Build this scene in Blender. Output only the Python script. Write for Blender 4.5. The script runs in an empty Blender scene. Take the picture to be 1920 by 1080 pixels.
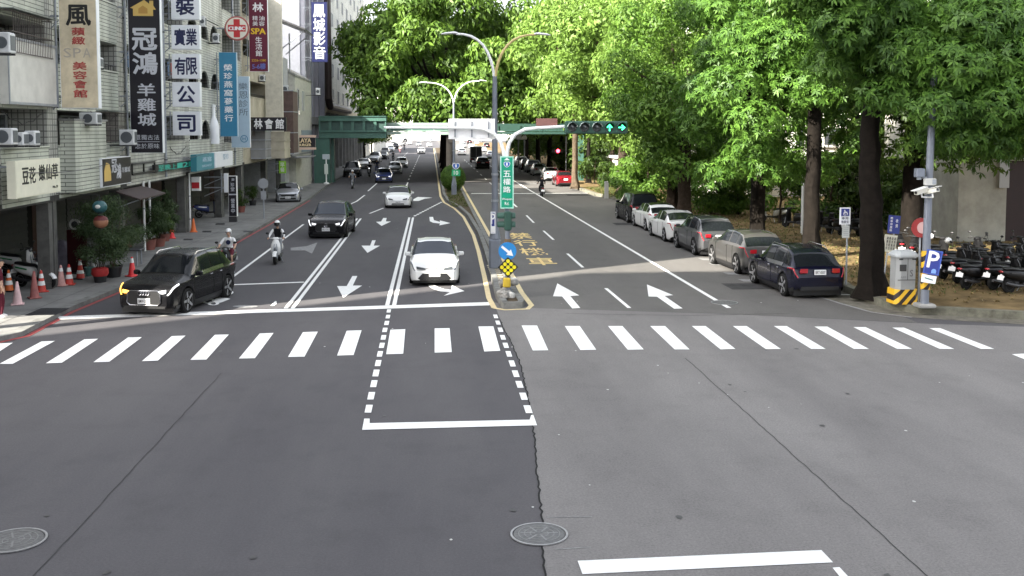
import bpy, bmesh, math, random
import numpy as np
from mathutils import Vector, Matrix
R = math.radians
random.seed(7); rng = np.random.default_rng(11)
scene = bpy.context.scene
C = scene.collection
# ---------------------------------------------------------------- camera
F = 1930.0; CAMH = 5.45; CY = 378.0
PITCH = math.atan((CY-243.0)/F)
YAW = math.atan((960-808)/F*math.cos(PITCH))
vf = Vector((math.sin(YAW)*math.cos(PITCH), math.cos(YAW)*math.cos(PITCH), -math.sin(PITCH)))
vr = Vector((math.cos(YAW), -math.sin(YAW), 0)); vu = vr.cross(vf)
cd = bpy.data.cameras.new('camera'); cam = bpy.data.objects.new('camera', cd); C.objects.link(cam)
cam.matrix_world = Matrix(((vr.x, vu.x, -vf.x, 0), (vr.y, vu.y, -vf.y, 0), (vr.z, vu.z, -vf.z, CAMH), (0, 0, 0, 1)))
cd.sensor_width = 36; cd.lens = 36*F/1920; cd.shift_y = -(540-CY)/1920
cd.clip_start = 0.1; cd.clip_end = 5000
scene.camera = cam
# ---------------------------------------------------------------- light
SUN_EL, SUN_SLOPE = 30.0, 0.65            # light travels along (+1, +0.65) over the ground
w = bpy.data.worlds.new('World'); scene.world = w; w.use_nodes = True
nt = w.node_tree; nt.nodes.clear()
sky = nt.nodes.new('ShaderNodeTexSky'); sky.sky_type = 'NISHITA'; sky.sun_disc = False
sky.sun_elevation = R(SUN_EL); sky.sun_rotation = math.atan2(-1, -SUN_SLOPE); sky.dust_density = 3.0
hs = nt.nodes.new('ShaderNodeHueSaturation'); hs.inputs['Saturation'].default_value = 0.26
bg = nt.nodes.new('ShaderNodeBackground'); bg.inputs[1].default_value = 0.15
wo = nt.nodes.new('ShaderNodeOutputWorld')
nt.links.new(sky.outputs[0], hs.inputs['Color']); nt.links.new(hs.outputs[0], bg.inputs[0]); nt.links.new(bg.outputs[0], wo.inputs[0])
sl = bpy.data.lights.new('sun', 'SUN'); sl.energy = 5.0; sl.angle = R(0.53); sl.color = (1, .94, .82)
so = bpy.data.objects.new('sun', sl); C.objects.link(so); so.location = (-60, -40, 60)
hd = Vector((1, SUN_SLOPE, 0)).normalized()*math.cos(R(SUN_EL)); hd.z = -math.sin(R(SUN_EL))
so.rotation_euler = hd.to_track_quat('-Z', 'Y').to_euler()
vs = scene.view_settings; vs.view_transform = 'Standard'; vs.look = 'None'; vs.gamma = 1; vs.exposure = 2.15
scene.cycles.max_bounces = 6; scene.cycles.transparent_max_bounces = 6
scene.cycles.use_adaptive_sampling = True; scene.cycles.use_denoising = True
# ---------------------------------------------------------------- pixel -> place
def ray(px, py): return vf + vr*((px-960)/F) - vu*((py-CY)/F)
O0 = Vector((0, 0, CAMH))
def G(px, py, z=0.0):
    d = ray(px, py); return O0 + d*((z-CAMH)/d.z)
def PX(px, py, X):
    d = ray(px, py); return O0 + d*(X/d.x)
def PY(px, py, Y):
    d = ray(px, py); return O0 + d*(Y/d.y)
# ---------------------------------------------------------------- materials
MATS = {}
def mat(name, col, rough=.6, metal=0., coat=0., var=0., scale=3., bump=0., bscale=40., emit=0., spec=.5, dirt=0.):
    if name in MATS: return MATS[name]
    m = bpy.data.materials.new(name); m.use_nodes = True; n = m.node_tree; b = n.nodes['Principled BSDF']
    b.inputs['Base Color'].default_value = (*col, 1); b.inputs['Roughness'].default_value = rough
    b.inputs['Metallic'].default_value = metal; b.inputs['Coat Weight'].default_value = coat
    b.inputs['Coat Roughness'].default_value = .04; b.inputs['Specular IOR Level'].default_value = spec if rough < .8 else min(spec, .12)
    if emit:
        b.inputs['Emission Color'].default_value = (*col, 1); b.inputs['Emission Strength'].default_value = emit
    if var or bump or dirt:
        tc = n.nodes.new('ShaderNodeTexCoord')
    if var or dirt:
        no = n.nodes.new('ShaderNodeTexNoise'); no.inputs['Scale'].default_value = scale; no.inputs['Detail'].default_value = 6
        no.inputs['Roughness'].default_value = .65
        n.links.new(tc.outputs['Object'], no.inputs['Vector'])
        rp = n.nodes.new('ShaderNodeValToRGB')
        a = max(var, dirt)
        rp.color_ramp.elements[0].position = .3; rp.color_ramp.elements[1].position = .7
        rp.color_ramp.elements[0].color = (*[c*(1-a) for c in col], 1)
        rp.color_ramp.elements[1].color = (*[min(1, c*(1+var)) for c in col], 1)
        n.links.new(no.outputs['Fac'], rp.inputs[0]); n.links.new(rp.outputs[0], b.inputs['Base Color'])
    if bump:
        n2 = n.nodes.new('ShaderNodeTexNoise'); n2.inputs['Scale'].default_value = bscale; n2.inputs['Detail'].default_value = 4
        bp = n.nodes.new('ShaderNodeBump'); bp.inputs['Strength'].default_value = bump; bp.inputs['Distance'].default_value = .02
        n.links.new(tc.outputs['Object'], n2.inputs['Vector']); n.links.new(n2.outputs['Fac'], bp.inputs['Height']); n.links.new(bp.outputs[0], b.inputs['Normal'])
    MATS[name] = m; return m
def paint(name, col, coat=1.): return mat(name, col, rough=.32, coat=coat, var=.04, scale=1.5)
def asphalt(name, c1, c2, speck=.35):
    m = bpy.data.materials.new(name); m.use_nodes = True; n = m.node_tree; b = n.nodes['Principled BSDF']; L = n.links.new
    tc = n.nodes.new('ShaderNodeTexCoord')
    big = n.nodes.new('ShaderNodeTexNoise'); big.inputs['Scale'].default_value = .22; big.inputs['Detail'].default_value = 8; big.inputs['Roughness'].default_value = .62
    mp = n.nodes.new('ShaderNodeMapping'); mp.inputs['Scale'].default_value = (1.6, .35, 1)   # wear runs along the lanes
    L(tc.outputs['Object'], mp.inputs[0]); L(mp.outputs[0], big.inputs['Vector'])
    mix = n.nodes.new('ShaderNodeMix'); mix.data_type = 'RGBA'; mix.inputs[6].default_value = (*c1, 1); mix.inputs[7].default_value = (*c2, 1)
    rp = n.nodes.new('ShaderNodeMapRange'); rp.inputs[1].default_value = .35; rp.inputs[2].default_value = .65
    L(big.outputs['Fac'], rp.inputs[0]); L(rp.outputs[0], mix.inputs[0])
    sp = n.nodes.new('ShaderNodeTexNoise'); sp.inputs['Scale'].default_value = 28; sp.inputs['Detail'].default_value = 5; sp.inputs['Roughness'].default_value = .8
    L(tc.outputs['Object'], sp.inputs['Vector'])
    r2 = n.nodes.new('ShaderNodeMapRange'); r2.inputs[1].default_value = .3; r2.inputs[2].default_value = .7; r2.inputs[3].default_value = 1-speck; r2.inputs[4].default_value = 1+speck
    L(sp.outputs['Fac'], r2.inputs[0])
    st = n.nodes.new('ShaderNodeTexNoise'); st.inputs['Scale'].default_value = .9; st.inputs['Detail'].default_value = 9; st.inputs['Roughness'].default_value = .7
    L(tc.outputs['Object'], st.inputs['Vector'])
    r3 = n.nodes.new('ShaderNodeMapRange'); r3.inputs[1].default_value = .50; r3.inputs[2].default_value = .78; r3.inputs[3].default_value = 1.03; r3.inputs[4].default_value = .84
    L(st.outputs['Fac'], r3.inputs[0])
    mu = n.nodes.new('ShaderNodeMath'); mu.operation = 'MULTIPLY'; L(r2.outputs[0], mu.inputs[0]); L(r3.outputs[0], mu.inputs[1])
    mm = n.nodes.new('ShaderNodeVectorMath'); mm.operation = 'SCALE'; L(mix.outputs[2], mm.inputs[0]); L(mu.outputs[0], mm.inputs['Scale'])
    L(mm.outputs[0], b.inputs['Base Color']); b.inputs['Roughness'].default_value = .85; b.inputs['Specular IOR Level'].default_value = .3
    bp = n.nodes.new('ShaderNodeBump'); bp.inputs['Strength'].default_value = .35; bp.inputs['Distance'].default_value = .01
    n2 = n.nodes.new('ShaderNodeTexNoise'); n2.inputs['Scale'].default_value = 90; L(tc.outputs['Object'], n2.inputs['Vector'])
    L(n2.outputs['Fac'], bp.inputs['Height']); L(bp.outputs[0], b.inputs['Normal'])
    MATS[name] = m; return m
def tiles(name, col, mortar, bw=.24, bh=.1, ms=.012, var=.12, off=.5, dirt=.35):
    m = bpy.data.materials.new(name); m.use_nodes = True; n = m.node_tree; b = n.nodes['Principled BSDF']; L = n.links.new
    ge = n.nodes.new('ShaderNodeNewGeometry'); se = n.nodes.new('ShaderNodeSeparateXYZ'); L(ge.outputs['Position'], se.inputs[0])
    ad = n.nodes.new('ShaderNodeMath'); ad.operation = 'ADD'; L(se.outputs[0], ad.inputs[0]); L(se.outputs[1], ad.inputs[1])
    co = n.nodes.new('ShaderNodeCombineXYZ'); L(ad.outputs[0], co.inputs[0]); L(se.outputs[2], co.inputs[1])
    br = n.nodes.new('ShaderNodeTexBrick'); br.offset = off; br.inputs['Scale'].default_value = 1
    br.inputs['Brick Width'].default_value = bw; br.inputs['Row Height'].default_value = bh; br.inputs['Mortar Size'].default_value = ms
    br.inputs['Color1'].default_value = (*[c*(1-var) for c in col], 1); br.inputs['Color2'].default_value = (*[c*(1+var) for c in col], 1); br.inputs['Mortar'].default_value = (*mortar, 1)
    L(co.outputs[0], br.inputs['Vector'])
    no = n.nodes.new('ShaderNodeTexNoise'); no.inputs['Scale'].default_value = .8; no.inputs['Detail'].default_value = 8
    mp = n.nodes.new('ShaderNodeMapping'); mp.inputs['Scale'].default_value = (1.5, 1.5, .35); L(ge.outputs['Position'], mp.inputs[0]); L(mp.outputs[0], no.inputs['Vector'])
    r = n.nodes.new('ShaderNodeMapRange'); r.inputs[1].default_value = .35; r.inputs[2].default_value = .7; r.inputs[3].default_value = 1.05; r.inputs[4].default_value = 1-dirt; L(no.outputs['Fac'], r.inputs[0])
    mm = n.nodes.new('ShaderNodeVectorMath'); mm.operation = 'SCALE'; L(br.outputs['Color'], mm.inputs[0]); L(r.outputs[0], mm.inputs['Scale'])
    L(mm.outputs[0], b.inputs['Base Color']); b.inputs['Roughness'].default_value = .55
    MATS[name] = m; return m
def leafmat(name, c1, c2, trans=.45):
    m = bpy.data.materials.new(name); m.use_nodes = True; n = m.node_tree; n.nodes.clear(); L = n.links.new
    out = n.nodes.new('ShaderNodeOutputMaterial'); ge = n.nodes.new('ShaderNodeNewGeometry'); tc = n.nodes.new('ShaderNodeTexCoord')
    no = n.nodes.new('ShaderNodeTexNoise'); no.inputs['Scale'].default_value = .6; no.inputs['Detail'].default_value = 3; L(tc.outputs['Object'], no.inputs['Vector'])
    ad = n.nodes.new('ShaderNodeMath'); ad.operation = 'MULTIPLY_ADD'; ad.inputs[1].default_value = .55; L(ge.outputs['Random Per Island'], ad.inputs[0]); L(no.outputs['Fac'], ad.inputs[2])
    r = n.nodes.new('ShaderNodeMapRange'); r.inputs[1].default_value = .35; r.inputs[2].default_value = 1.15; L(ad.outputs[0], r.inputs[0])
    mix = n.nodes.new('ShaderNodeMix'); mix.data_type = 'RGBA'; mix.inputs[6].default_value = (*c1, 1); mix.inputs[7].default_value = (*c2, 1); L(r.outputs[0], mix.inputs[0])
    d = n.nodes.new('ShaderNodeBsdfPrincipled'); d.inputs['Roughness'].default_value = .5; d.inputs['Specular IOR Level'].default_value = .25; L(mix.outputs[2], d.inputs['Base Color'])
    t = n.nodes.new('ShaderNodeBsdfTranslucent'); hs2 = n.nodes.new('ShaderNodeHueSaturation'); hs2.inputs['Value'].default_value = 1.5; hs2.inputs['Hue'].default_value = .5; L(mix.outputs[2], hs2.inputs['Color']); L(hs2.outputs[0], t.inputs[0])
    ms = n.nodes.new('ShaderNodeMixShader'); ms.inputs[0].default_value = trans; L(d.outputs[0], ms.inputs[1]); L(t.outputs[0], ms.inputs[2]); L(ms.outputs[0], out.inputs[0])
    MATS[name] = m; return m
# ---------------------------------------------------------------- mesh builder
class MB:
    def __init__(s): s.v = []; s.f = []; s.mi = []; s.cur = 0
    def add(s, vs, fs):
        o = len(s.v); s.v += [tuple(v) for v in vs]; s.f += [tuple(i+o for i in f) for f in fs]; s.mi += [s.cur]*len(fs); return s
    def box(s, c, d, rz=0., rx=0., ry=0.):
        x, y, z = d[0]/2, d[1]/2, d[2]/2
        P = [Vector(p) for p in ((-x,-y,-z),(x,-y,-z),(x,y,-z),(-x,y,-z),(-x,-y,z),(x,-y,z),(x,y,z),(-x,y,z))]
        if rz or rx or ry:
            M = Matrix.Rotation(rz, 3, 'Z') @ Matrix.Rotation(ry, 3, 'Y') @ Matrix.Rotation(rx, 3, 'X'); P = [M @ p for p in P]
        c = Vector(c)
        return s.add([p+c for p in P], [(0,3,2,1),(4,5,6,7),(0,1,5,4),(1,2,6,5),(2,3,7,6),(3,0,4,7)])
    def bb(s, x0, x1, y0, y1, z0, z1): return s.box(((x0+x1)/2, (y0+y1)/2, (z0+z1)/2), (abs(x1-x0), abs(y1-y0), abs(z1-z0)))
    def rbox(s, c, d, b=.02):
        x, y, z = d[0]/2, d[1]/2, d[2]/2; b = min(b, x*.9, y*.9, z*.9); cx, cy, cz = c
        prof = [(-x+b,-y),(x-b,-y),(x,-y+b),(x,y-b),(x-b,y),(-x+b,y),(-x,y-b),(-x,-y+b)]
        rings = []
        for zz, sx in ((-z, b), (-z+b, 0), (z-b, 0), (z, b)):
            kx, ky = (x-sx)/x, (y-sx)/y
            rings.append([(cx+p[0]*kx, cy+p[1]*ky, cz+zz) for p in prof])
        return s.rings(rings, True, True)
    def rings(s, rings, cap0=True, cap1=True, closed=True):
        n = len(rings[0]); o = len(s.v); k = 0
        for r in rings: s.v += [tuple(p) for p in r]
        for i in range(len(rings)-1):
            for j in range(n if closed else n-1):
                a = o+i*n+j; b = o+i*n+(j+1) % n
                s.f.append((a, b, b+n, a+n)); k += 1
        if cap0: s.f.append(tuple(o+j for j in reversed(range(n)))); k += 1
        if cap1: s.f.append(tuple(o+(len(rings)-1)*n+j for j in range(n))); k += 1
        s.mi += [s.cur]*k; return s
    def cyl(s, p0, p1, r0, r1=None, n=12, cap=True):
        r1 = r0 if r1 is None else r1; p0 = Vector(p0); p1 = Vector(p1); d = (p1-p0).normalized()
        a = d.cross(Vector((0,0,1)) if abs(d.z) < .9 else Vector((1,0,0))).normalized(); b = d.cross(a)
        rr = [[p+(a*math.cos(2*math.pi*i/n)+b*math.sin(2*math.pi*i/n))*r for i in range(n)] for p, r in ((p0, r0), (p1, r1))]
        return s.rings(rr, cap, cap)
    def tube(s, pts, r, n=8, cap=True):
        pts = [Vector(p) for p in pts]; rr = []
        rs = r if isinstance(r, (list, tuple)) else [r]*len(pts); ref = None
        for i, p in enumerate(pts):
            d = (pts[min(i+1, len(pts)-1)]-pts[max(i-1, 0)]).normalized()
            if ref is None: ref = d.cross(Vector((0,0,1)) if abs(d.z) < .9 else Vector((1,0,0))).normalized()
            a = (ref-d*ref.dot(d)).normalized(); b = d.cross(a); ref = a
            rr.append([p+(a*math.cos(2*math.pi*k/n)+b*math.sin(2*math.pi*k/n))*rs[i] for k in range(n)])
        return s.rings(rr, cap, cap)
    def lathe(s, prof, c=(0,0,0), axis='z', n=20):
        rr = []
        for r, h in prof:
            ring = []
            for k in range(n):
                a = 2*math.pi*k/n; x, y = r*math.cos(a), r*math.sin(a)
                p = {'z': (x, y, h), 'y': (x, h, -y), 'x': (h, x, y)}[axis]
                ring.append((p[0]+c[0], p[1]+c[1], p[2]+c[2]))
            rr.append(ring)
        return s.rings(rr, True, True)
    def ell(s, c, r, n=14, m=8):
        prof = [(max(.001, math.sin(math.pi*i/m)), -math.cos(math.pi*i/m)) for i in range(m+1)]
        rr = [[(c[0]+r[0]*p*math.cos(2*math.pi*k/n), c[1]+r[1]*p*math.sin(2*math.pi*k/n), c[2]+r[2]*h) for k in range(n)] for p, h in prof]
        return s.rings(rr, True, True)
    def prism(s, poly, ext):
        """poly: 3D points (planar), ext: extrusion vector"""
        e = Vector(ext); a = [Vector(p) for p in poly]; n = len(a); o = len(s.v)
        s.v += [tuple(p) for p in a]+[tuple(p+e) for p in a]
        s.f.append(tuple(o+i for i in reversed(range(n)))); s.f.append(tuple(o+n+i for i in range(n)))
        for i in range(n): s.f.append((o+i, o+(i+1) % n, o+n+(i+1) % n, o+n+i))
        s.mi += [s.cur]*(n+2); return s
    def sheet(s, poly, z): return s.add([(p[0], p[1], z) for p in poly], [tuple(range(len(poly)))])
    def build(s, name, m, parent=None, loc=None, smooth=False, world=True, fix=True):
        """verts are world positions when loc/parent given (world=True): moved into the object's own frame"""
        v = np.array(s.v, dtype=np.float64)
        base = Vector((0, 0, 0))
        if loc is not None: base = Vector(loc)
        elif parent is not None and world: base = Vector(parent.get('_w', (0, 0, 0)))
        v = v-np.array(base)
        me = bpy.data.meshes.new(name); me.from_pydata([tuple(p) for p in v], [], s.f)
        ms = m if isinstance(m, (list, tuple)) else [m]
        for x in ms: me.materials.append(x)
        if len(ms) > 1: me.polygons.foreach_set('material_index', s.mi)
        if fix:
            b = bmesh.new(); b.from_mesh(me); bmesh.ops.recalc_face_normals(b, faces=b.faces); b.to_mesh(me); b.free()
        if smooth:
            me.shade_smooth()
            try: me.set_sharp_from_angle(angle=R(38))
            except Exception: pass
        o = bpy.data.objects.new(name, me); C.objects.link(o)
        if parent is not None:
            o.parent = parent
            o['_w'] = parent.get('_w', (0, 0, 0))
        elif loc is not None: o.location = base
        if loc is not None and parent is None: o['_w'] = tuple(base)
        return o
def tag(o, label=None, cat=None, group=None, kind=None):
    if label: o['label'] = label
    if cat: o['category'] = cat
    if group: o['group'] = group
    if kind: o['kind'] = kind
    return o
def thing(name, label, cat, loc, rz=0., group=None):
    o = bpy.data.objects.new(name, None); C.objects.link(o); o.empty_display_size = .2
    o.location = loc; o.rotation_euler = (0, 0, rz); o['_w'] = tuple(loc)
    return tag(o, label, cat, group)
def struct(name, mb, m, smooth=False): return tag(mb.build(name, m, smooth=smooth), kind='structure')
def copy_tree(o, parent=None):
    c = o.copy(); C.objects.link(c)
    if parent is not None: c.parent = parent; c.matrix_parent_inverse = o.matrix_parent_inverse
    for ch in list(o.children): copy_tree(ch, c)
    return c
def dup(root, loc, rz, label, group=None, sc=None):
    c = copy_tree(root); c.location = loc; c.rotation_euler = (0, 0, rz); c['label'] = label
    if group: c['group'] = group
    if sc: c.scale = (sc, sc, sc) if not isinstance(sc, tuple) else sc
    return c
# ---------------------------------------------------------------- writing
GL = {}
def glyph(s, bold=.012):
    k = (s, bold)
    if k in GL: return GL[k]
    cu = bpy.data.curves.new('t', 'FONT'); cu.body = s; cu.size = 1; cu.offset = bold; cu.extrude = .02; cu.resolution_u = 2
    ob = bpy.data.objects.new('t', cu); C.objects.link(ob)
    dg = bpy.context.evaluated_depsgraph_get(); me = bpy.data.meshes.new_from_object(ob.evaluated_get(dg))
    v = np.array([x.co[:] for x in me.vertices]) if len(me.vertices) else np.zeros((0, 3)); f = [tuple(p.vertices) for p in me.polygons]
    bpy.data.objects.remove(ob); bpy.data.curves.remove(cu); bpy.data.meshes.remove(me)
    if len(v):
        mn = v.min(0); mx = v.max(0); v = (v-mn)/np.maximum(mx-mn, 1e-6)
    GL[k] = (v, f); return GL[k]
class Plane:
    """a flat face: O bottom left, U along its width, V up, N out of it"""
    def __init__(s, O, U, V, N): s.O = Vector(O); s.U = Vector(U); s.V = Vector(V); s.N = Vector(N).normalized()
    def p(s, u, v, n=0.): return s.O+s.U*u+s.V*v+s.N*n
def text(mb, pl, s, u0, v0, u1, v1, bold=.012, n0=.002, dep=.008):
    v, f = glyph(s, min(bold, .004))
    sh = [(0, 0)] if bold < .008 else [(0, 0), (1, 0), (-1, 0), (0, 1), (0, -1)]
    for i, (sx, sy) in enumerate(sh):      # heavier strokes: the same sign struck again a hair aside
        dx, dy = sx*bold*.75*(u1-u0), sy*bold*.75*(v1-v0)
        if len(v): mb.add([pl.p(u0+dx+(u1-u0)*a, v0+dy+(v1-v0)*b, n0+dep*c-i*.0009) for a, b, c in v], f)
def column(mb, pl, s, u0, v0, u1, v1, gap=.12, bold=.012):
    n = len(s); h = (v1-v0)/n
    for i, c in enumerate(s):
        if c != ' ': text(mb, pl, c, u0, v1-h*(i+1)+h*gap/2, u1, v1-h*i-h*gap/2, bold)
def row(mb, pl, s, u0, v0, u1, v1, gap=.12, bold=.012):
    n = len(s); h = (u1-u0)/n
    for i, c in enumerate(s):
        if c != ' ': text(mb, pl, c, u0+h*i+h*gap/2, v0, u0+h*(i+1)-h*gap/2, v1, bold)
def flat(mb, pl, pts, n0=.003, dep=.006): mb.prism([pl.p(u, v, n0) for u, v in pts], pl.N*dep)
def circ(mb, pl, cu, cv, ru, rv, n=24, n0=.003, dep=.006): flat(mb, pl, [(cu+ru*math.cos(2*math.pi*k/n), cv+rv*math.sin(2*math.pi*k/n)) for k in range(n)], n0, dep)
# common materials
WHITE = mat('white_paint', (.8, .8, .78), .5, var=.06, scale=2)
BLACK = mat('black_plastic', (.012, .012, .013), .45)
DARK = mat('dark_grey_plastic', (.035, .035, .038), .5)
STEEL = mat('galvanised_steel', (.32, .34, .37), .45, .35, var=.15, scale=4)
CHROME = mat('chrome', (.5, .5, .52), .18, 1.)
GLASS = mat('dark_window_glass', (.012, .014, .016), .05, spec=.8)
RUBBER = mat('rubber', (.014, .014, .014), .8)
CONC = mat('concrete', (.3, .295, .28), .85, var=.2, scale=1.3, bump=.3)
# ================================================================ ground
AS_L = asphalt('asphalt_dark', (.066, .063, .069), (.090, .086, .090), .2)
AS_R = asphalt('asphalt_worn', (.142, .135, .132), (.190, .181, .175), .3)
AS_N = asphalt('asphalt_near', (.100, .095, .091), (.126, .120, .114), .3)
ROADM = mat('road_paint_white', (.82, .82, .80), .6, var=.05, dirt=.16, scale=9)
ROADY = mat('road_paint_yellow', (.80, .58, .22), .6, var=.1, dirt=.3, scale=9)
FADE = mat('road_paint_worn', (.22, .22, .22), .7, var=.4, scale=9)
PAVE = mat('pavement_concrete', (.215, .213, .205), .85, var=.18, dirt=.3, scale=.7, bump=.2)
KERB = mat('kerb_stone', (.2, .2, .19), .85, var=.2, dirt=.4, scale=3, bump=.3)
SOIL = mat('soil', (.085, .065, .043), .95, var=.45, scale=2.2, bump=.8, bscale=14)
DIRT = mat('park_ground', (.150, .106, .052), .95, var=.5, dirt=.5, scale=1.1, bump=.7, bscale=9)
REDP = mat('road_paint_red', (.28, .045, .045), .7, var=.3, scale=6)
g = MB().sheet([(-700, -60), (700, -60), (700, 2500), (-700, 2500)], 0); struct('road', g, AS_L)
# lighter, older asphalt right of the saw-cut seam
seam = [(1030, 1120), (1025, 1080), (1021, 1035), (1018, 985), (1014, 930), (1008, 880), (1004, 830), (1000, 795), (994, 765), (984, 710), (972, 670), (958, 640), (944, 612), (938, 598)]
seam = [G(*p) for p in seam]; js = []
for a, b in zip(seam[:-1], seam[1:]):
    k = max(2, int((b-a).length/.12))
    for i in range(k): js.append(a.lerp(b, i/k)+Vector((random.uniform(-.022, .022), 0, 0)))
rp = js+[Vector((1.95, 32.2, 0)), Vector((3.2, 31.0, 0)), Vector((9, 29.5, 0)), Vector((14, 27.6, 0)), Vector((22, 25.5, 0)), Vector((40, 22, 0)), Vector((40, 8, 0)), Vector((2.2, 8, 0))]
struct('road_patch', MB().sheet(rp, .004), AS_R)
struct('road_right_carriageway', MB().sheet([(3.02, 31.04), (9, 29.54), (13.7, 27.8), (13.75, 33), (14.3, 36), (14.3, 700), (3.02, 700)], .004), AS_N)
def strip(mb, pts, wd, z):
    pts = [Vector((p[0], p[1], 0)) for p in pts]; Lf, Rt = [], []
    for i, p in enumerate(pts):
        d = (pts[min(i+1, len(pts)-1)]-pts[max(i-1, 0)]).normalized(); n = Vector((-d.y, d.x, 0))*wd/2
        Lf.append(p+n); Rt.append(p-n)
    for i in range(len(pts)-1): mb.add([(q.x, q.y, z) for q in (Rt[i], Rt[i+1], Lf[i+1], Lf[i])], [(0, 1, 2, 3)])
def wob(a, b, n, amp): return [a.lerp(b, i/n)+Vector((random.uniform(-amp, amp), 0, 0)) for i in range(n+1)]
TAR = mat('tar_seam', (.050, .049, .050), .85, var=.35, scale=2.5); JNT = mat('asphalt_joint_dark', (.022, .022, .022), .85)
mb = MB(); strip(mb, wob(G(415, 700), G(55, 1090), 40, .012), .018, .006); struct('tar_seam_line', mb, TAR)
mb = MB(); strip(mb, wob(G(1285, 672), G(1400, 775), 20, .012)+wob(G(1402, 777), G(1760, 1100), 40, .012), .018, .0085); struct('tar_seam_line', mb, TAR)
mb = MB(); strip(mb, [q+Vector((-.012, 0, 0)) for q in js], .026, .0095); struct('asphalt_joint', mb, JNT)  # dark line along the sawn joint
mb = MB(); strip(mb, [G(1060, 588), G(1150, 590), G(1290, 592), G(1480, 588)], .03, .0085); struct('tar_seam_line', mb, TAR)
mb = MB(); strip(mb, [G(1025, 971), G(1110, 970)], .02, .0085); strip(mb, [G(1040, 1031), G(1108, 1027)], .02, .0085); struct('cut_mark', mb, FADE)
ZM = .012
def pmark(mb, pts, z=ZM): mb.sheet([G(*p) for p in pts], z)
# crosswalk
XW = [((-8,645),(24,643.5),(-38,684),(-72,684)),((78,641),(103,640),(24,683),(-1,683)),((158,637),(184,636),(116,681),(86,682)),((240,633.5),(266,633),(205,679),(175,680)),
 ((322,631),(348,630),(296,677),(266,678)),((403,628.5),(429,628),(387,675),(357,675.5)),((487,626),(513,625),(478,672.5),(448,673)),((568,623.5),(596,622.5),(571,669.5),(540,670)),
 ((650,621),(678,620),(663,666.5),(632,667.5)),((732,619),(760,618),(756,664),(724,665)),((815,616.5),(843,616),(847,661),(815,662)),((897,613),(925,612.5),(938,658.5),(908,660)),
 ((978,611),(1007,611),(1028,657.5),(999,658)),((1059,612),(1087,612),(1118,656.5),(1088,657)),((1140,612),(1167,612),(1207,656),(1177,656.5)),((1219,612),(1247,612),(1293,656),(1265,656)),
 ((1297,612),(1323,612),(1379,655),(1351,656)),((1374,612),(1400,612),(1464,655),(1436,655.5)),((1451,612),(1475,612),(1548,655),(1521,655)),((1527,613),(1551,613),(1629,655),(1601,655)),
 ((1600,614),(1623,614),(1710,655),(1682,655)),((1673,615),(1695,615),(1789,655),(1762,655)),((1742,616),(1763,616),(1864,655),(1839,655))]
for q in XW: mb = MB(); pmark(mb, q); struct('crosswalk_stripe', mb, ROADM)
mb = MB(); pmark(mb, [(1897, 665), (1925, 663.5), (1960, 680), (1930, 678)]); struct('crosswalk_stripe', mb, ROADM)
mb = MB(); pmark(mb, [(107, 594), (918, 567), (918, 573), (112, 599.5)]); struct('stop_line', mb, ROADM)
mb = MB(); pmark(mb, [(683, 786), (693, 786), (693, 794.5), (993, 788), (996, 779), (1000, 779), (1007, 798.5), (679, 807)]); struct('waiting_box_line', mb, ROADM)
mb = MB(); pmark(mb, [(1083, 1053), (1540, 1033), (1562, 1056), (1092, 1078)]); pmark(mb, [(1561, 1066), (1574, 1065), (1602, 1095), (1584, 1095)]); struct('waiting_box_line', mb, ROADM)
for pts in ([(267,131,22,18),(262,163,23,20),(255,199,25,23),(245,238,26,24),(237,280,27,26),(228,325,28,29),(217,373,29,31),(207,425,31,34),(195,481,33,38),(183,541,34,39),(168,609,36,42),(154,682,37,44)],
            [(868,162,22,20),(881,197,23,22),(895,237,25,24),(909,280,26,26),(925,325,27,29),(942,373,28,31),(961,427,30,34),(981,485,32,37),(1002,545,34,38),(1025,612,36,40),(1050,685,38,44)]):
    for i, (x, y, ww, hh) in enumerate(pts):
        x0 = 640+x/3; y0 = 540+y/3; sx = (808-x0)/(y0-243)*hh/6
        mb = MB(); pmark(mb, [(x0-ww/6-sx*-1, y0-hh/6), (x0+ww/6+sx, y0-hh/6), (x0+ww/6-sx, y0+hh/6), (x0-ww/6-sx, y0+hh/6)]); struct('guide_dash', mb, ROADM)
def pline(name, pts, wd, m=ROADM, z=ZM): mb = MB(); strip(mb, [G(*p) for p in pts], wd, z); return struct(name, mb, m)
pline('lane_line', [(535.5, 579), (669.5, 410)], .12); pline('lane_line', [(548.5, 579), (676.5, 410)], .12)
pline('lane_line', [(726, 573), (767.5, 408)], .13); pline('lane_line', [(739, 573), (774.5, 408)], .13)
pline('lane_line', [(421, 531), (569, 421)], .12); pline('lane_line', [(646, 388), (669, 377.5), (684, 366)], .14); pline('lane_line', [(690, 358.5), (707, 343.5)], .14)
pline('lane_line', [(693, 400.6), (719, 390.3)], .14); pline('stop_line', [(420, 535), (570, 529.5)], .22)
p0, p1 = G(776, 406), G(829, 378.5)
for i in range(12): mb = MB(); strip(mb, [p0.lerp(p1, (i+.1)/12), p0.lerp(p1, (i+.75)/12)], .16, ZM); struct('guide_dash', mb, ROADM)
mb = MB(); strip(mb, [(-2.4, 93), (-2.4, 107)], .14, ZM); struct('lane_line', mb, ROADM)
for i in range(14): mb = MB(); strip(mb, [(-2.45, 112+i*8), (-2.45, 115+i*8)], .16, ZM); struct('lane_line', mb, ROADM)
for i in range(14): mb = MB(); strip(mb, [(-5.6, 118+i*10), (-5.6, 122+i*10)], .14, ZM); struct('lane_line', mb, ROADM)
mb = MB(); strip(mb, [G(1367, 578), G(1180, 467), G(970, 343), (8.9, 190)], .15, ZM); struct('lane_line', mb, ROADM)
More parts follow.
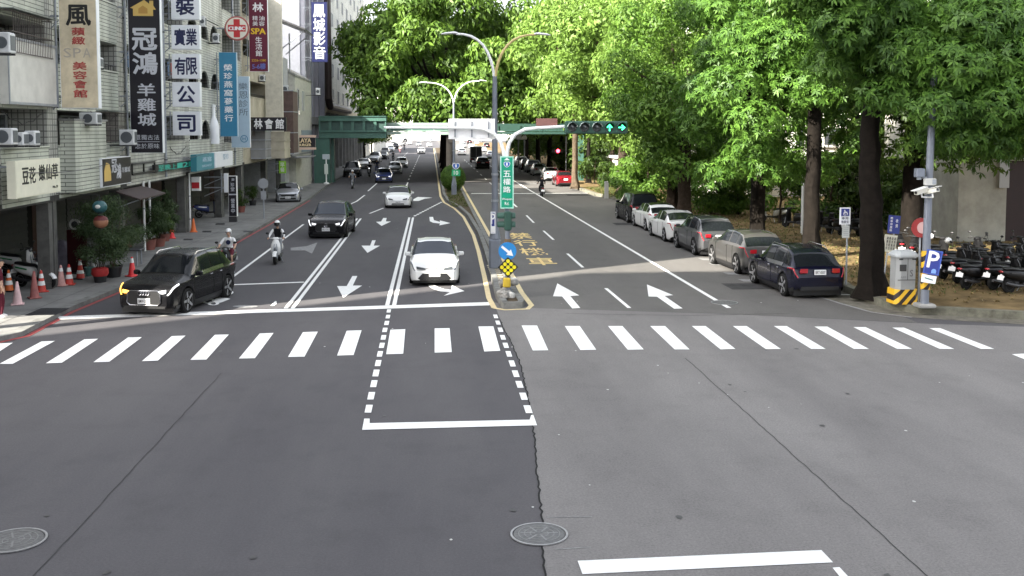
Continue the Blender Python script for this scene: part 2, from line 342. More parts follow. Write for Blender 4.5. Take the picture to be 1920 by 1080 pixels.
for a, b in (((987,404),(1001,418)),((1019,433),(1038,450)),((1064,476),(1093,502)),((1136,541),(1180,578))): pline('lane_line', [a, b], .12)
for i in range(12): mb = MB(); strip(mb, [(6.0, 72+i*10), (6.0, 76+i*10)], .14, ZM); struct('lane_line', mb, ROADM)
for y in (87.6, 103.5): mb = MB(); strip(mb, [(3.4, y), (14, y-.4)], .5, ZM); struct('stop_line', mb, FADE if y > 100 else ROADM)  # two pale lines across the right carriageway
def arrow(pts, m=ROADM): mb = MB(); pmark(mb, pts); struct('road_arrow', mb, m)
arrow([(660.7,518),(670,518),(661.5,536),(679,536),(643.5,559),(632,537),(650,537)])
arrow([(697.8,451),(704.3,451),(700.7,461),(712.5,461),(689,474.5),(677.6,461),(694,461)])
arrow([(718.5,409),(725,409),(723.5,415.5),(733,415.7),(715.5,424),(705,416.3),(714.5,415.7)])
arrow([(802,534),(814,534),(822,539),(833,542.5),(845.5,543.5),(847.6,535.4),(871,546.4),(832,555.2),(843.7,548.4),(826,547),(811,542),(803.5,537)])
arrow([(805,407),(812,407),(813.3,413),(825,416.5),(824.6,413.5),(844.4,418.7),(823.7,423),(825,419.5),(812,418),(806,415)])
arrow([(775,374),(783,369.5),(795,370),(811,371),(796,373),(785,377),(775,377)])
arrow([(1045,532),(1086,554.5),(1069,555.5),(1088,578),(1073,579),(1054,556.5),(1037,556)])
arrow([(1213,534),(1262,554),(1246,555.5),(1280,579),(1264,579.5),(1232,557),(1216,556.5)])
arrow([(545,465),(575,462),(595,455),(592,462),(585,476),(572,470),(545,470)], FADE)
arrow([(507,574),(513,568),(516,565),(519,566),(518,571),(513,574)])
mb = MB(); e = [(460+24*math.cos(a/12*6.283), 575+2.5*math.sin(a/12*6.283)) for a in range(12)]; pmark(mb, e, .010); struct('faded_mark', mb, FADE)
# scooter symbol
mb = MB()
for cx, cy, rx, ry in ((391, 565, 10, 4), (426, 549, 9, 4), (400, 569.5, 8, 3)):
    pts = [(cx+rx*math.cos(k/16*6.283), cy+ry*math.sin(k/16*6.283)) for k in range(17)]; strip(mb, [G(*p) for p in pts], .1, ZM)
pmark(mb, [(397, 566), (412, 556), (423, 559), (432, 561), (417, 567), (408, 569)], .0125); pmark(mb, [(415, 557), (424, 549), (428, 550), (420, 559)], .013); struct('scooter_symbol', mb, ROADM)
# yellow writing on the inner lane
mb = MB()
for ch, y0, y1 in (('禁', 51, 53.9), ('行', 47.8, 50.4), ('機', 44.2, 47), ('車', 40.9, 43.4)):
    v, f = glyph(ch, .012); mb.add([(3.95+1.15*a, y0+(y1-y0)*b, ZM+.0005*c) for a, b, c in v], f)
struct('lane_writing', mb, ROADY)
# parking bay lines
mb = MB(); strip(mb, [G(1490, 552.5), G(1345, 487), (12, 55), (12, 66)], .12, ZM); strip(mb, [G(1490, 552.5), G(1600, 553)], .12, ZM)
for y in (40.4, 46.1, 51.6, 57.6, 63.2): strip(mb, [(12, y), (14.2, y)], .1, ZM)
struct('parking_line', mb, ROADM)
mb = MB()
for px, py in ((1340, 488), (1360, 497), (1390, 515), (1420, 528), (1270, 445), (1250, 437), (1300, 468)):
    p = G(px, py); mb.sheet([(p.x-.5, p.y, 0), (p.x-.1, p.y-.1, 0), (p.x-.1, p.y+.5, 0), (p.x-.55, p.y+.6, 0)], ZM)
struct('parking_writing', mb, FADE)
# manholes, covers
IRON = mat('cast_iron', (.13, .13, .13), .6, .3, var=.3, scale=14, bump=.8, bscale=30)
def manhole(px, py, r, m=IRON):
    p = G(px, py); t = thing('manhole_cover', {1011: 'round iron manhole cover on the asphalt joint in the foreground', 25: 'round iron manhole cover cut by the left edge of the photo', 1358: 'dark round manhole cover at the end of the right lane line'}[px], 'manhole cover', (p.x, p.y, .004))
    MB().lathe([(r*.9, .006), (r*.88, .016), (.01, .018)], (p.x, p.y, .004), n=40).build('cover', m, t, smooth=True)
    k = MB()
    rr = [(r*.93, .006), (r*.93, .019), (r, .019), (r, .006)]
    k.rings([[(p.x+q*math.cos(a/40*6.2832), p.y+q*math.sin(a/40*6.2832), .004+h) for a in range(40)] for q, h in rr], False, False); k.build('rim', mat('worn_iron_rim', (.3, .3, .3), .5, .3, var=.2, scale=10), t)
    k = MB()
    for q in (.3, .5, .7):
        k.rings([[(p.x+r*(q+d)*math.cos(a/30*6.2832), p.y+r*(q+d)*math.sin(a/30*6.2832), .0245) for a in range(30)] for d in (0, .03)], False, False)
    for a in range(6): k.box((p.x+r*.4*math.cos(a), p.y+r*.4*math.sin(a), .0225), (r*.5, .025, .006), rz=a)
    k.build('relief', mat('iron_relief', (.2, .2, .2), .5, .3), t)
manhole(1011, 1003, .39); manhole(25, 1015, .42); manhole(1358, 568, .42)
for px, py, sx, sy in ((1410, 537, .9, .7), (1180, 420, .9, .7), (1085, 366, 1., .8)):
    p = G(px, py); struct('asphalt_patch', MB().sheet([(p.x-sx, p.y-sy, 0), (p.x+sx, p.y-sy, 0), (p.x+sx, p.y+sy, 0), (p.x-sx, p.y+sy, 0)], .0085), TAR)
STN = mat('oil_stain', (.050, .048, .048), .6, var=.3, scale=3)
rs = random.Random(12); mb = MB()
for i in range(70):
    x, y = rs.uniform(-10, 14), 11+55*rs.random()**1.6; r = rs.uniform(.015, .06)
    if 1.5 < x < 3.4 and y > 30: continue
    mb.sheet([(x+r*rs.uniform(.6, 1.3)*math.cos(a), y+r*1.5*rs.uniform(.6, 1.3)*math.sin(a), 0) for a in np.linspace(0, 5.6, 8)], .0105)
tag(mb.build('oil_drips', STN), 'small dark drips and scraps scattered over the asphalt', 'stains', None, 'stuff')
rs = random.Random(15); mb = MB()
for i in range(45):
    x, y = rs.uniform(-9, 13), 11+30*rs.random(); r = rs.uniform(.01, .03); mb.sheet([(x+r*math.cos(a), y+r*1.4*math.sin(a), 0) for a in np.linspace(0, 5.2, 6)], .0106)
tag(mb.build('paper_scraps', mat('scrap_pale', (.5, .5, .48), .8)), 'tiny pale scraps and gum spots on the asphalt', 'scraps', None, 'stuff')
# left pavement
PZ = .13
kl = [(-80, 24.2), (-17, 24.8), (-12.9, 25.6), (-11.4, 26.6), (-10.8, 27.8), (-10.85, 31.4), (-10.35, 38), (-9.5, 46), (-9.4, 60), (-9.45, 80), (-10, 100), (-10.2, 115), (-10.2, 420)]
def inset(line, d):
    out = []
    for i, p in enumerate(line):
        a = Vector(line[max(i-1, 0)]).to_2d(); b = Vector(line[min(i+1, len(line)-1)]).to_2d(); t = (b-a).normalized(); out.append((p[0]-t.y*d, p[1]+t.x*d))
    return out
ki = inset(kl, .3)
struct('pavement', MB().prism([(x, y, 0.002) for x, y in ki]+[(-80, 420, 0.002)], (0, 0, PZ-.004)), PAVE)
mb = MB()
for i in range(len(kl)-1):
    a, b, c, d = kl[i], kl[i+1], ki[i+1], ki[i]; mb.add([(*a, .001), (*b, .001), (*c, .001), (*d, .001), (*a, PZ), (*b, PZ), (*c, PZ), (*d, PZ)], [(0, 1, 5, 4), (4, 5, 6, 7), (2, 3, 7, 6)])
struct('kerb', mb, KERB)
mb = MB(); strip(mb, [(x+.13, y) for x, y in kl[3:10]], .14, .010); struct('red_kerb_line', mb, REDP)
mb = MB()
for y in (28.5, 31.2, 34, 37, 40, 43.2, 46.5, 50, 54, 58, 62.5, 67, 72, 77): strip(mb, [(-16, y), (-9.9 if y > 46 else -11.3, y)], .025, PZ+.001)
strip(mb, [(-11.9, 28), (-11.4, 38), (-11, 60), (-11, 78)], .02, PZ+.0015)
struct('pavement_joint', mb, mat('joint_dark', (.09, .09, .088), .9))
def grate(pts, label):
    P = [G(*p, PZ) for p in pts]; c = sum(P, Vector())/4; t = MB().prism([(p.x, p.y, PZ+.001) for p in P], (0, 0, .008)).build('drain_cover', mat('drain_iron', (.025, .025, .028), .6, .3, bump=.6, bscale=60), None, (c.x, c.y, PZ)); tag(t, label, 'drain cover', 'drain covers in the left pavement')
grate([(47, 591), (78, 578), (131, 578), (106, 590)], 'wide black drain cover beside the red kerb line at the near corner')
for px, py, l in ((353, 449, 'thin drain slot nearest the planted pots'), (388, 434, 'thin drain slot left of the helmeted rider in white'), (413, 420, 'thin drain slot in front of the brown shutter'), (441, 449.5, 'thin drain slot close to the kerb behind the rider in white'), (465, 434, 'thin drain slot close to the kerb right of the rider')):
    grate([(px-9, py+1.2), (px-8, py-1.2), (px+9, py-1.2), (px+8, py+1.2)], l+' on the left pavement')
# right corner kerb, gutter and park ground
KZ = .24
kr = [(60, 24), (22, 26.3), (17.6, 27.6), (15.5, 28.6), (14.35, 29.1), (13.85, 29.9), (13.7, 31.2), (13.8, 33.3), (14.35, 36), (14.45, 60), (14.4, 78), (13.4, 84), (13.2, 95), (14.6, 106), (14.6, 420)]
kri = inset(kr, -.28)
struct('park_ground', MB().prism([(x, y, .002) for x, y in kri]+[(120, 420, .002), (120, 24, .002)], (0, 0, KZ-.012)), DIRT)
mb = MB()
for i in range(len(kr)-1):
    a, b, c, d = kr[i], kr[i+1], kri[i+1], kri[i]; mb.add([(*a, .001), (*b, .001), (*c, .001), (*d, .001), (*a, KZ), (*b, KZ), (*c, KZ), (*d, KZ)], [(0, 1, 5, 4), (4, 5, 6, 7), (2, 3, 7, 6)])
struct('kerb', mb, mat('kerb_mossy', (.17, .165, .13), .9, var=.3, dirt=.5, scale=2.5, bump=.5))
go = [(60, 23.2), (22, 25.5), (17.4, 26.9), (15.2, 27.9), (13.9, 28.6), (13.1, 29.5), (12.8, 31), (12.4, 33.8), (12.6, 35.4)]
struct('gutter', MB().sheet(kr[:8]+[(13.9, 34)]+list(reversed(go)), .0075), mat('gutter_concrete', (.16, .15, .125), .9, var=.3, dirt=.5, scale=2, bump=.4))
mb = MB(); strip(mb, go[4:8], .12, .011); struct('worn_kerb_line', mb, FADE)
# median
mo = [(1.9, 31.1), (1.84, 33), (1.95, 38), (2.1, 46), (2.16, 53), (2.0, 64), (1.6, 71), (.95, 77), (.75, 84), (.75, 300), (3.0, 300), (3.0, 34), (3.08, 31.5), (2.9, 30.85), (2.2, 30.75)]
md = inset(mo, -.26); md = [Vector(p) for p in md]; 
struct('median_bed', MB().prism([(p[0], p[1], .002) for p in inset(mo, -.41)], (0, 0, .17)), SOIL)
mb = MB(); n = len(mo); ii = inset(mo, -.22); i2 = inset(mo, -.42)
for i in range(n):
    a, b, c, d = ii[i], ii[(i+1) % n], i2[(i+1) % n], i2[i]; mb.add([(*a, .001), (*b, .001), (*c, .001), (*d, .001), (*a, .2), (*b, .2), (*c, .2), (*d, .2)], [(0, 1, 5, 4), (4, 5, 6, 7), (2, 3, 7, 6)])
struct('median_kerb', mb, KERB)
mb = MB(); strip(mb, mo+[mo[0]], .17, .0135); struct('median_edge_line', mb, mat('road_paint_cream', (.68, .55, .30), .6, var=.1, dirt=.2, scale=8))
# ================================================================ left row of buildings
XF = -12.6; XB = -13.5; XI = -16.3; XW_ = -27.0
T_GREEN = tiles('pale_green_tiles', (.53, .55, .47), (.12, .13, .11), 1.9, .135, .014, .06)
T_WHITE = tiles('white_tiles', (.52, .53, .48), (.16, .16, .15), 1.1, .14, .014, .06)
T_SMALL = tiles('small_grey_tiles', (.40, .40, .36), (.12, .12, .11), .2, .2, .018, .12, 0.)
PLASTER = mat('cream_plaster', (.46, .42, .33), .8, var=.12, dirt=.35, scale=.7)
GREYP = mat('grey_plaster', (.27, .27, .27), .8, var=.12, dirt=.35, scale=.6)
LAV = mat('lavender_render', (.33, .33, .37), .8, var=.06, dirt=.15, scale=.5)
DARKW = mat('interior_wall_shaded', (.018, .017, .016), .9, var=.3)  # near-black: the shade inside the arcade is in the colour
STAIN = mat('stained_concrete', (.25, .25, .235), .85, var=.25, dirt=.5, scale=1.1, bump=.3)
ALU = mat('aluminium_frame', (.45, .46, .47), .4, .5)
BROWNF = mat('brown_frame', (.06, .04, .03), .5)
PANE = mat('window_pane', (.03, .035, .04), .08, spec=.8)
SHUT = mat('brown_shutter_shaded', (.055, .018, .012), .6, var=.15, dirt=.3, scale=2)
SHUTG = mat('grey_shutter_shaded', (.045, .045, .045), .6, .1, var=.2)  # both shutter colours darkened to carry the arcade shade
def window(par, X, y0, y1, z0, z1, fm=ALU, nx=2, nz=1, rec=.0):
    """window in a wall facing +X: frame proud of wall, pane behind the bars; each its own part"""
    t = .055; k = MB(); x0, x1 = X-.02, X+.07
    k.bb(x0, x1, y0, y1, z0, z0+t); k.bb(x0, x1, y0, y1, z1-t, z1)
    for i in range(nx+1):
        yc = y0+t/2+(y1-y0-t)*i/nx; k.bb(x0, x1-.004, yc-t/2, yc+t/2, z0+t, z1-t)
    for i in range(1, nz): zc = z0+(z1-z0)*i/nz; k.bb(x0, x1-.008, y0+t, y1-t, zc-t/2, zc+t/2)
    f = k.build('window', fm, par); MB().bb(X+.005, X+.02, y0+t, y1-t, z0+t, z1-t).build('pane', PANE, f)
RECESS = mat('recess_wall_shaded', (.06, .057, .052), .8, var=.25, dirt=.4, scale=.9)  # back wall darkened: balcony recess shade is in the colour
COLM = mat('column_tile_shaded', (.10, .098, .092), .7, var=.3, dirt=.5, scale=2); CEIL = mat('arcade_ceiling_shaded', (.06, .058, .055), .9, var=.2)  # columns and ceiling darkened with the arcade's shade
def unit(name, label, Y0, Y1, top, wm, floors, xf=XF, bays=1, wfm=ALU, ground=True, railing=True, pil=.45, xb=None, back=None, shop=None, roofextra=0, arch=False):
    t = thing(name, label, 'building', (xf, (Y0+Y1)/2, 0)); xb = xb if xb is not None else xf-1.25
    zs = 3.25
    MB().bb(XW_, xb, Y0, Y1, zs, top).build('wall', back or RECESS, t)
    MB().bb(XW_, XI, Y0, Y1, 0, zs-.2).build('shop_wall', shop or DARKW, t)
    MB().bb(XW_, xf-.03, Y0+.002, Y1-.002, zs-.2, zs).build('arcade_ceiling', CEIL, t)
    for y in (Y0+pil/2+.002, Y1-pil/2-.002): 
        k = MB(); k.bb(xf-1.25, xf-.02, y-pil/2, y+pil/2, zs, top); k.build('pilaster', T_SMALL if wm in (T_GREEN, T_WHITE) else wm, t)
    for y in (Y0+.2, Y1-.2):
        k = MB(); k.bb(xf-.5, xf-.1, y-.16, y+.16, .002, zs-.2); k.bb(xf-.53, xf-.07, y-.18, y+.18, .1, .35); k.build('column', COLM, t)
    if ground:
        n = max(1, int((Y1-Y0)/3.2))
        for i in range(n):
            a = Y0+.5+(Y1-Y0-1)*i/n; b = Y0+.5+(Y1-Y0-1)*(i+1)/n-.15
            k = MB(); k.bb(XI, XI+.05, a, b, .15, 2.6)
            for j in range(9): k.bb(XI+.05, XI+.07, a, b, .2+j*.27, .3+j*.27)
            k.build('shutter', random.choice([SHUT, SHUTG, SHUTG]), t)
    for i, (p0, p1, o1) in enumerate(floors):
        k = MB(); k.bb(xf-.14, xf, Y0+pil, Y1-pil, p0, p1); k.bb(xf-.18, xf+.04, Y0+pil, Y1-pil, p1, p1+.07); k.bb(xb, xf-.01, Y0+pil, Y1-pil, p0-.14, p0); k.build('parapet', wm, t)
        if railing and i % 2 == 1:
            k = MB(); k.tube([(xf-.07, Y0+pil, p1+.3), (xf-.07, Y1-pil, p1+.3)], .02, 6)
            for y in np.arange(Y0+pil+.2, Y1-pil, .3): k.tube([(xf-.07, y, p1+.07), (xf-.07, y, p1+.3)], .012, 5)
            k.build('railing', BLACK, t)
        wd = (Y1-Y0-2*pil)/bays
        for b in range(bays):
            a = Y0+pil+wd*b+.25; e = Y0+pil+wd*(b+1)-.25
            window(t, xb, a, e, max(p0+.9, p1-.4), o1-.12, wfm, 3 if e-a > 2 else 2, 1)
        if arch:
            for b in range(bays):
                a = Y0+pil+wd*b; e = a+wd; n = 12; mid = (a+e)/2; rad = wd/2-.2
                poly = [(xf-.12, a, p1+.07), (xf-.12, a+.2, p1+.07), (xf-.12, a+.2, o1-rad*.9)]+[(xf-.12, mid-rad*math.cos(math.pi*q/n), o1-rad*.9+rad*.8*math.sin(math.pi*q/n)) for q in range(1, n)]+[(xf-.12, e-.2, o1-rad*.9), (xf-.12, e-.2, p1+.07), (xf-.12, e, p1+.07), (xf-.12, e, o1+.0), (xf-.12, a, o1+.0)]
                MB().prism(poly, (.1, 0, 0)).build('arch', wm, t)
    MB().bb(XW_-.1, xf+.1, Y0+.01, Y1-.01, top, top+.25).build('roof', STAIN, t)
    if roofextra: MB().bb(XW_+3, xf-4, Y0+1, Y1-1, top+.25, top+.25+roofextra).build('roof_room', STAIN, t)
    return t
FL = [(3.25, 4.85, 6.1), (6.25, 7.7, 8.85), (9.0, 10.4, 11.6), (11.8, 13.2, 14.4), (14.6, 16, 17.2)]
unit('shophouse', 'corner shophouse with grey tiles and rusty stains at the left edge, behind the air conditioners', 27.5, 30.9, 27, T_SMALL, FL)  # first three fronts are raised out of view to shade the park
b1 = unit('shophouse', 'pale green tiled shophouse with balcony bays behind the cream and black bean dessert sign', 30.92, 35.6, 27, T_GREEN, FL)
b2 = unit('shophouse', 'pale green tiled shophouse between the stained beauty sign and the tall black sign', 35.62, 43.4, 26, T_GREEN, FL, bays=2)
unit('shophouse', 'greenish white tiled shophouse behind the stack of white company sign boxes', 43.42, 54.6, 19.2, T_WHITE, FL, bays=3, shop=SHUT)
unit('shophouse', 'tiled shophouse with round arched balcony openings left of the clinic sign', 54.62, 63.8, 19.2, T_WHITE, FL, bays=3, arch=True, wfm=BROWNF, railing=False, shop=SHUT)
unit('shophouse', 'white tiled shophouse with small stacked windows below the round clinic sign', 63.82, 70.6, 17.5, T_WHITE, [(3.25, 4.6, 6.2), (6.25, 7.2, 8.85), (9, 9.9, 11.6), (11.8, 12.7, 14.4), (14.6, 15.5, 17.2)], bays=4, railing=False)
unit('shophouse', 'cream plaster shophouse with brown window grilles behind the maroon spa sign', 70.62, 80.8, 15.5, PLASTER, FL[:4], bays=2, wfm=BROWNF)
unit('shophouse', 'grey concrete shophouse with caged balconies left of the beige side wall', 80.82, 88.6, 13.2, GREYP, FL[:3], bays=2)
# blade wall (sunlit end wall) on cream building
t = thing('end_wall', 'tall pale end wall standing out past the cream shophouse beside the maroon spa sign', 'wall', (-12.2, 80.2, 0))
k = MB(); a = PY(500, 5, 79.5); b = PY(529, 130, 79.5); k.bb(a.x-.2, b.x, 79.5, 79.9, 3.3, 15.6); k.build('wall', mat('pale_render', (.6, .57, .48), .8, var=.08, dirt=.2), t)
MB().bb(a.x-.25, b.x+.05, 79.45, 79.95, 15.6, 15.75).build('coping', CONC, t)
# low building with beige side panels
t = thing('corner_house', 'low beige house with a sloping roof edge and grey side panels beside the green footbridge', 'house', (-12.3, 96, 0))
k = MB(); 
k.prism([(-24, 89.5, .0), (-12.5, 89.5, .0), (-12.5, 89.5, 11.6), (-24, 89.5, 13.6)], (0, 2.6, 0)); k.build('wall', mat('grey_panel', (.42, .43, .45), .6, var=.1, dirt=.25), t)
k = MB(); k.prism([(-24, 92.2, 0), (-11.9, 92.2, 0), (-11.9, 92.2, 10.1), (-13.6, 92.2, 11.1), (-24, 92.2, 12)], (0, 12.3, 0)); k.build('side_wall', mat('beige_panel', (.5, .49, .43), .7, var=.08, dirt=.25), t)
MB().bb(-11.9, -11.8, 97, 98.3, 7.2, 9).build('window', ALU, t); k = MB(); k.bb(-11.9, -11.8, 93.5, 94.2, 6.7, 9.1); f = k.build('window', ALU, t); MB().bb(-11.8, -11.78, 93.6, 94.1, 6.8, 9).build('pane', PANE, f)
MB().prism([(-11.85, 92.1, 10.1), (-13.6, 92.1, 11.1), (-24, 92.1, 12.0), (-24, 92.1, 12.2), (-13.6, 92.1, 11.3), (-11.85, 92.1, 10.3)], (0, 12.5, 0)).build('roof', STAIN, t)
k = MB(); k.bb(-24, -11.86, 89.5, 104.5, 3.15, 3.3); k.bb(-11.88, -10.6, 89.8, 96, 3.0, 3.08); k.build('canopy', GREYP, t)
MB().bb(-13, -11.85, 96.2, 104.5, 3.35, 5.4).build('panel', mat('blue_grey_panel', (.22, .27, .30), .6, var=.1), t)
# lavender high rise
t = thing('high_rise', 'tall lavender grey high rise with orange panels behind the dark blue video shop sign', 'building', (-12.5, 115, 0))
def ppx(px): return PX(px, 243, -12.6).y
MB().bb(-30, -13.4, 105, 124, 3.4, 33).build('wall', LAV, t)
MB().bb(-30, -16, 105, 124, .0, 3.4).build('shop_wall', DARKW, t)
for y in (105.6, 109.5, 112.2, 117, 123.4):
    MB().bb(-13.4, -12.5, y-.55, y+.55, 6.8, 33).build('pilaster', LAV, t)
    MB().bb(-13.4, -12.5, y-.5, y+.5, 0, 6.0).build('column', LAV, t)
MB().bb(-30, -12.2, 104.9, 124.1, 6.0, 6.8).build('cornice', GREYP, t)
OR = mat('orange_panel', (.42, .2, .12), .7, var=.08)
for z in np.arange(7.2, 31, 3.3):
    MB().bb(-13.4, -13.1, 112.8, 116.4, z, z+1.2).build('panel', OR, t); window(t, -13.4, 112.9, 116.3, z+1.25, z+3.1, ALU, 2, 1)
    MB().bb(-13.4, -13.1, 106.2, 108.9, z, z+1.2).build('panel', OR, t); window(t, -13.4, 106.3, 108.8, z+1.25, z+2.9, BROWNF, 2, 1)
    window(t, -13.4, 118, 122.5, z+1.2, z+2.9, ALU, 3, 1)
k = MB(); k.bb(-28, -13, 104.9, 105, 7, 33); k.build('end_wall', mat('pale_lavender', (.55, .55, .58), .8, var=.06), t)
# white tiled building with brown pipe frame
t = thing('apartment_building', 'white tiled apartment building with a thick brown pipe frame left of the tree crowns', 'building', (-12.6, 150, 0)); WTALL = 32
MB().bb(-30, -12.9, 126, 206, 8.2, WTALL).build('wall', T_WHITE, t); MB().bb(-30, -15, 126, 206, 0, 8).build('shop_wall', GREYP, t)
MB().bb(-30, -12.7, 126, 206, 7.6, 8.2).build('canopy', PLASTER, t)
for y in np.arange(128, 206, 6.): MB().bb(-13.4, -12.9, y-.3, y+.3, 0, 7.6).build('column', GREYP, t)
for z in np.arange(9, 30, 3.3):
    for y in np.arange(129, 200, 8.): window(t, -12.9, y, y+2.2, z, z+1.8, ALU, 2, 1)
MB().tube([(-12.4, 127, WTALL), (-12.4, 127, 9.2), (-12.4, 129, 8.3), (-12.4, 160, 8.3)], .45, 10).build('pipe', mat('brown_duct', (.05, .035, .03), .5), t)
# buildings further on
WINM = {}
def plain(label, x0, x1, y0, y1, h, m, face=1, cat='building', wz=3.4, wy=4., zs=4., win=True):
    t = thing('apartment_building', label, cat, ((x0+x1)/2, (y0+y1)/2, 0)); MB().bb(x0, x1, y0, y1, 0, h).build('wall', m, t)
    MB().bb(x0-.15, x1+.15, y0-.15, y1+.15, h, h+.4).build('roof', STAIN, t)
    if not win: return t
    if 'w' not in WINM:
        k = MB(); k.bb(-.05, .04, -1, 1, 0, 1.6); k.cur = 1; k.bb(.0, .3, -1.15, 1.15, -.25, -.05); o = k.build('window', [PANE, CONC]); WINM['w'] = o.data; bpy.data.objects.remove(o)
    def put(x, y, z, rz):
        o = bpy.data.objects.new('window', WINM['w']); C.objects.link(o); o.parent = t; o.location = (x-(x0+x1)/2, y-(y0+y1)/2, z); o.rotation_euler = (0, 0, rz)
    n = 0
    for z in np.arange(zs, h-2, wz):
        for y in np.arange(y0+2.2, y1-1.4, wy):
            if n < 98: put(x1 if face == 1 else x0, y, z, 0 if face == 1 else math.pi); n += 1
        for x in np.arange(x0+2.5, x1-1.4, wy):
            if n < 98: put(x, y0, z, -math.pi/2); n += 1
    return t
PALE = mat('pale_wall', (.6, .58, .53), .8, var=.06, dirt=.15, scale=.4)
plain('tall pale block standing back behind the video shop sign', -44, -31, 90, 116, 36, PALE)
plain('far pale low block past the white apartment building on the left pavement', -28, -13, 208, 222, 13, PALE)
plain('farthest low block on the left of the sunlit road', -28, -13, 236, 300, 9, PALE)
plain('white low block across the far end of the road behind the traffic', -60, 70, 520, 540, 22, PALE, wy=9.)
plain('white apartment block glimpsed through the gaps between the right tree crowns', 34, 58, 58, 84, 30, mat('white_block', (.75, .73, .68), .8, var=.05), face=-1, wy=5.)
plain('white apartment block behind the far right trees', 36, 60, 96, 150, 28, PALE, face=-1, wy=6.)
plain('pale tower showing its top over the tree crowns', 24, 40, 190, 215, 40, PALE, face=-1, wy=5.)
# added unseen blocks left of and behind the camera, sized to shade the junction
plain('added unseen corner block across the side street, outside the photo to the left', -44.1, -16, -34, 6, 34, GREYP, win=False)
plain('added unseen block behind the corner block, outside the photo', -15.5, 14, -60, -30, 30, GREYP, win=False)
# grey house in the park at right
t = thing('park_house', 'grey rendered house wall with a dark red door at the right edge behind the scooters', 'house', (26, 47, 0))
p = PY(1795, 430, 46); x0 = p.x; xd = PY(1885, 430, 46).x; xl = PY(1870, 330, 46).x; WM = mat('grey_render', (.42, .41, .36), .85, var=.15, dirt=.35, scale=.8)
k = MB(); k.bb(x0, xd, 46, 54, .2, 7.5); k.bb(xd, xd+1.7, 46, 54, 4.0, 7.5); k.bb(xd+1.7, 40, 46, 54, .2, 7.5); k.build('wall', WM, t)
k = MB(); k.bb(xl, xd+.0, 45.8, 46, 2.75, 4.45); k.bb(xl, xd+2.4, 45.8, 46, 4.1, 4.45); k.build('door_surround', mat('light_grey_trim', (.42, .42, .42), .7), t)
k = MB(); k.bb(xd+.002, xd+1.69, 46.2, 46.3, .2, 3.99); k.build('door', mat('dark_red_door', (.022, .007, .007), .6, var=.2), t)
MB().bb(x0-.3, 40.3, 45.6, 54.4, 7.5, 7.8).build('roof', STAIN, t)
# white kiosk hut between the trees
t = thing('kiosk', 'small white hut with a flat roof between the tree trunks beyond the dark parked van', 'hut', (17.5, 92, .23))
MB().bb(16.6, 19.4, 91, 93.5, .23, 2.9).build('wall', PALE, t); MB().bb(16.3, 19.7, 90.7, 93.8, 2.9, 3.1).build('roof', WHITE, t); MB().bb(17, 17.8, 90.95, 91, .3, 2.2).build('door', DARKW, t)
# pillars of the park gate + white sign in park
p = G(1308, 395, .23)
# ---------------------------------------------------------------- air conditioners
AC_A = mat('air_con_white', (.62, .63, .63), .5, var=.06, dirt=.15); ACG = mat('fan_grille', (.10, .11, .12), .5)
def aircon(c, dims, label, fan='+y-'):
    x, y, z = c; w_, d_, h_ = dims
    t = thing('air_conditioner', label, 'air conditioner', (x, y, z-h_/2), group='air conditioners on the shophouse fronts')
    MB().rbox(c, (w_, d_, h_), .03).build('casing', AC_A, t)
    k = MB(); r = min(w_, h_)*.38
    k.lathe([(r, -.012), (r*.9, 0), (r*.85, -.008), (.02, -.008)], (x, y-d_/2-.004, z), 'y', 20)
    for q in (.35, .6): k.rings([[(x+r*(q+e)*math.cos(a/18*6.283), y-d_/2-.016, z+r*(q+e)*math.sin(a/18*6.283)) for a in range(18)] for e in (0, .04)], False, False)
    k.build('fan_grille', ACG, t)
    k = MB(); k.bb(x+w_/2, x+w_/2+.012, y-d_*.35, y+d_*.35, z-h_*.35, z+h_*.35); k.build('side_grille', ACG, t)
    k = MB(); k.bb(XF-.05, x+w_/2, y-d_*.4, y-d_*.3, z-h_/2-.05, z-h_/2); k.bb(XF-.05, x+w_/2, y+d_*.3, y+d_*.4, z-h_/2-.05, z-h_/2); k.build('bracket', DARK, t)
def acp(px0, py0, px1, py1, Y, label, dy=.45):
    a = PY(px0, py1, Y); b = PY(px1, py0, Y); aircon(((a.x+b.x)/2, Y+dy/2, (a.z+b.z)/2), (abs(b.x-a.x), dy, abs(b.z-a.z)), label)
acp(-12, 60, 17, 99, 30.0, 'white air conditioner high at the left edge beside the upper balcony')
acp(-14, 240, 22, 272, 30.0, 'larger white air conditioner at the left edge above the dessert sign')
acp(25, 248, 43, 273, 31.4, 'small white air conditioner in the middle of the row above the dessert sign')
acp(45, 245, 65, 273, 31.9, 'white air conditioner with a round fan, rightmost of the row above the dessert sign')
acp(148, 211, 181, 233, 37.2, 'white window air conditioner under the stained beauty sign', .6)
acp(173, 107, 187, 127, 37.6, 'small white air conditioner behind the right edge of the stained beauty sign')
acp(223, 243, 251, 272, 41.6, 'grey air conditioner cage beside the foot of the tall black sign')
acp(374, 30, 384, 50, 56.6, 'air conditioner in front of the left round arch')
acp(398, 62, 410, 80, 60, 'air conditioner in front of the right round arch')
acp(486, 140, 496, 152, 77, 'small air conditioner under the maroon spa sign')
acp(528, 160, 540, 174, 87, 'air conditioner in the caged balcony left of the beige house')
acp(592, 165, 600, 178, 100, 'air conditioner on the wall of the beige house')
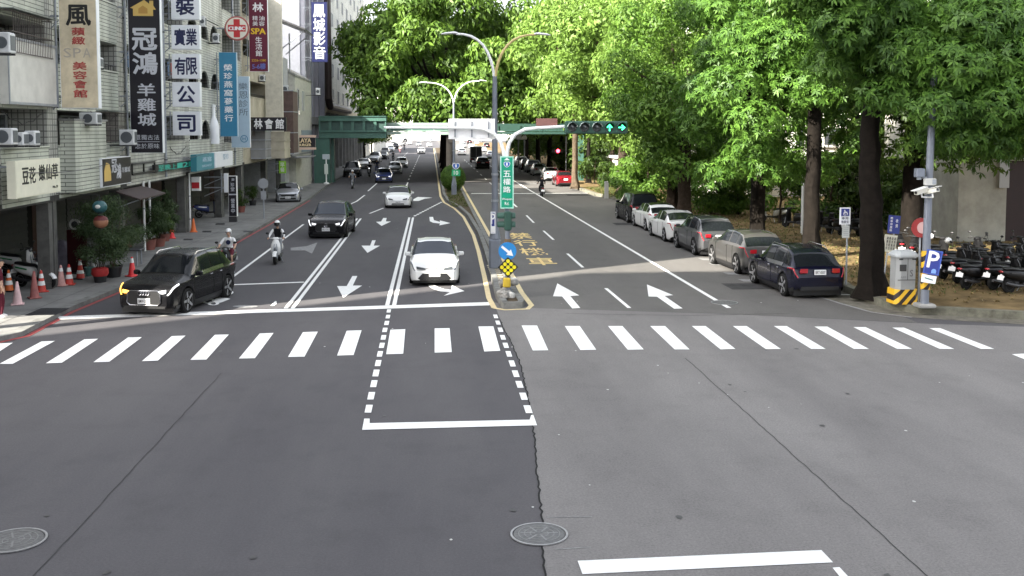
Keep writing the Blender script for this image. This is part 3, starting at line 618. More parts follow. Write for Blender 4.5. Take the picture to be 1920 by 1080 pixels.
# boxed out white balcony panel
def boxsign(name, label, cat, px0, px1, Yz, depth, m, X=XF): pass
a = PX(14, 107, XF+.25); b = PX(108, 190, XF+.25)
t = thing('blank_signboard', 'blank dirty white signboard boxed onto the lower balcony at the left edge', 'signboard', (XF, (a.y+b.y)/2, b.z))
MB().bb(XF+.002, XF+.25, a.y, b.y, 6.2, 8.2).build('box', mat('dirty_white_sheet', (.6, .59, .54), .6, var=.08, dirt=.2, scale=1.5), t)
k = MB(); k.bb(XF+.25, XF+.28, a.y, b.y, 8.12, 8.2); k.bb(XF+.25, XF+.28, a.y, b.y, 6.2, 6.28); k.bb(XF+.25, XF+.28, a.y, a.y+.07, 6.28, 8.12); k.bb(XF+.25, XF+.28, b.y-.07, b.y, 6.28, 8.12); k.build('frame', STEEL, t)
# projecting tile box on the green shophouse
t = thing('planter_box', 'tile clad box jutting from the first floor under the window air conditioner', 'planter', (XF, 37.8, 4.85))
MB().bb(XF+.005, XF+.5, 36.2, 39.6, 3.3, 5.75).build('box', T_GREEN, t); MB().bb(XF+.005, XF+.54, 36.1, 39.7, 5.75, 5.82).build('coping', STAIN, t)
# dark red awning and steel drain pipes
t = thing('awning', 'dark red awning over the shop door under the small black sign', 'awning', (XF, 40.5, 2.7))
MB().prism([(XF, 42.2, 3.0), (XF+.95, 42.2, 2.68), (XF+.95, 42.2, 2.63), (XF, 42.2, 2.95)], (0, 4.0, 0)).build('sheet', mat('maroon_sheet', (.055, .035, .033), .6, var=.25), t)
k = MB(); k.tube([(XF+.9, 42.3, 2.64), (XF, 42.3, 2.3)], .02); k.tube([(XF+.9, 46.1, 2.64), (XF, 46.1, 2.3)], .02); k.build('strut', STEEL, t)
for px, py, l in ((272, 474, 'white drain pipe left of the pair at the planted pots'), (283, 474, 'white drain pipe right of the pair at the planted pots'), (357, 434, 'stained white pipe beside the red post box')):
    p = PX(px, py, XF+.06); t = thing('drain_pipe', l, 'pipe', (p.x, p.y, PZ)); MB().cyl((p.x, p.y, PZ), (p.x, p.y, 3.2), .05, n=8).build('pipe', WHITE, t)
    k = MB(); [k.lathe([(.062, -.03), (.062, .03)], (p.x, p.y, z), n=8) for z in (.8, 2.)]; k.build('clamp', STEEL, t)
# ---------------------------------------------------------------- signs
BLK = mat('sign_black', (.012, .010, .016), .4); SILV = mat('silver_letter', (.55, .56, .6), .4); SW = mat('sign_white', (.80, .82, .85), .4, var=.03, dirt=.06)
CREAM = mat('sign_cream', (.74, .72, .58), .5, var=.04, dirt=.08); NAVYL = mat('navy_letter', (.015, .02, .075), .4); BLKL = mat('black_letter', (.01, .01, .01), .5)
OLDB = mat('peeling_board', (.66, .57, .40), .7, var=.12, dirt=.3, scale=1.8); REDL = mat('faded_red_letter', (.38, .07, .06), .6, var=.3, scale=5)
TEALS = mat('teal_sign', (.035, .20, .34), .4, var=.05); LBLUE = mat('pale_blue_sign', (.42, .55, .66), .4, var=.05); MAROON = mat('maroon_sign', (.12, .008, .03), .4)
VBLUE = mat('video_blue_shaded', (.012, .018, .11), .5); NAVYS = mat('royal_blue_sign', (.03, .045, .24), .4); GOLD = mat('gold_letter', (.62, .42, .12), .5); WL = mat('white_letter', (.8, .8, .8), .5); GREYL = mat('grey_letter', (.14, .18, .22), .5)  # first blue darkened: shade put into the video sign's colour
REDC = mat('clinic_red', (.5, .025, .03), .45)
def blade(name, label, px0, py0, px1, py1, Y, face, th=.28, edge=SW, arm=True, group=None, cat='sign', xw=XF):
    """sign standing out from the facade, facing the junction"""
    a = PY(px0, py1, Y); b = PY(px1, py0, Y); t = thing(name, label, cat, (a.x, Y, a.z), group=group)
    MB().bb(a.x, b.x, Y+.006, Y+th, a.z, b.z).build('box', edge, t)
    MB().bb(a.x+.02, b.x-.02, Y-.006, Y+.006, a.z+.02, b.z-.02).build('panel', face, t)
    if arm:
        k = MB()
        for q in ((.08, .36, .64, .92) if b.z-a.z > 2.5 else (.25, .8)):
            z = a.z+(b.z-a.z)*q; k.bb(xw-.1, b.x-.1, Y+th+.002, Y+th+.06, z-.03, z+.03)
            if a.x > xw+.3: k.tube([(a.x, Y+th+.03, z), (xw-.1, Y+th+.03, z-.5)], .025, 5)
        if a.x > xw+.3: k.tube([(a.x-.15, Y+th/2, a.z), (a.x-.15, Y+th/2, b.z)], .035, 6)
        k.build('bracket', STEEL, t)
    return t, Plane((a.x, Y-.006, a.z), (b.x-a.x, 0, 0), (0, 0, b.z-a.z), (0, -1, 0))
def wallsign(name, label, px0, px1, pyT, pyB, X, face, th=.18, cat='sign', edge=SW, group=None):
    """sign lying along the facade, facing the road; heights read at its left end"""
    a = PX(px0, pyB, X); b = PX(px1, pyB, X); z1 = PX(px0, pyT, X).z; z0 = a.z
    t = thing(name, label, cat, (X, (a.y+b.y)/2, z0), group=group)
    MB().bb(X-th, X-.01, a.y, b.y, z0, z1).build('box', edge, t); MB().bb(X-.01, X, a.y+.03, b.y-.03, z0+.03, z1-.03).build('panel', face, t)
    k = MB(); k.bb(XF-.05, X-th, a.y+.2, a.y+.26, z1-.2, z1-.14); k.bb(XF-.05, X-th, b.y-.26, b.y-.2, z1-.2, z1-.14); 
    if X-th > XF: k.build('bracket', STEEL, t)
    return t, Plane((X, a.y, z0), (0, b.y-a.y, 0), (0, 0, z1-z0), (1, 0, 0))
def lett(par, m, name='lettering'): 
    return lambda mb: mb.build(name, m, par, fix=False)
# stained beauty sign
t, P = blade('vertical_sign', 'tall stained cream beauty parlour sign with black brush character and red characters', 115, -70, 178, 203, 35.4, OLDB, .3)
k = MB(); text(k, P, '風', .2, .57, .84, .71, .03); k.build('lettering', BLKL, t, fix=False)
k = MB(); column(k, P, '蘋緻', .34, .435, .68, .56, .14, .03); column(k, P, '美容會館', .34, .07, .70, .325, .14, .03); k.build('lettering', REDL, t, fix=False)
k = MB(); row(k, P, 'SPA', .08, .35, .85, .415, .2, 0); k.build('ghost_lettering', mat('faded_grey_letter', (.42, .38, .32), .7), t, fix=False)
# tall black sign
t, P = blade('vertical_sign', 'tall black restaurant sign with a golden house emblem and silver brush characters', 246, -12, 299, 287, 43.0, BLK, .3)
k = MB(); column(k, P, '冠鴻', .12, .49, .88, .79, .1, .03); column(k, P, '羊雞城', .24, .165, .80, .445, .16, .02)
row(k, P, '還獨古法', .12, .083, .90, .115, .12, 0); row(k, P, '忠於原味', .12, .028, .90, .06, .12, 0); flat(k, P, [(.1, .07), (.9, .07), (.9, .073), (.1, .073)]); k.build('lettering', SILV, t, fix=False)
k = MB(); flat(k, P, [(.17, .86), (.79, .86), (.79, .90), (.88, .90), (.80, .925), (.80, .955), (.68, .955), (.68, .935), (.52, .96), (.08, .91), (.17, .905)]); k.build('house_emblem', GOLD, t)
k = MB(); flat(k, P, [(.34, .875), (.62, .875), (.62, .905), (.48, .925), (.34, .905)], .01); k.build('emblem_window', mat('gold_dark', (.45, .25, .06), .5), t)
# white company boxes
for i, (ch, y0, y1, l) in enumerate((('裝', -14, 36, 'topmost cut by the photo'), ('實業', 47, 92, 'second from the top'), ('有限', 101, 147, 'third from the top'), ('公', 154, 200, 'second from the bottom'), ('司', 209, 254, 'lowest, one large navy character'))):
    t, P = blade('box_sign', 'white light box of the company sign stack, '+l, 321+i*.8, y0, 373+i*.5, y1, 50.0, SW, .4, group='white company sign boxes')
    k = MB(); row(k, P, ch, .1 if len(ch) > 1 else .16, .16, .92 if len(ch) > 1 else .84, .84, .06, .03); k.build('lettering', NAVYL, t, fix=False)
# clinic
a = PY(444, 53, 62.6); t = thing('round_sign', 'round clinic sign with a red cross', 'sign', (a.x, 62.6, a.z))
MB().lathe([(.70, 0), (.72, .01), (.72, .22), (.70, .23)], (a.x, 62.6, a.z), 'y', 32).build('box', mat('clinic_rim', (.36, .1, .09), .4), t)
MB().lathe([(.63, -.01), (.63, .0)], (a.x, 62.6, a.z), 'y', 32).build('panel', mat('clinic_cream', (.72, .68, .58), .5), t)
P = Plane((a.x-.7, 62.59, a.z-.7), (1.4, 0, 0), (0, 0, 1.4), (0, -1, 0))
k = MB(); flat(k, P, [(.37, .12), (.63, .12), (.63, .36), (.87, .36), (.87, .64), (.63, .64), (.63, .88), (.37, .88), (.37, .64), (.13, .64), (.13, .36), (.37, .36)]); k.build('cross', REDC, t)
k = MB(); text(k, P, 'CLINIC', .17, .42, .83, .57, .03, .012); k.build('lettering', WL, t, fix=False)
MB().bb(XF-.2, a.x-.6, 62.7, 62.78, a.z-.04, a.z+.04).build('bracket', STEEL, t)
# blue tonic shop sign, pale blue clinic sign
t, P = blade('vertical_sign', 'deep blue vertical sign with white characters below the round clinic sign', 413, 98, 443, 256, 61.4, TEALS, .3, edge=LBLUE)
k = MB(); column(k, P, '榮珍燕窩蔘藥行', .27, .17, .75, .87, .22, .015); k.build('lettering', WL, t, fix=False)
t, P = blade('vertical_sign', 'pale blue clinic sign with grey characters, half behind the deep blue sign', 434, 143, 467, 277, 65.2, LBLUE, .3, edge=SW)
k = MB(); column(k, P, '樂恩診所', .44, .44, .92, .92, .18, .0); k.build('lettering', GREYL, t, fix=False)
k = MB(); cu, cv = .68, .125
k.prism([P.p(cu+.2*math.cos(a/28*6.283), cv+.052*math.sin(a/28*6.283), .003) for a in range(28)], P.N*.005); k.build('emblem', mat('emblem_blue', (.06, .22, .36), .5), t)
k = MB(); k.prism([P.p(cu+.155*math.cos(a/28*6.283), cv+.041*math.sin(a/28*6.283), .009) for a in range(28)], P.N*.004); k.build('emblem_field', LBLUE, t)
k = MB(); text(k, P, 'H', cu-.08, cv-.022, cu+.08, cv+.022, .02, .014); k.build('emblem_letter', mat('emblem_blue', (.06, .22, .36)), t, fix=False)
# maroon spa sign
t, P = blade('vertical_sign', 'maroon vertical spa sign with white characters and a yellow word', 468, -6, 501, 134, 71.5, MAROON, .3, edge=SW)
k = MB(); text(k, P, '林', .22, .80, .78, .92, .03); column(k, P, '精美', .2, .605, .48, .75, .15, .005); column(k, P, '油容', .54, .605, .84, .75, .15, .005); column(k, P, '生活館', .34, .20, .68, .47, .12, .01); k.build('lettering', WL, t, fix=False)
k = MB(); text(k, P, 'SPA', .12, .50, .88, .58, .03); text(k, P, '2226-1380', .12, .135, .88, .165, .0); k.build('lettering', mat('yellow_letter', (.75, .48, .02), .5), t, fix=False)
k = MB(); text(k, P, '5-6樓', .15, .03, .85, .11, .02); k.build('lettering', mat('blue_letter', (.12, .14, .42), .5), t, fix=False)
t, P = blade('shop_sign', 'black horizontal club sign with three white brush characters', 469, 220, 536, 245, 72.4, BLK, .3, edge=BLK, xw=XF)
k = MB(); row(k, P, '林會館', .08, .14, .97, .88, .22, .03); k.build('lettering', WL, t, fix=False)
# blue video sign
t, P = blade('vertical_sign', 'royal blue vertical video shop sign with four white brush characters', 585, 4, 613, 116, 103.8, VBLUE, .4, edge=VBLUE)
k = MB(); column(k, P, '鳳城影音', .12, .04, .86, .97, .08, .03); k.build('lettering', WL, t, fix=False)
# burger sign
t, P = blade('shop_sign', 'black burger shop sign between cream strips at the foot of the beige house', 552, 258, 591, 276, 94.6, BLK, .4, edge=BLK, xw=-11.9)
k = MB(); text(k, P, 'LAYA', .2, .48, .8, .92, .03); text(k, P, 'BURGER', .2, .1, .8, .38, .02); k.build('lettering', mat('cream_letter', (.78, .62, .38), .5), t, fix=False)
k = MB(); k.prism([P.p(-.02, 1.02), P.p(1.02, 1.02), P.p(1.02, 1.26), P.p(-.02, 1.26)], (0, .4, 0)); k.prism([P.p(-.02, -.26), P.p(1.02, -.26), P.p(1.02, -.02), P.p(-.02, -.02)], (0, .4, 0)); k.build('strip', mat('sign_strip', (.66, .48, .38), .5), t)
# facade signs
t, P = wallsign('shop_sign', 'cream bean dessert shop sign with black brush characters', 31, 115, 302, 373, XF+.75, CREAM, .25, edge=CREAM)
k = MB(); row(k, P, '豆花', .12, .36, .42, .80, .1, .02); row(k, P, '嫩仙草', .48, .40, .94, .84, .08, .02); text(k, P, 'No.33', .80, .14, .92, .21, .01); k.build('lettering', BLKL, t, fix=False)
t, P = wallsign('shop_sign', 'small black restaurant sign with a golden roof emblem and white brush characters', 193, 247, 297, 352, XF+.6, BLK, .5)
k = MB(); column(k, P, '冠', .3, .45, .47, .95, .04, .02); column(k, P, '鴻', .46, .22, .62, .78, .04, .02); row(k, P, '羊雞城', .64, .42, .95, .62, .06, 0); k.build('lettering', SILV, t, fix=False)
k = MB(); flat(k, P, [(.05, .2), (.27, .2), (.27, .5), (.22, .8), (.12, .84), (.05, .55)]); k.build('emblem', GOLD, t)
t, P = wallsign('led_sign', 'black ticker board with glowing teal characters under the white company boxes', 292, 365, 309, 324, XF+.3, BLK, .15, edge=BLK)
k = MB(); row(k, P, '至晚上12點', .05, .14, .97, .86, .1, .01); k.build('lettering', mat('led_teal', (.02, .26, .20), .5, emit=.1), t, fix=False)
t = thing('sign_frame', 'empty black steel frame left of the ticker board', 'frame', (XF+.3, 44.8, 3.9)); k = MB()
a = PX(249, 327, XF+.3); b = PX(291, 324, XF+.3); 
for z in (a.z, a.z+.42): k.bb(XF+.24, XF+.32, a.y, b.y, z-.04, z+.04)
for q in (0, .5, 1): y = a.y+(b.y-a.y)*q; k.bb(XF+.25, XF+.31, y-.04, y+.04, a.z, a.z+.42)
k.build('frame', BLACK, t); k = MB(); k.bb(XF-.02, XF+.25, a.y, a.y+.05, a.z+.35, a.z+.4); k.build('bracket', STEEL, t)
t, P = wallsign('shop_sign', 'teal shop sign with pale lettering beside the white one over the brown shutters', 369, 402, 290, 322, XF+.7, mat('teal_board', (.05, .24, .30), .4), .3, edge=mat('teal_board', (.05, .24, .30)))
k = MB(); row(k, P, '燕窩', .3, .5, .85, .8, .1, .01); text(k, P, 'BIRDNEST', .3, .2, .85, .34, 0); k.build('lettering', LBLUE, t, fix=False)
t, P = wallsign('shop_sign', 'white shop sign with pale grey writing right of the teal one', 404, 437, 286, 315, XF+.75, SW, .3)
k = MB(); row(k, P, '榮珍', .4, .45, .75, .85, .1, 0); k.build('lettering', mat('pale_grey_letter', (.36, .45, .55), .5), t, fix=False)
# lime green hanging sign, small items
t, P = blade('hanging_sign', 'lime green hanging sign in the arcade above the silver parked car', 523, 302, 536, 325, 84, mat('lime_sign', (.30, .62, .05), .5), .1, edge=mat('lime_sign', (.30, .62, .05)), xw=-14)
k = MB(); column(k, P, '早餐', .2, .1, .8, .9, .1, .01); k.build('lettering', WL, t, fix=False)
t, P = blade('light_box', 'upright black and white light box standing on the pavement before the brown shutter', 429, 330, 443, 406, 60.2, BLK, .35, edge=WHITE, arm=False)
k = MB(); column(k, P, '御珍堂', .3, .62, .75, .95, .1, .01); column(k, P, '營業中', .3, .08, .75, .45, .1, .01); flat(k, P, [(.05, .53), (.95, .53), (.95, .56), (.05, .56)]); k.build('lettering', SILV, t, fix=False)
a = PY(429, 406, 60.2); b = PY(443, 406, 60.2); MB().bb(a.x, b.x, 60.23, 60.52, PZ, a.z).build('foot', DARK, t)
t, P = blade('light_box', 'narrow white light tube sign left of the black upright light box', 420, 325, 427, 361, 60, SW, .2, edge=WHITE, xw=-12.9)
# red letter box sign
t, P = blade('hanging_sign', 'red and white hanging box beside the stained pipe', 359, 332, 374, 358, 55.4, mat('red_box', (.5, .02, .03), .4), .35, edge=WHITE, xw=-12.9)
k = MB(); flat(k, P, [(.02, .02), (.98, .02), (.98, .18), (.02, .18)]); flat(k, P, [(.02, .62), (.98, .62), (.98, .98), (.02, .98)]); k.build('band', WHITE, t)
# white bottle shaped banner on tiles
a = PY(402, 270, 60.6); t = thing('bottle_sign', 'white bottle shaped sign left of the deep blue sign', 'sign', (a.x, 60.6, a.z))
k = MB(); k.lathe([(.28, 0), (.3, .1), (.3, 1.0), (.22, 1.3), (.1, 1.6), (.09, 2.1), (.12, 2.12), (.12, 2.25), (.02, 2.27)], (a.x, 60.6, a.z), n=14); k.build('bottle', SW, t, smooth=True)
k = MB(); k.bb(XF-.1, a.x-.1, 60.6, 60.65, a.z+.8, a.z+.85); k.build('bracket', STEEL, t)
# protruding enclosures of the cream building
for x0, x1, y0, y1, Y, m, l in ((505, 533, 248, 296, 76, PLASTER, 'beige sheet metal enclosure under the black club sign'), (482, 497, 245, 297, 73.4, GREYP, 'grey glazed enclosure left of the beige one'), (534, 549, 170, 288, 84, mat('rusty_cage', (.11, .07, .06), .7, var=.3), 'rust brown caged balcony stack right of the black club sign')):
    a = PY(x0, y1, Y); b = PY(x1, y0, Y); t = thing('balcony_enclosure', l, 'balcony', (XF, Y+1, a.z)); xr = max(b.x, XF+.4)
    MB().bb(XF+.002, xr, Y, Y+3, a.z, b.z).build('box', m, t)
    k = MB(); [k.bb(XF, xr+.03, Y-.03, Y+3.03, z-.04, z+.04) for z in np.linspace(a.z, b.z, 4)]; k.build('frame', STEEL if m is not PLASTER else PLASTER, t)
# steel awning on roof edge and satellite frames
t = thing('roof_canopy', 'dark corrugated roof canopy on struts left of the video shop sign', 'canopy', (-13, 92, 13.5))
a = PY(548, 42, 90); b = PY(577, 60, 90); MB().prism([(a.x-3, 88, a.z+.9), (b.x, 88, b.z), (b.x, 88, b.z+.12), (a.x-3, 88, a.z+1.02)], (0, 6, 0)).build('sheet', DARK, t)
k = MB(); k.tube([(b.x-.2, 89, b.z), (a.x-1, 89, a.z-2.5)], .05); k.tube([(b.x-.2, 93, b.z), (a.x-1, 93, a.z-2.5)], .05); k.bb(a.x-3, a.x-2.8, 88.2, 93.8, 11.6, a.z+.9); k.build('strut', STEEL, t)
# overhead wires and pipes on facades
t = thing('cable', 'sagging black cable along the shophouse fronts above the arcade', 'cable', (XF+.06, 42, 3.5))
k = MB(); pts = []
for i in range(41): y = 31+i; pts.append((XF+.8 if i < 26 else XF+.3, y, 4.2-.12*math.sin((i % 8)/8*math.pi)))
k.tube(pts, .012, 5); k.build('wire', BLACK, t)
for px, l in ((239, 'grey riser pipe left of the tall black sign'), (310, 'grey riser pipe behind the white company boxes'), (440, 'grey riser pipe behind the pale blue clinic sign'), (545, 'pale riser pipe right of the caged balconies')):
    y = PX(px, 243, XF+.06).y; t = thing('riser_pipe', l, 'pipe', (XF+.06, y, 3.2)); MB().cyl((XF+.06, y, 3.2), (XF+.06, y, 14), .06, n=8).build('pipe', STEEL, t)
    k = MB(); [k.bb(XF, XF+.13, y-.08, y+.08, z, z+.05) for z in (4, 7, 10, 13)]; k.build('clamp', DARK, t)

# window cages, small clutter on the fronts
CAGE = mat('rusty_bars', (.10, .085, .075), .6, .3, var=.4, scale=6)
for y0, y1, z0, z1, l in ((31.6, 34.9, 7.75, 8.95, 'barred window cage over the blank signboard'), (36.4, 39.2, 7.75, 8.9, 'barred window cage on the upper balcony right of the stained beauty sign'), (40.2, 42.9, 5.0, 6.1, 'barred window cage beside the foot of the tall black sign'), (44.2, 47.0, 5.0, 6.1, 'barred window cage left of the lowest company box'), (44.2, 47.0, 7.8, 8.9, 'barred window cage behind the bracing of the tall black sign'), (66.5, 69.5, 7.4, 8.8, 'barred window cage left of the maroon spa sign'), (72, 75, 5, 6.1, 'barred window cage over the black club sign'), (82, 87.5, 4.9, 6.1, 'long barred cage on the grey concrete shophouse')):
    t = thing('window_cage', l, 'window cage', (XF, (y0+y1)/2, z0)); x = XF+.32; k = MB()
    for z in (z0, (z0+z1)/2, z1): k.tube([(XF, y0, z), (x, y0, z), (x, y1, z), (XF, y1, z)], .016, 5)
    k.build('rail', CAGE, t); k = MB()
    for y in np.arange(y0+.14, y1, .14): k.tube([(x, y, z0), (x, y, z1)], .009, 4)
    k.build('bars', CAGE, t); MB().bb(XF+.001, x+.12, y0-.08, y1+.08, z1+.05, z1+.08).build('rain_hood', mat('hood_sheet', (.2, .22, .2), .5, .2, var=.3, dirt=.4), t)
CLOTH = [mat('laundry_blue', (.12, .18, .28), .9), mat('laundry_red', (.3, .08, .07), .9), mat('laundry_white', (.55, .55, .53), .9)]
t = thing('laundry_line', 'line of hung laundry on the balcony behind the arched openings', 'laundry', (XF-.2, 47.5, 8.6)); MB().tube([(XF-.15, 44.2, 8.75), (XF-.15, 54, 8.75)], .012, 5).build('line', STEEL, t)
for i, y in enumerate((44.8, 45.5, 46.3, 51.5, 52.1, 53)): k = MB(); k.prism([(XF-.16, y, 8.74), (XF-.16, y+.45, 8.74), (XF-.16, y+.42, 8.05), (XF-.16, y+.05, 8.1)], (.02, 0, 0)); k.build('garment', CLOTH[i % 3], t)
for k_, (y, z, l) in enumerate(((33, 6.0, 'loose black cable hanging on the green tiled front at the left'), (41, 6.1, 'loose black cable drooping beside the tall black sign'), (52.5, 4.6, 'loose black cable under the white company boxes'), (67, 6.0, 'loose black cable on the white tiled front'))):
    t = thing('cable', l, 'cable', (XF+.03, y, z)); q = MB(); q.tube([(XF+.03, y-1.6+i*.3, z-.35*math.sin(i/11*math.pi)+.04*math.sin(i*2.1+k_)) for i in range(12)], .014, 5); q.build('wire', BLACK, t)
# ================================================================ trees
BARK = mat('bark', (.042, .031, .023), .95, var=.4, scale=5, bump=1., bscale=9); BARKL = mat('pale_bark', (.085, .064, .044), .95, var=.35, scale=3, bump=.8, bscale=12); BARKD = mat('shaded_bark', (.010, .008, .0065), .95, var=.4, scale=5, bump=1., bscale=9)  # last bark is near-black: crown shade put into its colour
LF_FIG = leafmat('leaf_median', (.026, .062, .010), (.125, .215, .030), .26)
LF_RAIN = leafmat('leaf_yellow_green', (.065, .120, .018), (.165, .265, .052), .32)
LF_NEAR = leafmat('leaf_near', (.024, .066, .012), (.12, .235, .036), .3)
LF_DARK = leafmat('leaf_dark', (.018, .042, .009), (.075, .125, .022), .38)
LF_BUSH = leafmat('leaf_bush', (.030, .075, .011), (.125, .225, .032), .3)
def leaves(boughs, n, L, wd, whorl=1, droop=.3, up=.25, seed=1, fill=.55):
    """boughs: (cx,cy,cz,rx,ry,rz) clumps; leaf quads sit through the outer part of each clump"""
    r = np.random.default_rng(seed); B = np.array(boughs, dtype=float)
    wt = B[:, 3]*B[:, 4]+B[:, 4]*B[:, 5]+B[:, 3]*B[:, 5]; idx = r.choice(len(B), n, p=wt/wt.sum())
    d = r.normal(size=(n, 3)); d[:, 2] += .2; d /= np.linalg.norm(d, axis=1)[:, None]
    rad = fill+(1.06-fill)*r.random(n)**.6
    P = B[idx, :3]+d*B[idx, 3:]*rad[:, None]
    nrm = d+np.array([0, 0, up])+r.normal(size=(n, 3))*.35; nrm /= np.linalg.norm(nrm, axis=1)[:, None]
    V = []; tot = n*whorl
    ref = r.normal(size=(n, 3)); t1 = np.cross(nrm, ref); t1 /= np.linalg.norm(t1, axis=1)[:, None]; t2 = np.cross(nrm, t1)
    out = np.empty((n, whorl, 4, 3))
    for k in range(whorl):
        a = 2*math.pi*k/whorl+r.random(n)*.6
        ca, sa = np.cos(a)[:, None], np.sin(a)[:, None]
        dr = (t1*ca+t2*sa)*(1 if whorl > 1 else 1)+nrm*(.15 if whorl > 1 else .1); dr[:, 2] -= droop; dr /= np.linalg.norm(dr, axis=1)[:, None]
        sd = np.cross(dr, nrm); sd /= np.maximum(1e-6, np.linalg.norm(sd, axis=1))[:, None]
        ln = (L*(.65+.7*r.random(n)))[:, None]; w2 = wd/2*ln/L
        out[:, k, 0] = P; out[:, k, 1] = P+dr*ln*.5+sd*w2+nrm*ln*.06; out[:, k, 2] = P+dr*ln-np.array([0, 0, 1])*ln*.12; out[:, k, 3] = P+dr*ln*.5-sd*w2+nrm*ln*.06
    return out.reshape(-1, 3), tot
def leaf_mesh(name, V, nq, m):
    me = bpy.data.meshes.new(name); me.vertices.add(nq*4); me.loops.add(nq*4); me.polygons.add(nq)
    me.vertices.foreach_set('co', V.astype(np.float32).ravel()); me.loops.foreach_set('vertex_index', np.arange(nq*4, dtype=np.int32))
    me.polygons.foreach_set('loop_start', np.arange(0, nq*4, 4, dtype=np.int32)); me.polygons.foreach_set('loop_total', np.full(nq, 4, dtype=np.int32))
    me.update(calc_edges=True); me.materials.append(m); return me
def crown(par, boughs, n, L, wd, m, whorl=1, droop=.3, up=.25, seed=1, name='crown', fill=.55):
    V, q = leaves(boughs, n, L, wd, whorl, droop, up, seed, fill); me = leaf_mesh(name, V, q, m); o = bpy.data.objects.new(name, me); C.objects.link(o); o.parent = par; return o
def trunk(par, pts, rs, m, limbs=(), flare=True, name='trunk'):
    mb = MB(); P = [Vector(p) for p in pts]; out = []; rr = []
    for i in range(len(P)-1):
        for j in range(6):
            f = j/6; out.append(P[i].lerp(P[i+1], f)+Vector((random.uniform(-.03, .03), random.uniform(-.03, .03), 0))*(1 if out else 0)); rr.append(rs[i]+(rs[i+1]-rs[i])*f)
    out.append(P[-1]); rr.append(rs[-1])
    if flare: rr[0] *= 1.55; rr[1] *= 1.15
    nv0 = len(mb.v); NR = 18; mb.tube(out, rr, NR); ph = random.uniform(0, 6)
    for i in range(len(out)):          # furrows and buttressed roots
        for q in range(NR):
            v = Vector(mb.v[nv0+i*NR+q]); c = out[i]; a = 2*math.pi*q/NR; fl = .22*max(0, 1-i/3) if flare else 0
            mb.v[nv0+i*NR+q] = tuple(c+(v-c)*(1+fl*math.sin(5*a+ph)+.06*math.sin(3*a+ph+i*.35)+random.uniform(-.07, .07)))
    for a, b, r0 in limbs:
        a = Vector(a); b = Vector(b); mid = a.lerp(b, .5)+Vector((0, 0, -.1*(b-a).length)); mb.tube([a, a.lerp(mid, .5)+Vector((.05, 0, 0)), mid, mid.lerp(b, .5), b], [r0, r0*.85, r0*.7, r0*.5, r0*.25], 8)
    return mb.build(name, m, par, smooth=True, world=False)
def rb(seed, n, c, R3, r0, r1, low=-1.):
    """scatter n clumps inside an ellipsoid c,R3"""
    r = random.Random(seed); out = []
    while len(out) < n:
        x, y, z = r.uniform(-1, 1), r.uniform(-1, 1), r.uniform(low, 1)
        if .25 < x*x+y*y+z*z < 1: q = r.uniform(r0, r1); out.append((c[0]+x*R3[0], c[1]+y*R3[1], c[2]+z*R3[2], q*1.15, q*1.15, q*.8))
    return out
def tree(label, loc, c, R3, nb, br, nl, L, wd, m, th, tr, bark=BARK, whorl=1, droop=.3, seed=1, name='broadleaf_tree', group=None, low=-1., lean=(0, 0), nlimb=6, extra=()):
    """c: crown centre above the foot, R3: crown half sizes"""
    t = thing(name, label, 'tree', loc, group=group); bo = rb(seed, nb, c, R3, *br, low=low)+list(extra)
    crown(t, bo, nl, L, wd, m, whorl, droop, seed=seed)
    top = Vector((c[0]*.6+lean[0], c[1]*.6+lean[1], c[2])); fork = Vector((lean[0]*.6, lean[1]*.6, th))
    rnd = random.Random(seed+5); limbs = []
    for i in range(nlimb):
        b = bo[rnd.randrange(nb)]; s = fork.lerp(top, rnd.uniform(0, .6)); limbs.append((s, b[:3], tr*.4))
    trunk(t, [(0, 0, -.1), (lean[0]*.3, lean[1]*.3, th*.5), fork, top], [tr, tr*.85, tr*.75, tr*.3], bark, limbs)
    return t
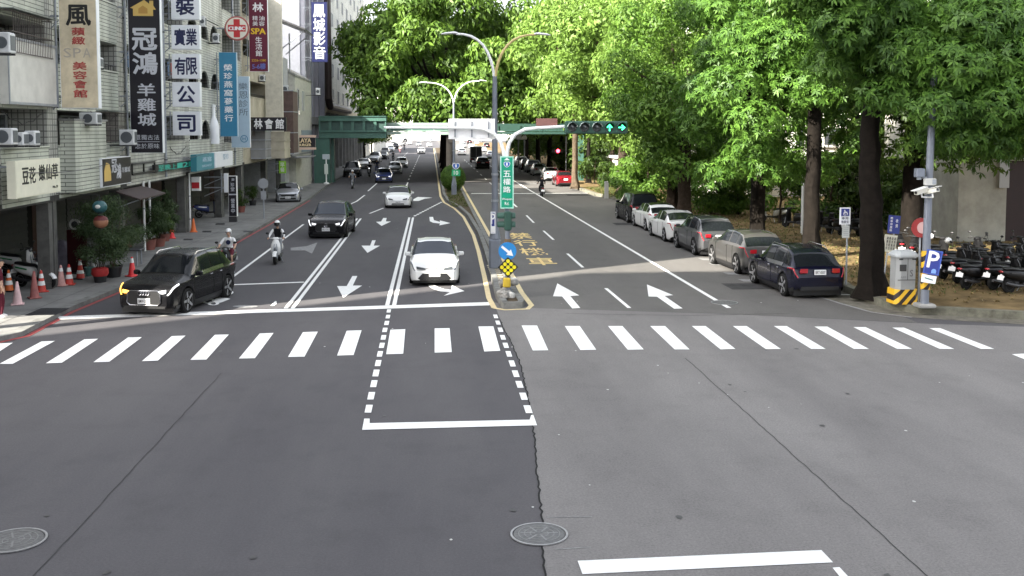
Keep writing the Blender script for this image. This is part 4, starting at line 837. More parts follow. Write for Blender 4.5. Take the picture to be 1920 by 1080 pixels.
# great figs on the median behind the footbridge
for i, (y, x, dx, h, rx, l) in enumerate(((113, 1.9, -.3, 15.2, 9.6, 'wide dark fig tree on the median just beyond the footbridge'), (127, 1.9, -1.2, 15.8, 9.5, 'second fig tree on the median, showing left of the nearest crown'), (143, 1.9, 2.0, 15.6, 9.5, 'third fig tree on the median, showing right of the nearest crown'), (164, 1.9, 0, 15, 9, 'farthest fig tree on the median, its trunk in the dark under the crowns'))):
    ex = [(-8.2, -3, 9, 2.3, 2.3, 2), (-9.4, -2, 11.5, 2, 2, 2), (-8.6, -2, 14, 2.3, 2.3, 2), (-7, -3, 17, 2.4, 2.4, 2), (-2, -4, 19, 2.6, 2.6, 2), (3, -4, 19.5, 2.6, 2.6, 2), (8, -3, 17.5, 2.6, 2.6, 2), (9.5, -2, 12, 2.4, 2.4, 2), (0, -7, 7.6, 1.8, 1.8, 1.5), (3.5, -6, 7.2, 1.6, 1.6, 1.1), (6.5, -6, 7.0, 1.7, 1.7, 1.1), (9.5, -5, 7.2, 1.7, 1.7, 1.2), (12.3, -4.5, 7.4, 1.7, 1.7, 1.2), (-8, -4, 7.4, 1.6, 1.6, 1.2), (-2.5, -6, 7.1, 1.6, 1.6, 1.1), (8.5, -5, 8.2, 2, 2, 1.6), (-5, -5, 7.8, 1.8, 1.8, 1.5), (11.5, -3, 8.5, 2, 2, 1.6), (12, -2, 12, 2.2, 2.2, 2), (11, -2, 15, 2.2, 2.2, 2), (-6.5, -4, 12, 2.4, 2.4, 2), (6.5, -4, 9.5, 2.5, 2.5, 2), (-3, -6, 9.0, 2.2, 2.2, 1.9), (2, -6.5, 8.8, 2.2, 2, 1.9), (5, -5, 13, 2.5, 2.5, 2)] if i == 0 else ()
    tree(l, (x, y, .15), (dx, 0, 14.2), (rx+1.2, 8, 7.6), 84, (1.1, 2.0), 40000 if i == 0 else 15000, .60 if i == 0 else .85, .24 if i == 0 else .36, LF_FIG, 5, .55, BARKD, 1, .8, seed=20+i, name='fig_tree', group='trees on the median', nlimb=10, extra=ex)
# yellow green trees of the right park edge
G_R = 'trees along the right park edge'
def gp_(px, py): p = G(px, py, .23); return (p.x, p.y, .22)
tree('bright yellow green tree with a slim bare trunk above the red parked car', gp_(1078, 352), (-.4, 0, 11.2), (4.8, 5, 6.6), 46, (1.0, 1.7), 15000, .42, .19, LF_RAIN, 6, .30, BARKL, 1, .45, 31, group=G_R)
tree('bright yellow green tree with a stout brown trunk below the traffic light arrows', gp_(1168, 366), (-1.0, -1, 10.6), (5.4, 5, 6.4), 52, (1.0, 1.7), 19000, .38, .17, LF_RAIN, 7, .46, BARK, 1, .45, 32, group=G_R)
tree('yellow green tree with twin pale trunks left of the large bushes', (17.3, 84, .22), (-1.2, 0, 10.2), (5.2, 5, 6.2), 44, (1.0, 1.7), 15000, .38, .17, LF_RAIN, 7, .36, BARKL, 1, .45, 33, group=G_R, lean=(.4, 0))
tree('yellow green tree rising behind the white parked sedans', (15.7, 66, .22), (-.2, 0, 9.0), (4.8, 5, 5.8), 52, (.9, 1.5), 27000, .29, .125, LF_RAIN, 6, .38, BARK, 1, .45, 34, group=G_R, extra=[(-1.2, -2, 3.4, 1.2, 1.2, .8), (.6, -2.4, 3.0, 1.2, 1.2, .8), (2, -2, 3.6, 1.2, 1.2, .9), (-2, -1, 4.4, 1.2, 1.2, .9)])
tree('green tree with a thick trunk behind the dark grey parked suv', gp_(1283, 410), (.5, 1, 8.8), (4.6, 4.5, 5.6), 50, (.9, 1.5), 26000, .28, .12, LF_BUSH, 6, .42, BARK, 1, .4, 35, group=G_R, extra=[(-1, -2, 3.2, 1.1, 1.1, .8), (.8, -2.2, 2.9, 1.1, 1.1, .7), (2.2, -1.6, 3.3, 1.2, 1.2, .8), (3.4, -1, 3.0, 1.2, 1.2, .8), (-2, -1, 4.0, 1.2, 1.2, .8)])
# nearer darker trees, whorled leaves
WL_ = dict(L=.30, wd=.095)
NL = (.215, .068)
tree('dark green tree whose trunk stands behind the brownish grey parked suv', gp_(1420, 462), (.2, 0, 8.6), (3.6, 3.6, 4.4), 46, (.8, 1.35), 10500, *NL, LF_NEAR, 5, .36, BARKD, 6, .3, 36, group=G_R, extra=[(-1.5, -1.5, 3.9, .9, .9, .7), (.8, -1.5, 3.4, .9, .9, .6), (1.8, -1, 4.0, 1, 1, .7), (-2.4, -1, 3.3, 1, 1, .7), (2.6, 0, 3.3, 1, 1, .7)])
tree('tall dark tree with a straight black trunk behind the navy parked car', gp_(1521, 485), (-.1, .8, 9.2), (3.0, 2.6, 3.6), 36, (.8, 1.3), 9500, *NL, LF_NEAR, 7, .34, BARKD, 6, .3, 37, group=G_R, extra=[(-2.6, -.5, 5.6, 1.2, 1.2, .8), (-3.4, 0, 7, 1.3, 1.3, .9), (-2, 1.5, 4.4, 1.1, 1.1, .7), (1.6, .9, 6.4, 1., 1., .7), (2.2, 1.2, 4.8, 1., 1., .7), (-1.4, 1.4, 3.6, .9, .9, .6), (1.2, 1.6, 3.7, .9, .9, .6)])
tree('nearest big tree on the right corner with a thick dark trunk beside the grey cabinet', gp_(1634, 551), (.5, -.2, 9.6), (4.0, 3.0, 3.0), 34, (.8, 1.3), 18000, *NL, LF_NEAR, 5, .40, BARKD, 6, .35, 38, group=G_R, lean=(-.25, 0),
     extra=[(1.0, -3.0, 7.0, 1.1, 1.1, .75), (2.0, -3.2, 6.0, 1.0, 1.0, .7), (2.6, -2.8, 7.2, 1.1, 1.1, .8), (3.2, -3.2, 6.2, 1.0, 1.0, .7), (3.6, -2.6, 5.3, .9, .9, .6), (.6, -2.8, 5.9, .9, .9, .6), (4.2, -2.8, 7.0, 1.1, 1.1, .8), (1.6, -2.6, 8.2, 1.2, 1.2, .8), (3.2, -2.4, 8.4, 1.2, 1.2, .8), (-.2, -2.2, 7.6, 1.0, 1.0, .7), (-.6, -2, 6.3, .8, .8, .6), (4.6, -2.2, 5.9, 1., 1., .65), (1.7, -2.4, 5.05, .8, .8, .45), (2.7, -2.2, 4.9, .8, .8, .45), (5.2, -1.6, 7.2, 1.2, 1.2, .8), (5.6, -.6, 5.4, 1.2, 1.2, .7), (4.4, .6, 4.9, 1.1, 1.1, .6), (6.4, .4, 4.9, 1.2, 1.2, .6), (3., 1.2, 5.0, 1.1, 1.1, .7), (6.6, -.6, 6.6, 1.2, 1.2, .8), (7.4, .6, 5.8, 1.2, 1.2, .8)])
# second row, deeper in the park
tree('park tree with a thick trunk behind the traffic pole', gp_(1708, 470), (1, 0, 9.5), (5, 4, 4.2), 40, (1., 1.6), 6000, .30, .10, LF_DARK, 5, .5, BARKD, 6, .3, 39, group=G_R, extra=[(1, -1, 4.2, 1.1, 1.1, .7), (3, -1, 4.1, 1.2, 1.2, .7), (-1.5, -1, 4.4, 1.1, 1.1, .7), (2, -2, 5.3, 1.2, 1.2, .8), (4, -2, 5.0, 1.2, 1.2, .7), (5.5, -1.5, 5.4, 1.2, 1.2, .8), (0, -2, 5.2, 1.1, 1.1, .7)])
for i, (x, y, l) in enumerate(((24.5, 58, 'park tree behind the blue notice board'), (22, 72, 'park tree behind the tall straight black trunk'), (27, 40, 'park tree overhanging the grey house at the right edge'), (21, 90, 'park tree behind the twin pale trunks'), (31, 52, 'park tree farthest right behind the grey house'))):
    tree(l, (x, y, .22), (0, 0, 9.3), (5, 5, 4.6), 34, (1.1, 1.8), 7000, .42, .18, LF_DARK if i != 1 else LF_BUSH, 5, .35, BARKD, 1, .4, 41+i, group='trees deeper in the park')
# tunnel of street trees beyond the bridge on the right
p0 = None
for i, (x, y, l) in enumerate(((16.2, 112, 'street tree nearest beyond the footbridge on the right'), (15.8, 124, 'second street tree beyond the footbridge on the right'), (15.8, 137, 'third street tree beyond the footbridge on the right'), (15.8, 152, 'fourth street tree beyond the footbridge on the right'), (15.8, 170, 'farthest street tree beyond the footbridge on the right'), (23, 118, 'street tree set back beyond the footbridge on the right'))):
    if p0 is None: p0 = tree(l, (x, y, .2), (-1.5, 0, 11), (7, 7, 6), 40, (1.5, 2.6), 11000, .6, .27, LF_FIG, 4, .38, BARKD, 1, .5, 51, name='street_tree', group='street trees beyond the footbridge', nlimb=8)
    else: dup(p0, (x, y, .2), i*1.3, l)
for i, (x, y, l) in enumerate(((-12.2, 190, 'bushy tree on the left pavement far beyond the footbridge'), (-12.2, 214, 'farther bushy tree on the left pavement beyond the footbridge'))):
    dup(p0, (x, y, .1), 2+i, l, sc=.6)
# big bushes between trunks
def bush(label, px, Y, rx, z, seed, m=LF_BUSH, n=5500, L=.24, wd=.11, name='bush', x=None):
    X = PY(px, 300, Y).x if x is None else x
    t = thing(name, label, 'bush', (X, Y, .22)); bo = rb(seed, 16, (0, 0, z*.52), (rx, rx*.8, z*.46), .45*rx, .62*rx*.9)
    bo = [(a, b, max(c, f*.7), d*.72, e*.72, f*.7) for a, b, c, d, e, f in bo]
    crown(t, bo, n, L, wd, m, 1, .35, seed=seed, name='foliage'); trunk(t, [(0, 0, -.05), (0, 0, z*.4), (.1, 0, z*.75)], [.07, .05, .02], BARK, [((0, 0, z*.2), (bo[0][0], bo[0][1], bo[0][2]), .03), ((0, 0, z*.25), (bo[3][0], bo[3][1], bo[3][2]), .03)], name='stem'); return t
bush('large sunlit bush behind the black parked van', 1215, 69, 2.1, 4.6, 61)
bush('large bush behind the first white sedan', 1275, 67, 2.1, 5.2, 62)
bush('tall bush above the second white sedan', 1335, 63, 2.0, 5.0, 63)
bush('bush left of the brownish grey suv, between the trunks', 1385, 62, 1.7, 4.6, 64)
bush('bush hanging over the brownish grey suv between two trunks', 1465, 56, 1.5, 5.0, 65, n=4200)
bush('bush behind the disabled parking sign', 1590, 58, 1.6, 4.6, 66, LF_DARK)
bush('dark bush behind the blue notice board', 1690, 52, 1.7, 3.8, 71, LF_DARK)
bush('dark bush between the tall black trunk and the corner trunk', 1560, 54, 1.8, 4.2, 72, LF_DARK)
bush('dark shrub behind the second row of scooters', 1740, 50, 1.5, 3.4, 73, LF_DARK)
bush('tall dark shrub behind the white park scooter', 1440, 76, 2.2, 5.0, 74, LF_DARK)
bush('big dark shrub at the back of the park behind the thick corner trunk', 1640, 66, 2.6, 6.0, 75, LF_DARK)
bush('low green bush right behind the black parked van', 1192, 72, 1.5, 3.0, 76)
bush('dark bush left of the bright yellow green tree trunk', 1115, 98, 1.5, 3.0, 67, LF_DARK, 2500)
bush('low bush near the white hut', 1145, 92, 1.1, 2.4, 68, LF_DARK, 1800)
rs_ = random.Random(77)  # shrub row added as a dark backdrop beyond the bridge
for i, (x, y, z) in enumerate(((17.5, 106, 4.5), (18.8, 113, 5), (17.6, 121, 4.6), (19, 129, 5), (17.8, 138, 4.8), (19.4, 148, 5.2), (18, 158, 5), (21.5, 101, 5), (22.5, 110, 5.6), (17.6, 172, 7), (18.2, 190, 8), (18.6, 212, 9))):
    bush(('first', 'second', 'third', 'fourth', 'fifth', 'sixth', 'seventh', 'eighth', 'ninth', 'tenth', 'eleventh', 'twelfth')[i]+' added dark shrub from the near end of the right verge beyond the footbridge', 0, y, 2.8 if i < 9 else 3.4, z, 80+i, LF_DARK, 2600, .4 if i < 9 else .6, .18 if i < 9 else .3, x=x)
for i, (x, y, h, m_, l) in enumerate(((15.4, 100, 9, BARKD, 'thin dark trunk just before the footbridge on the right'), (16.6, 108, 9, BARKD, 'thin dark trunk behind the red signal'), (17.2, 97, 9, BARK, 'thin brown trunk right of the red signal'), (18.2, 103, 9, BARKD, 'thin dark trunk deeper behind the red signal'))):
    tree(l, (x, y, .2), (0, 0, h+2), (3, 3, 3), 16, (1, 1.6), 3500, .45, .2, LF_DARK, 6, .22, m_, 1, .4, 95+i, name='slim_tree', group='slim trees by the footbridge')
# hedge ball on the median
t = thing('clipped_bush', 'round clipped bush on the median behind the second street lamp', 'bush', (1.87, 88.5, .17))
crown(t, [(0, 0, 1.15, 1.02, 1.02, 1.05)], 9000, .12, .06, LF_BUSH, 1, .1, seed=70, name='foliage', fill=.8); MB().ell((1.87, 88.5, 1.3), (.8, .8, .85)).build('core', mat('twig_core', (.03, .04, .015), .95), t); MB().cyl((1.87, 88.5, .1), (1.87, 88.5, .5), .08).build('stem', BARK, t)
# ground cover
def tufts(name, label, cat, area, n, L, wd, m, z, seed, kind='stuff'):
    r = np.random.default_rng(seed); P = np.array([area(r) for _ in range(n)]); bo = np.c_[P, np.full(n, z)]
    k = 4; a = r.random((n, k))*6.283; ln = L*(.5+r.random((n, k))); out = np.empty((n, k, 4, 3))
    dx, dy = np.cos(a), np.sin(a); tilt = .3+.6*r.random((n, k))
    b0 = bo[:, None, :]+np.zeros((n, k, 3)); tip = b0+np.stack([dx*ln*tilt, dy*ln*tilt, ln*(1-tilt*.6)], -1); sd = np.stack([-dy, dx, np.zeros_like(dx)], -1)*wd/2; mid = (b0+tip)/2+np.array([0, 0, 1])*ln[..., None]*.1
    out[:, :, 0] = b0; out[:, :, 1] = mid+sd; out[:, :, 2] = tip; out[:, :, 3] = mid-sd
    me = leaf_mesh(name, out.reshape(-1, 3), n*k, m); o = bpy.data.objects.new(name, me); C.objects.link(o); tag(o, label, cat, None, kind); return o
LF_DRY = leafmat('dry_leaf', (.10, .075, .03), (.30, .22, .10), .2); LF_GR = leafmat('grass_blade', (.05, .07, .02), (.14, .16, .05), .3)
tufts('grass', 'thin dry grass and weeds on the park ground', 'grass', lambda r: (14.8+r.random()**1.5*16, 31+r.random()*55), 5200, .12, .03, LF_GR, .23, 5)
tufts('fallen_leaves', 'fallen dry leaves on the park ground and along the kerb', 'leaves', lambda r: (14.2+r.random()**1.4*14, 29.6+r.random()*40), 2600, .09, .07, LF_DRY, .232, 6)
tufts('verge_grass', 'dry grass on the verge by the side road', 'grass', lambda r: (13.7+r.random()*3, 78+r.random()*14), 900, .16, .04, LF_GR, .23, 8)
tufts('median_grass', 'thin grass on the far median bed', 'grass', lambda r: (1.3+r.random()*1.2, 70+r.random()*60), 1200, .14, .04, LF_GR, .17, 7)
# ================================================================ cars
LAMP = mat('lamp_lens', (.09, .10, .11), .2, coat=1., var=.1, scale=20); LAMPON = mat('lamp_lit', (.9, .92, .95), .3, emit=.3); AMBER = mat('indicator_lit', (1., .5, .08), .3, emit=.8)
TAIL = mat('tail_lens', (.34, .012, .02), .12, coat=1.); RIM = mat('alloy_rim', (.5, .5, .52), .3, .7); RIMD = mat('dark_rim', (.06, .06, .065), .35, .6); PLATE = mat('plate_white', (.8, .8, .8), .5)
CARGLASS = mat('car_glass', (.010, .012, .014), .06, spec=.32); CARGLASS2 = mat('car_glass_sky', (.030, .038, .052), .08, spec=.45)
def smooth1(xq, xs, zs, wdt):
    acc = 0
    for k in (-1, -.5, 0, .5, 1): acc = acc+np.interp(xq+k*wdt, xs, zs)
    return acc/5
def cr(P, t):
    """Catmull-Rom through rows of P (n,k,3) at t in 0..k-1"""
    k = P.shape[1]; i = np.clip(np.floor(t).astype(int), 0, k-2); f = (t-i)[None, :, None]
    a, b, c, d = P[:, np.clip(i-1, 0, k-1)], P[:, i], P[:, i+1], P[:, np.clip(i+2, 0, k-1)]
    return .5*((2*b)+(-a+c)*f+(2*a-5*b+4*c-d)*f*f+(-a+3*b-3*c+d)*f**3)
def car(label, loc, rz, col, L=4.6, W=1.8, H=1.45, hood=.95, deck=None, cowl=.95, rf=.3, rr=-.9, dk=-1.55, belt=(.82, .95), gc=.2, wr=.33, wb=2.7, fo=.9, grille='slot', suv=False, plate='', lit=False, amber=False, rails=False, roofm=None, rimm=RIM, glass=CARGLASS, detail=2, group=None, cat='car', name='parked_car', cladm=None, tail='wide', badge=None, chromeline=False, mirrors=True, rear=True):
    """body lofted from its side profile; +X is forward. detail 0: one mesh for cars a few pixels wide"""
    t = thing(name, label, cat, loc, rz, group); t['_w'] = (0, 0, 0); hl = L/2; deck = deck if deck is not None else hood+.08
    hatch = dk < -hl+.45
    nose = hood-.24
    if hatch: rr = min(rr, -hl+.95)
    xs = ([-hl, -hl+.05, -hl+.13, -hl+.3, dk] if not hatch else [-hl, -hl+.04, -hl+.10, -hl+.2, -hl+.6])+[rr, (rr+rf)/2, rf, cowl, hl-.55, hl-.2, hl-.06, hl]
    zs = ([.55, .80, deck-.05, deck, deck+.01] if not hatch else [.6, .92, belt[1]-.02, belt[1]+.08, H-.17])+[H-.05, H, H-.04, hood+.03, hood-.07, nose+.07, nose-.1, nose-.24]
    nu = 150 if detail == 2 else (84 if detail == 1 else 40)
    u = np.linspace(-1, 1, nu); x = hl*np.sin(u*math.pi/2*.985)/math.sin(math.pi/2*.985)
    zt = smooth1(x, xs, zs, .07)
    hw = W/2*smooth1(x, [-hl, -hl+.05, -hl+.2, -hl+.6, 0, hl-.75, hl-.35, hl-.12, hl-.03, hl], [.76, .88, .95, .985, 1, .985, .95, .88, .79, .71], .04)
    bz = smooth1(x, [-hl, hl-1.2, hl-.3, hl], [belt[1], belt[0], hood-.16, nose-.12], .15); zsd = np.minimum(bz, zt-.035)
    gh = np.clip((zt-zsd)/(H-belt[0])*1.15, 0, 1)
    rw = hw*(.86-.14*gh)
    base = smooth1(x, [-hl, -hl+.25, hl-.3, hl], [gc+.16, gc, gc, gc+.06], .05); zb = base.copy()
    xf_, xr_ = hl-fo, hl-fo-wb; ar = wr+.055
    for xc in (xf_, xr_):
        dd = ar**2-(x-xc)**2; zb = np.maximum(zb, np.where(dd > 0, wr+np.sqrt(np.maximum(dd, 0)), 0))
    zb = np.minimum(zb, zsd-.06)
    Z = np.zeros_like(x); S = lambda y, z: np.stack([x, y, z], -1)
    zm = np.maximum(zb+.03, base+.45*(zsd-base))
    ctl = np.stack([S(hw*.95, zb), S(hw*.985, np.maximum(zb+.02, zb+.35*(zm-zb))), S(hw*1.0, zm), S(hw*.985, zsd-.05*(zsd-zm)), S(hw*.945, zsd+.004), S(rw+.25*(hw*.93-rw)*(1-gh), zsd+(zt-zsd)*(.55+.32*gh)), S(rw*.80, zt-.03*gh-.012), S(rw*.45, zt-.004), S(Z, zt)], 1)
    NV = 33 if detail == 2 else 17; tv = np.linspace(0, 8, NV); H_ = cr(ctl, tv); H_[:, -1, 1] = 0
    Lh = H_.copy(); Lh[:, :, 1] *= -1; full = np.concatenate([H_, Lh[:, -2::-1]], 1)   # (nu, 2NV-1, 3): right-left ring
    NJ = full.shape[1]; per = (NV-1)/8; j = lambda q: int(round(q*per)); iX = lambda xx: int(np.argmin(abs(x-xx)))
    def patch(mb, i0, i1, j0, j1, off=.006, rim=True):
        P = full[i0:i1+1, j0:j1+1]
        if P.shape[0] < 2 or P.shape[1] < 2: return
        dU = np.gradient(P, axis=0); dV = np.gradient(P, axis=1); nn = np.cross(dU, dV); nn /= np.maximum(1e-9, np.linalg.norm(nn, axis=2))[:, :, None]
        sgn = np.sign((nn*(P-np.array([0, 0, .6]))).sum(2).mean()) or 1
        Q = P+nn*sgn*off; a, b = P.shape[:2]; vs = [tuple(q) for q in Q.reshape(-1, 3)]; fs = [(r*b+c, (r+1)*b+c, (r+1)*b+c+1, r*b+c+1) for r in range(a-1) for c in range(b-1)]
        mb.add(vs, fs)
    def both(mb, i0, i1, q0, q1, off=.006): patch(mb, i0, i1, j(q0), j(q1), off); patch(mb, i0, i1, NJ-1-j(q1), NJ-1-j(q0), off)
    body = MB(); vs = [tuple(q) for q in full.reshape(-1, 3)]; body.add(vs, [(r*NJ+c, (r+1)*NJ+c, (r+1)*NJ+c+1, r*NJ+c+1) for r in range(nu-1) for c in range(NJ-1)])
    body.add([tuple(q) for q in full[0]], [tuple(range(NJ))]); body.add([tuple(q) for q in full[-1]], [tuple(range(NJ))])
    PM = col
    one = detail == 0; OM = MB(); mats = [PM, BLACK, glass, LAMP, TAIL, PLATE, RIM]
    def put(mb, nm, m, par=None, sm=True):
        if one: OM.cur = mats.index(m) if m in mats else 1; OM.add(mb.v, mb.f); return t
        if not mb.v: return None
        return mb.build(nm, m, par or t, smooth=sm, world=False)
    def sides(nm, m, i0, i1, q0, q1, off=.006):
        for a, b in ((j(q0), j(q1)), (NJ-1-j(q1), NJ-1-j(q0))): k = MB(); patch(k, i0, i1, a, b, off); put(k, nm, m)
    b_ = put(body, 'body', PM)
    k = MB(); k.bb(-hl+.18, hl-.2, -W/2+.14, W/2-.14, .11, .62); put(k, 'underbody_shade', BLACK, sm=False)  # black underbody hung low to deepen the shade beneath the car
    if suv and detail: 
        sides('cladding', cladm or BLACK, iX(-hl+.1), iX(hl-.25), 0, 1.0, .012)
    # glass
    g0 = next(i for i in range(nu) if gh[i] > .3 and x[i] > (dk if not hatch else -hl)-.1); g1 = max(i for i in range(nu) if gh[i] > .28 and x[i] < cowl)
    xb1 = (rf+rr)/2+.12
    segs = [(x[g0]+.12 if not hatch else max(x[g0], rr-.30), xb1-.45-.0 if False else None)]
    q0, q1 = 4.25, 5.15
    sA = max(x[g0]+.1, rr-.22) if not hatch else -hl+1.05; sides('rear_side_window', glass, iX(sA), iX(xb1-.05), q0, q1)
    sides('front_side_window', glass, iX(xb1+.05), g1, q0, q1)
    if hatch and detail: sides('quarter_window', glass, iX(-hl+.55), iX(sA-.06), q0+.1, q1-.1)
    k = MB(); patch(k, iX(rf+.04), iX(cowl-.05), j(5.25), NJ-1-j(5.25)); put(k, 'windscreen', glass)
    rx0 = (dk+.05) if not hatch else -hl+.17; k = MB(); patch(k, iX(rx0), iX(rr-.06 if not hatch else -hl+.62), j(5.35), NJ-1-j(5.35)); put(k, 'rear_window', glass)
    if roofm: k = MB(); patch(k, iX(rr+.05), iX(rf-.02), j(5.6), NJ-1-j(5.6), .008); put(k, 'roof_panel', roofm)
    if chromeline and detail: sides('window_trim', CHROME, iX(sA-.05), g1, 4.05, 4.22, .011); sides('roof_trim', CHROME, iX(sA-.1), iX(cowl-.35), 5.14, 5.28, .011)
    # lamps
    i0, i1 = iX(hl-.42), iX(hl-.035); xe = x[-1]
    for s, jj in ((1, (j(2.9), j(3.9))), (-1, (NJ-1-j(3.9), NJ-1-j(2.9)))):
        k = MB(); patch(k, i0, i1, *jj, .008); wl = W/2*.71
        k.prism([(xe-.045, s*(wl-.34), nose-.16), (xe-.045, s*(wl-.01), nose-.13), (xe-.045, s*(wl-.0), nose-.03), (xe-.045, s*(wl-.26), nose-.085)], (.055, 0, 0)); put(k, 'headlight', (AMBER if amber and s < 0 else LAMPON) if lit else LAMP)
    i0, i1 = iX(-hl+.005), iX(-hl+.5)
    for s, jj in ((1, (j(3.1), j(4.1))), (-1, (NJ-1-j(4.1), NJ-1-j(3.1)))):
        k = MB(); patch(k, i0, i1, *jj, .008)
        if tail == 'wide': k.bb(-hl-.012, -hl+.03, s*W*.22, s*W*.35, .78 if not hatch else .86, .92 if not hatch else 1.0)
        put(k, 'taillight', TAIL)
    # front face
    xe = hl+.004; gz = nose-.1; k = MB()
    def face(poly, dp=.03, xx=None): k.prism([((xx if xx is not None else xe)-.02, y, z) for y, z in poly], (dp, 0, 0))
    if grille == 'slot':
        face([(-.50, .24), (.50, .24), (.58, .30), (.42, .47), (-.42, .47), (-.58, .30)]); face([(-.54, nose-.115), (.54, nose-.115), (.54, nose-.09), (.1, nose-.10), (-.1, nose-.10), (-.54, nose-.09)], .02)
    elif grille == 'big': face([(-.42, .36), (.42, .36), (.52, .45), (.50, nose-.12), (.42, nose-.06), (-.42, nose-.06), (-.50, nose-.12), (-.52, .45)])
    elif grille == 'ev': face([(-.45, .27), (.45, .27), (.40, .35), (-.40, .35)])
    else: face([(-.46, nose-.24), (.46, nose-.24), (.5, nose-.14), (.44, nose-.07), (-.44, nose-.07), (-.5, nose-.14)]); face([(-.6, .28), (.6, .28), (.55, .42), (-.55, .42)])
    put(k, 'grille', BLACK, sm=False)
    if detail:
        if grille == 'big':
            k = MB(); ol = [(-.42, .36), (.42, .36), (.52, .45), (.50, nose-.12), (.42, nose-.06), (-.42, nose-.06), (-.50, nose-.12), (-.52, .45)]; k.tube([(xe+.015, y, z) for y, z in ol+[ol[0]]], .017, 6); put(k, 'grille_frame', CHROME if badge != 'star' else BLACK)
            k = MB(); face([(-.62, .26), (.62, .26), (.66, .33), (-.66, .33)], .02); put(k, 'lower_grille', BLACK, sm=False)
        if badge == 'rings':
            k = MB(); [k.tube([(xe+.03, y+.055*math.cos(a/12*6.283), gz-.03+.055*math.sin(a/12*6.283)) for a in range(13)], .009, 5) for y in (-.12, -.04, .04, .12)]; put(k, 'badge', CHROME)
        elif badge == 'star':
            k = MB(); k.tube([(xe+.03, .085*math.cos(a/16*6.283), gz-.06+.085*math.sin(a/16*6.283)) for a in range(17)], .012, 5)
            [k.tube([(xe+.03, 0, gz-.06), (xe+.03, .08*math.sin(a), gz-.06+.08*math.cos(a))], .009, 5) for a in (0, 2.094, 4.189)]; put(k, 'badge', CHROME)
        elif badge == 'oval':
            k = MB(); k.tube([(xe+.02, .09*math.cos(a/16*6.283), gz+.02+.06*math.sin(a/16*6.283)) for a in range(17)], .01, 5); k.tube([(xe+.02, .05*math.cos(a/16*6.283), gz+.035+.03*math.sin(a/16*6.283)) for a in range(17)], .008, 5); put(k, 'badge', CHROME)
        if grille in ('slot', 'ev', 'bar'):
            for s in (-1, 1):
                k = MB(); y0 = W/2*.66; k.prism([(hl-.13, s*y0, .28), (hl-.22, s*(y0+.12), .30), (hl-.20, s*(y0+.12), .54), (hl-.09, s*y0, .50)], (.05, 0, 0)); put(k, 'fog_lamp_recess', BLACK if grille != 'ev' else DARK, sm=False)
    # plates
    k = MB(); k.bb(xe+.01, xe+.024, -.19, .19, .36 if grille != 'big' else .40, .52 if grille != 'big' else .56); put(k, 'number_plate', PLATE, sm=False)
    rzp = .62 if not hatch else .80
    k = MB(); k.bb(-hl-.022, -hl+.01, -.19, .19, rzp, rzp+.16); put(k, 'number_plate', PLATE, sm=False)
    if plate and detail == 2:
        zp = (.36 if grille != 'big' else .40); k = MB(); P = Plane((xe+.024, .19, zp), (0, -.38, 0), (0, 0, .16), (1, 0, 0)); P.U = Vector((0, .38, 0)); P.O = Vector((xe+.024, -.19, zp)); text(k, P, plate, .08, .2, .92, .8, .004, .001, .003); put(k, 'plate_lettering', BLKL)
        k = MB(); P = Plane((-hl-.022, .19, rzp), (0, -.38, 0), (0, 0, .16), (-1, 0, 0)); text(k, P, plate, .08, .2, .92, .8, .004, .001, .003); put(k, 'plate_lettering', BLKL)
    if detail:
        k = MB(); k.bb(-hl-.005, -hl+.12, -W*.34, W*.34, gc+.08, gc+.2); put(k, 'rear_diffuser', BLACK, sm=False)
        # door seams and handles
        for xx in (cowl-.22, xb1, max(sA+.15, xr_+.28)): sides('door_seam', mat('panel_gap', (.01, .01, .01), .8), iX(xx), iX(xx)+1, .9, 4.0, .0025)
        for xx in (xb1+.18, max(sA+.25, xr_+.4)):
            for s in (-1, 1): k = MB(); yy = s*(full[iX(xx), j(3), 1]+.012); k.rbox((xx, yy, belt[0]-.08+.06), (.17, .035, .03), .008); put(k, 'door_handle', CHROME if chromeline else PM)
        if mirrors:
            for s in (-1, 1):
                k = MB(); yy = full[iX(cowl-.3), j(4), 1]; k.rbox((cowl-.36, s*(yy+.13), belt[0]+.13), (.12, .20, .14), .03); k.bb(cowl-.39, cowl-.33, s*(yy-.03), s*(yy+.08), belt[0]+.05, belt[0]+.10); put(k, 'wing_mirror', PM if name != 'x' else BLACK)
        if rails:
            for s in (-1, 1): k = MB(); k.tube([(rr+.05, s*W*.335, H-.08), (rr+.2, s*W*.335, H+.0), (rf-.25, s*W*.335, H+.015), (rf-.08, s*W*.335, H-.06)], .014, 6); put(k, 'roof_rail', CHROME if chromeline else BLACK)
    # wheels
    def wheel():
        w0 = MB(); w0.lathe([(wr-.10, -.10), (wr-.03, -.11), (wr, -.085), (wr, .085), (wr-.03, .11), (wr-.10, .10)], (0, 0, 0), 'y', 28 if detail == 2 else 16)
        r0 = MB(); rw_ = wr-.085; r0.lathe([(rw_, .06), (rw_, .112), (rw_-.035, .105), (rw_-.05, .06), (.02, .05)], (0, 0, 0), 'y', 24)
        sp = MB()
        for a in range(5):
            th = a*2*math.pi/5; c, s_ = math.cos(th), math.sin(th)
            sp.prism([(c*.05-s_*.045, .075, s_*.05+c*.045), (c*rw_-s_*.03, .098, s_*rw_+c*.03), (c*rw_+s_*.03, .098, s_*rw_-c*.03), (c*.05+s_*.045, .075, s_*.05-c*.045)], (0, .02, 0))
        sp.lathe([(.07, .07), (.07, .105), (.02, .11)], (0, 0, 0), 'y', 10)
        return w0, r0, sp
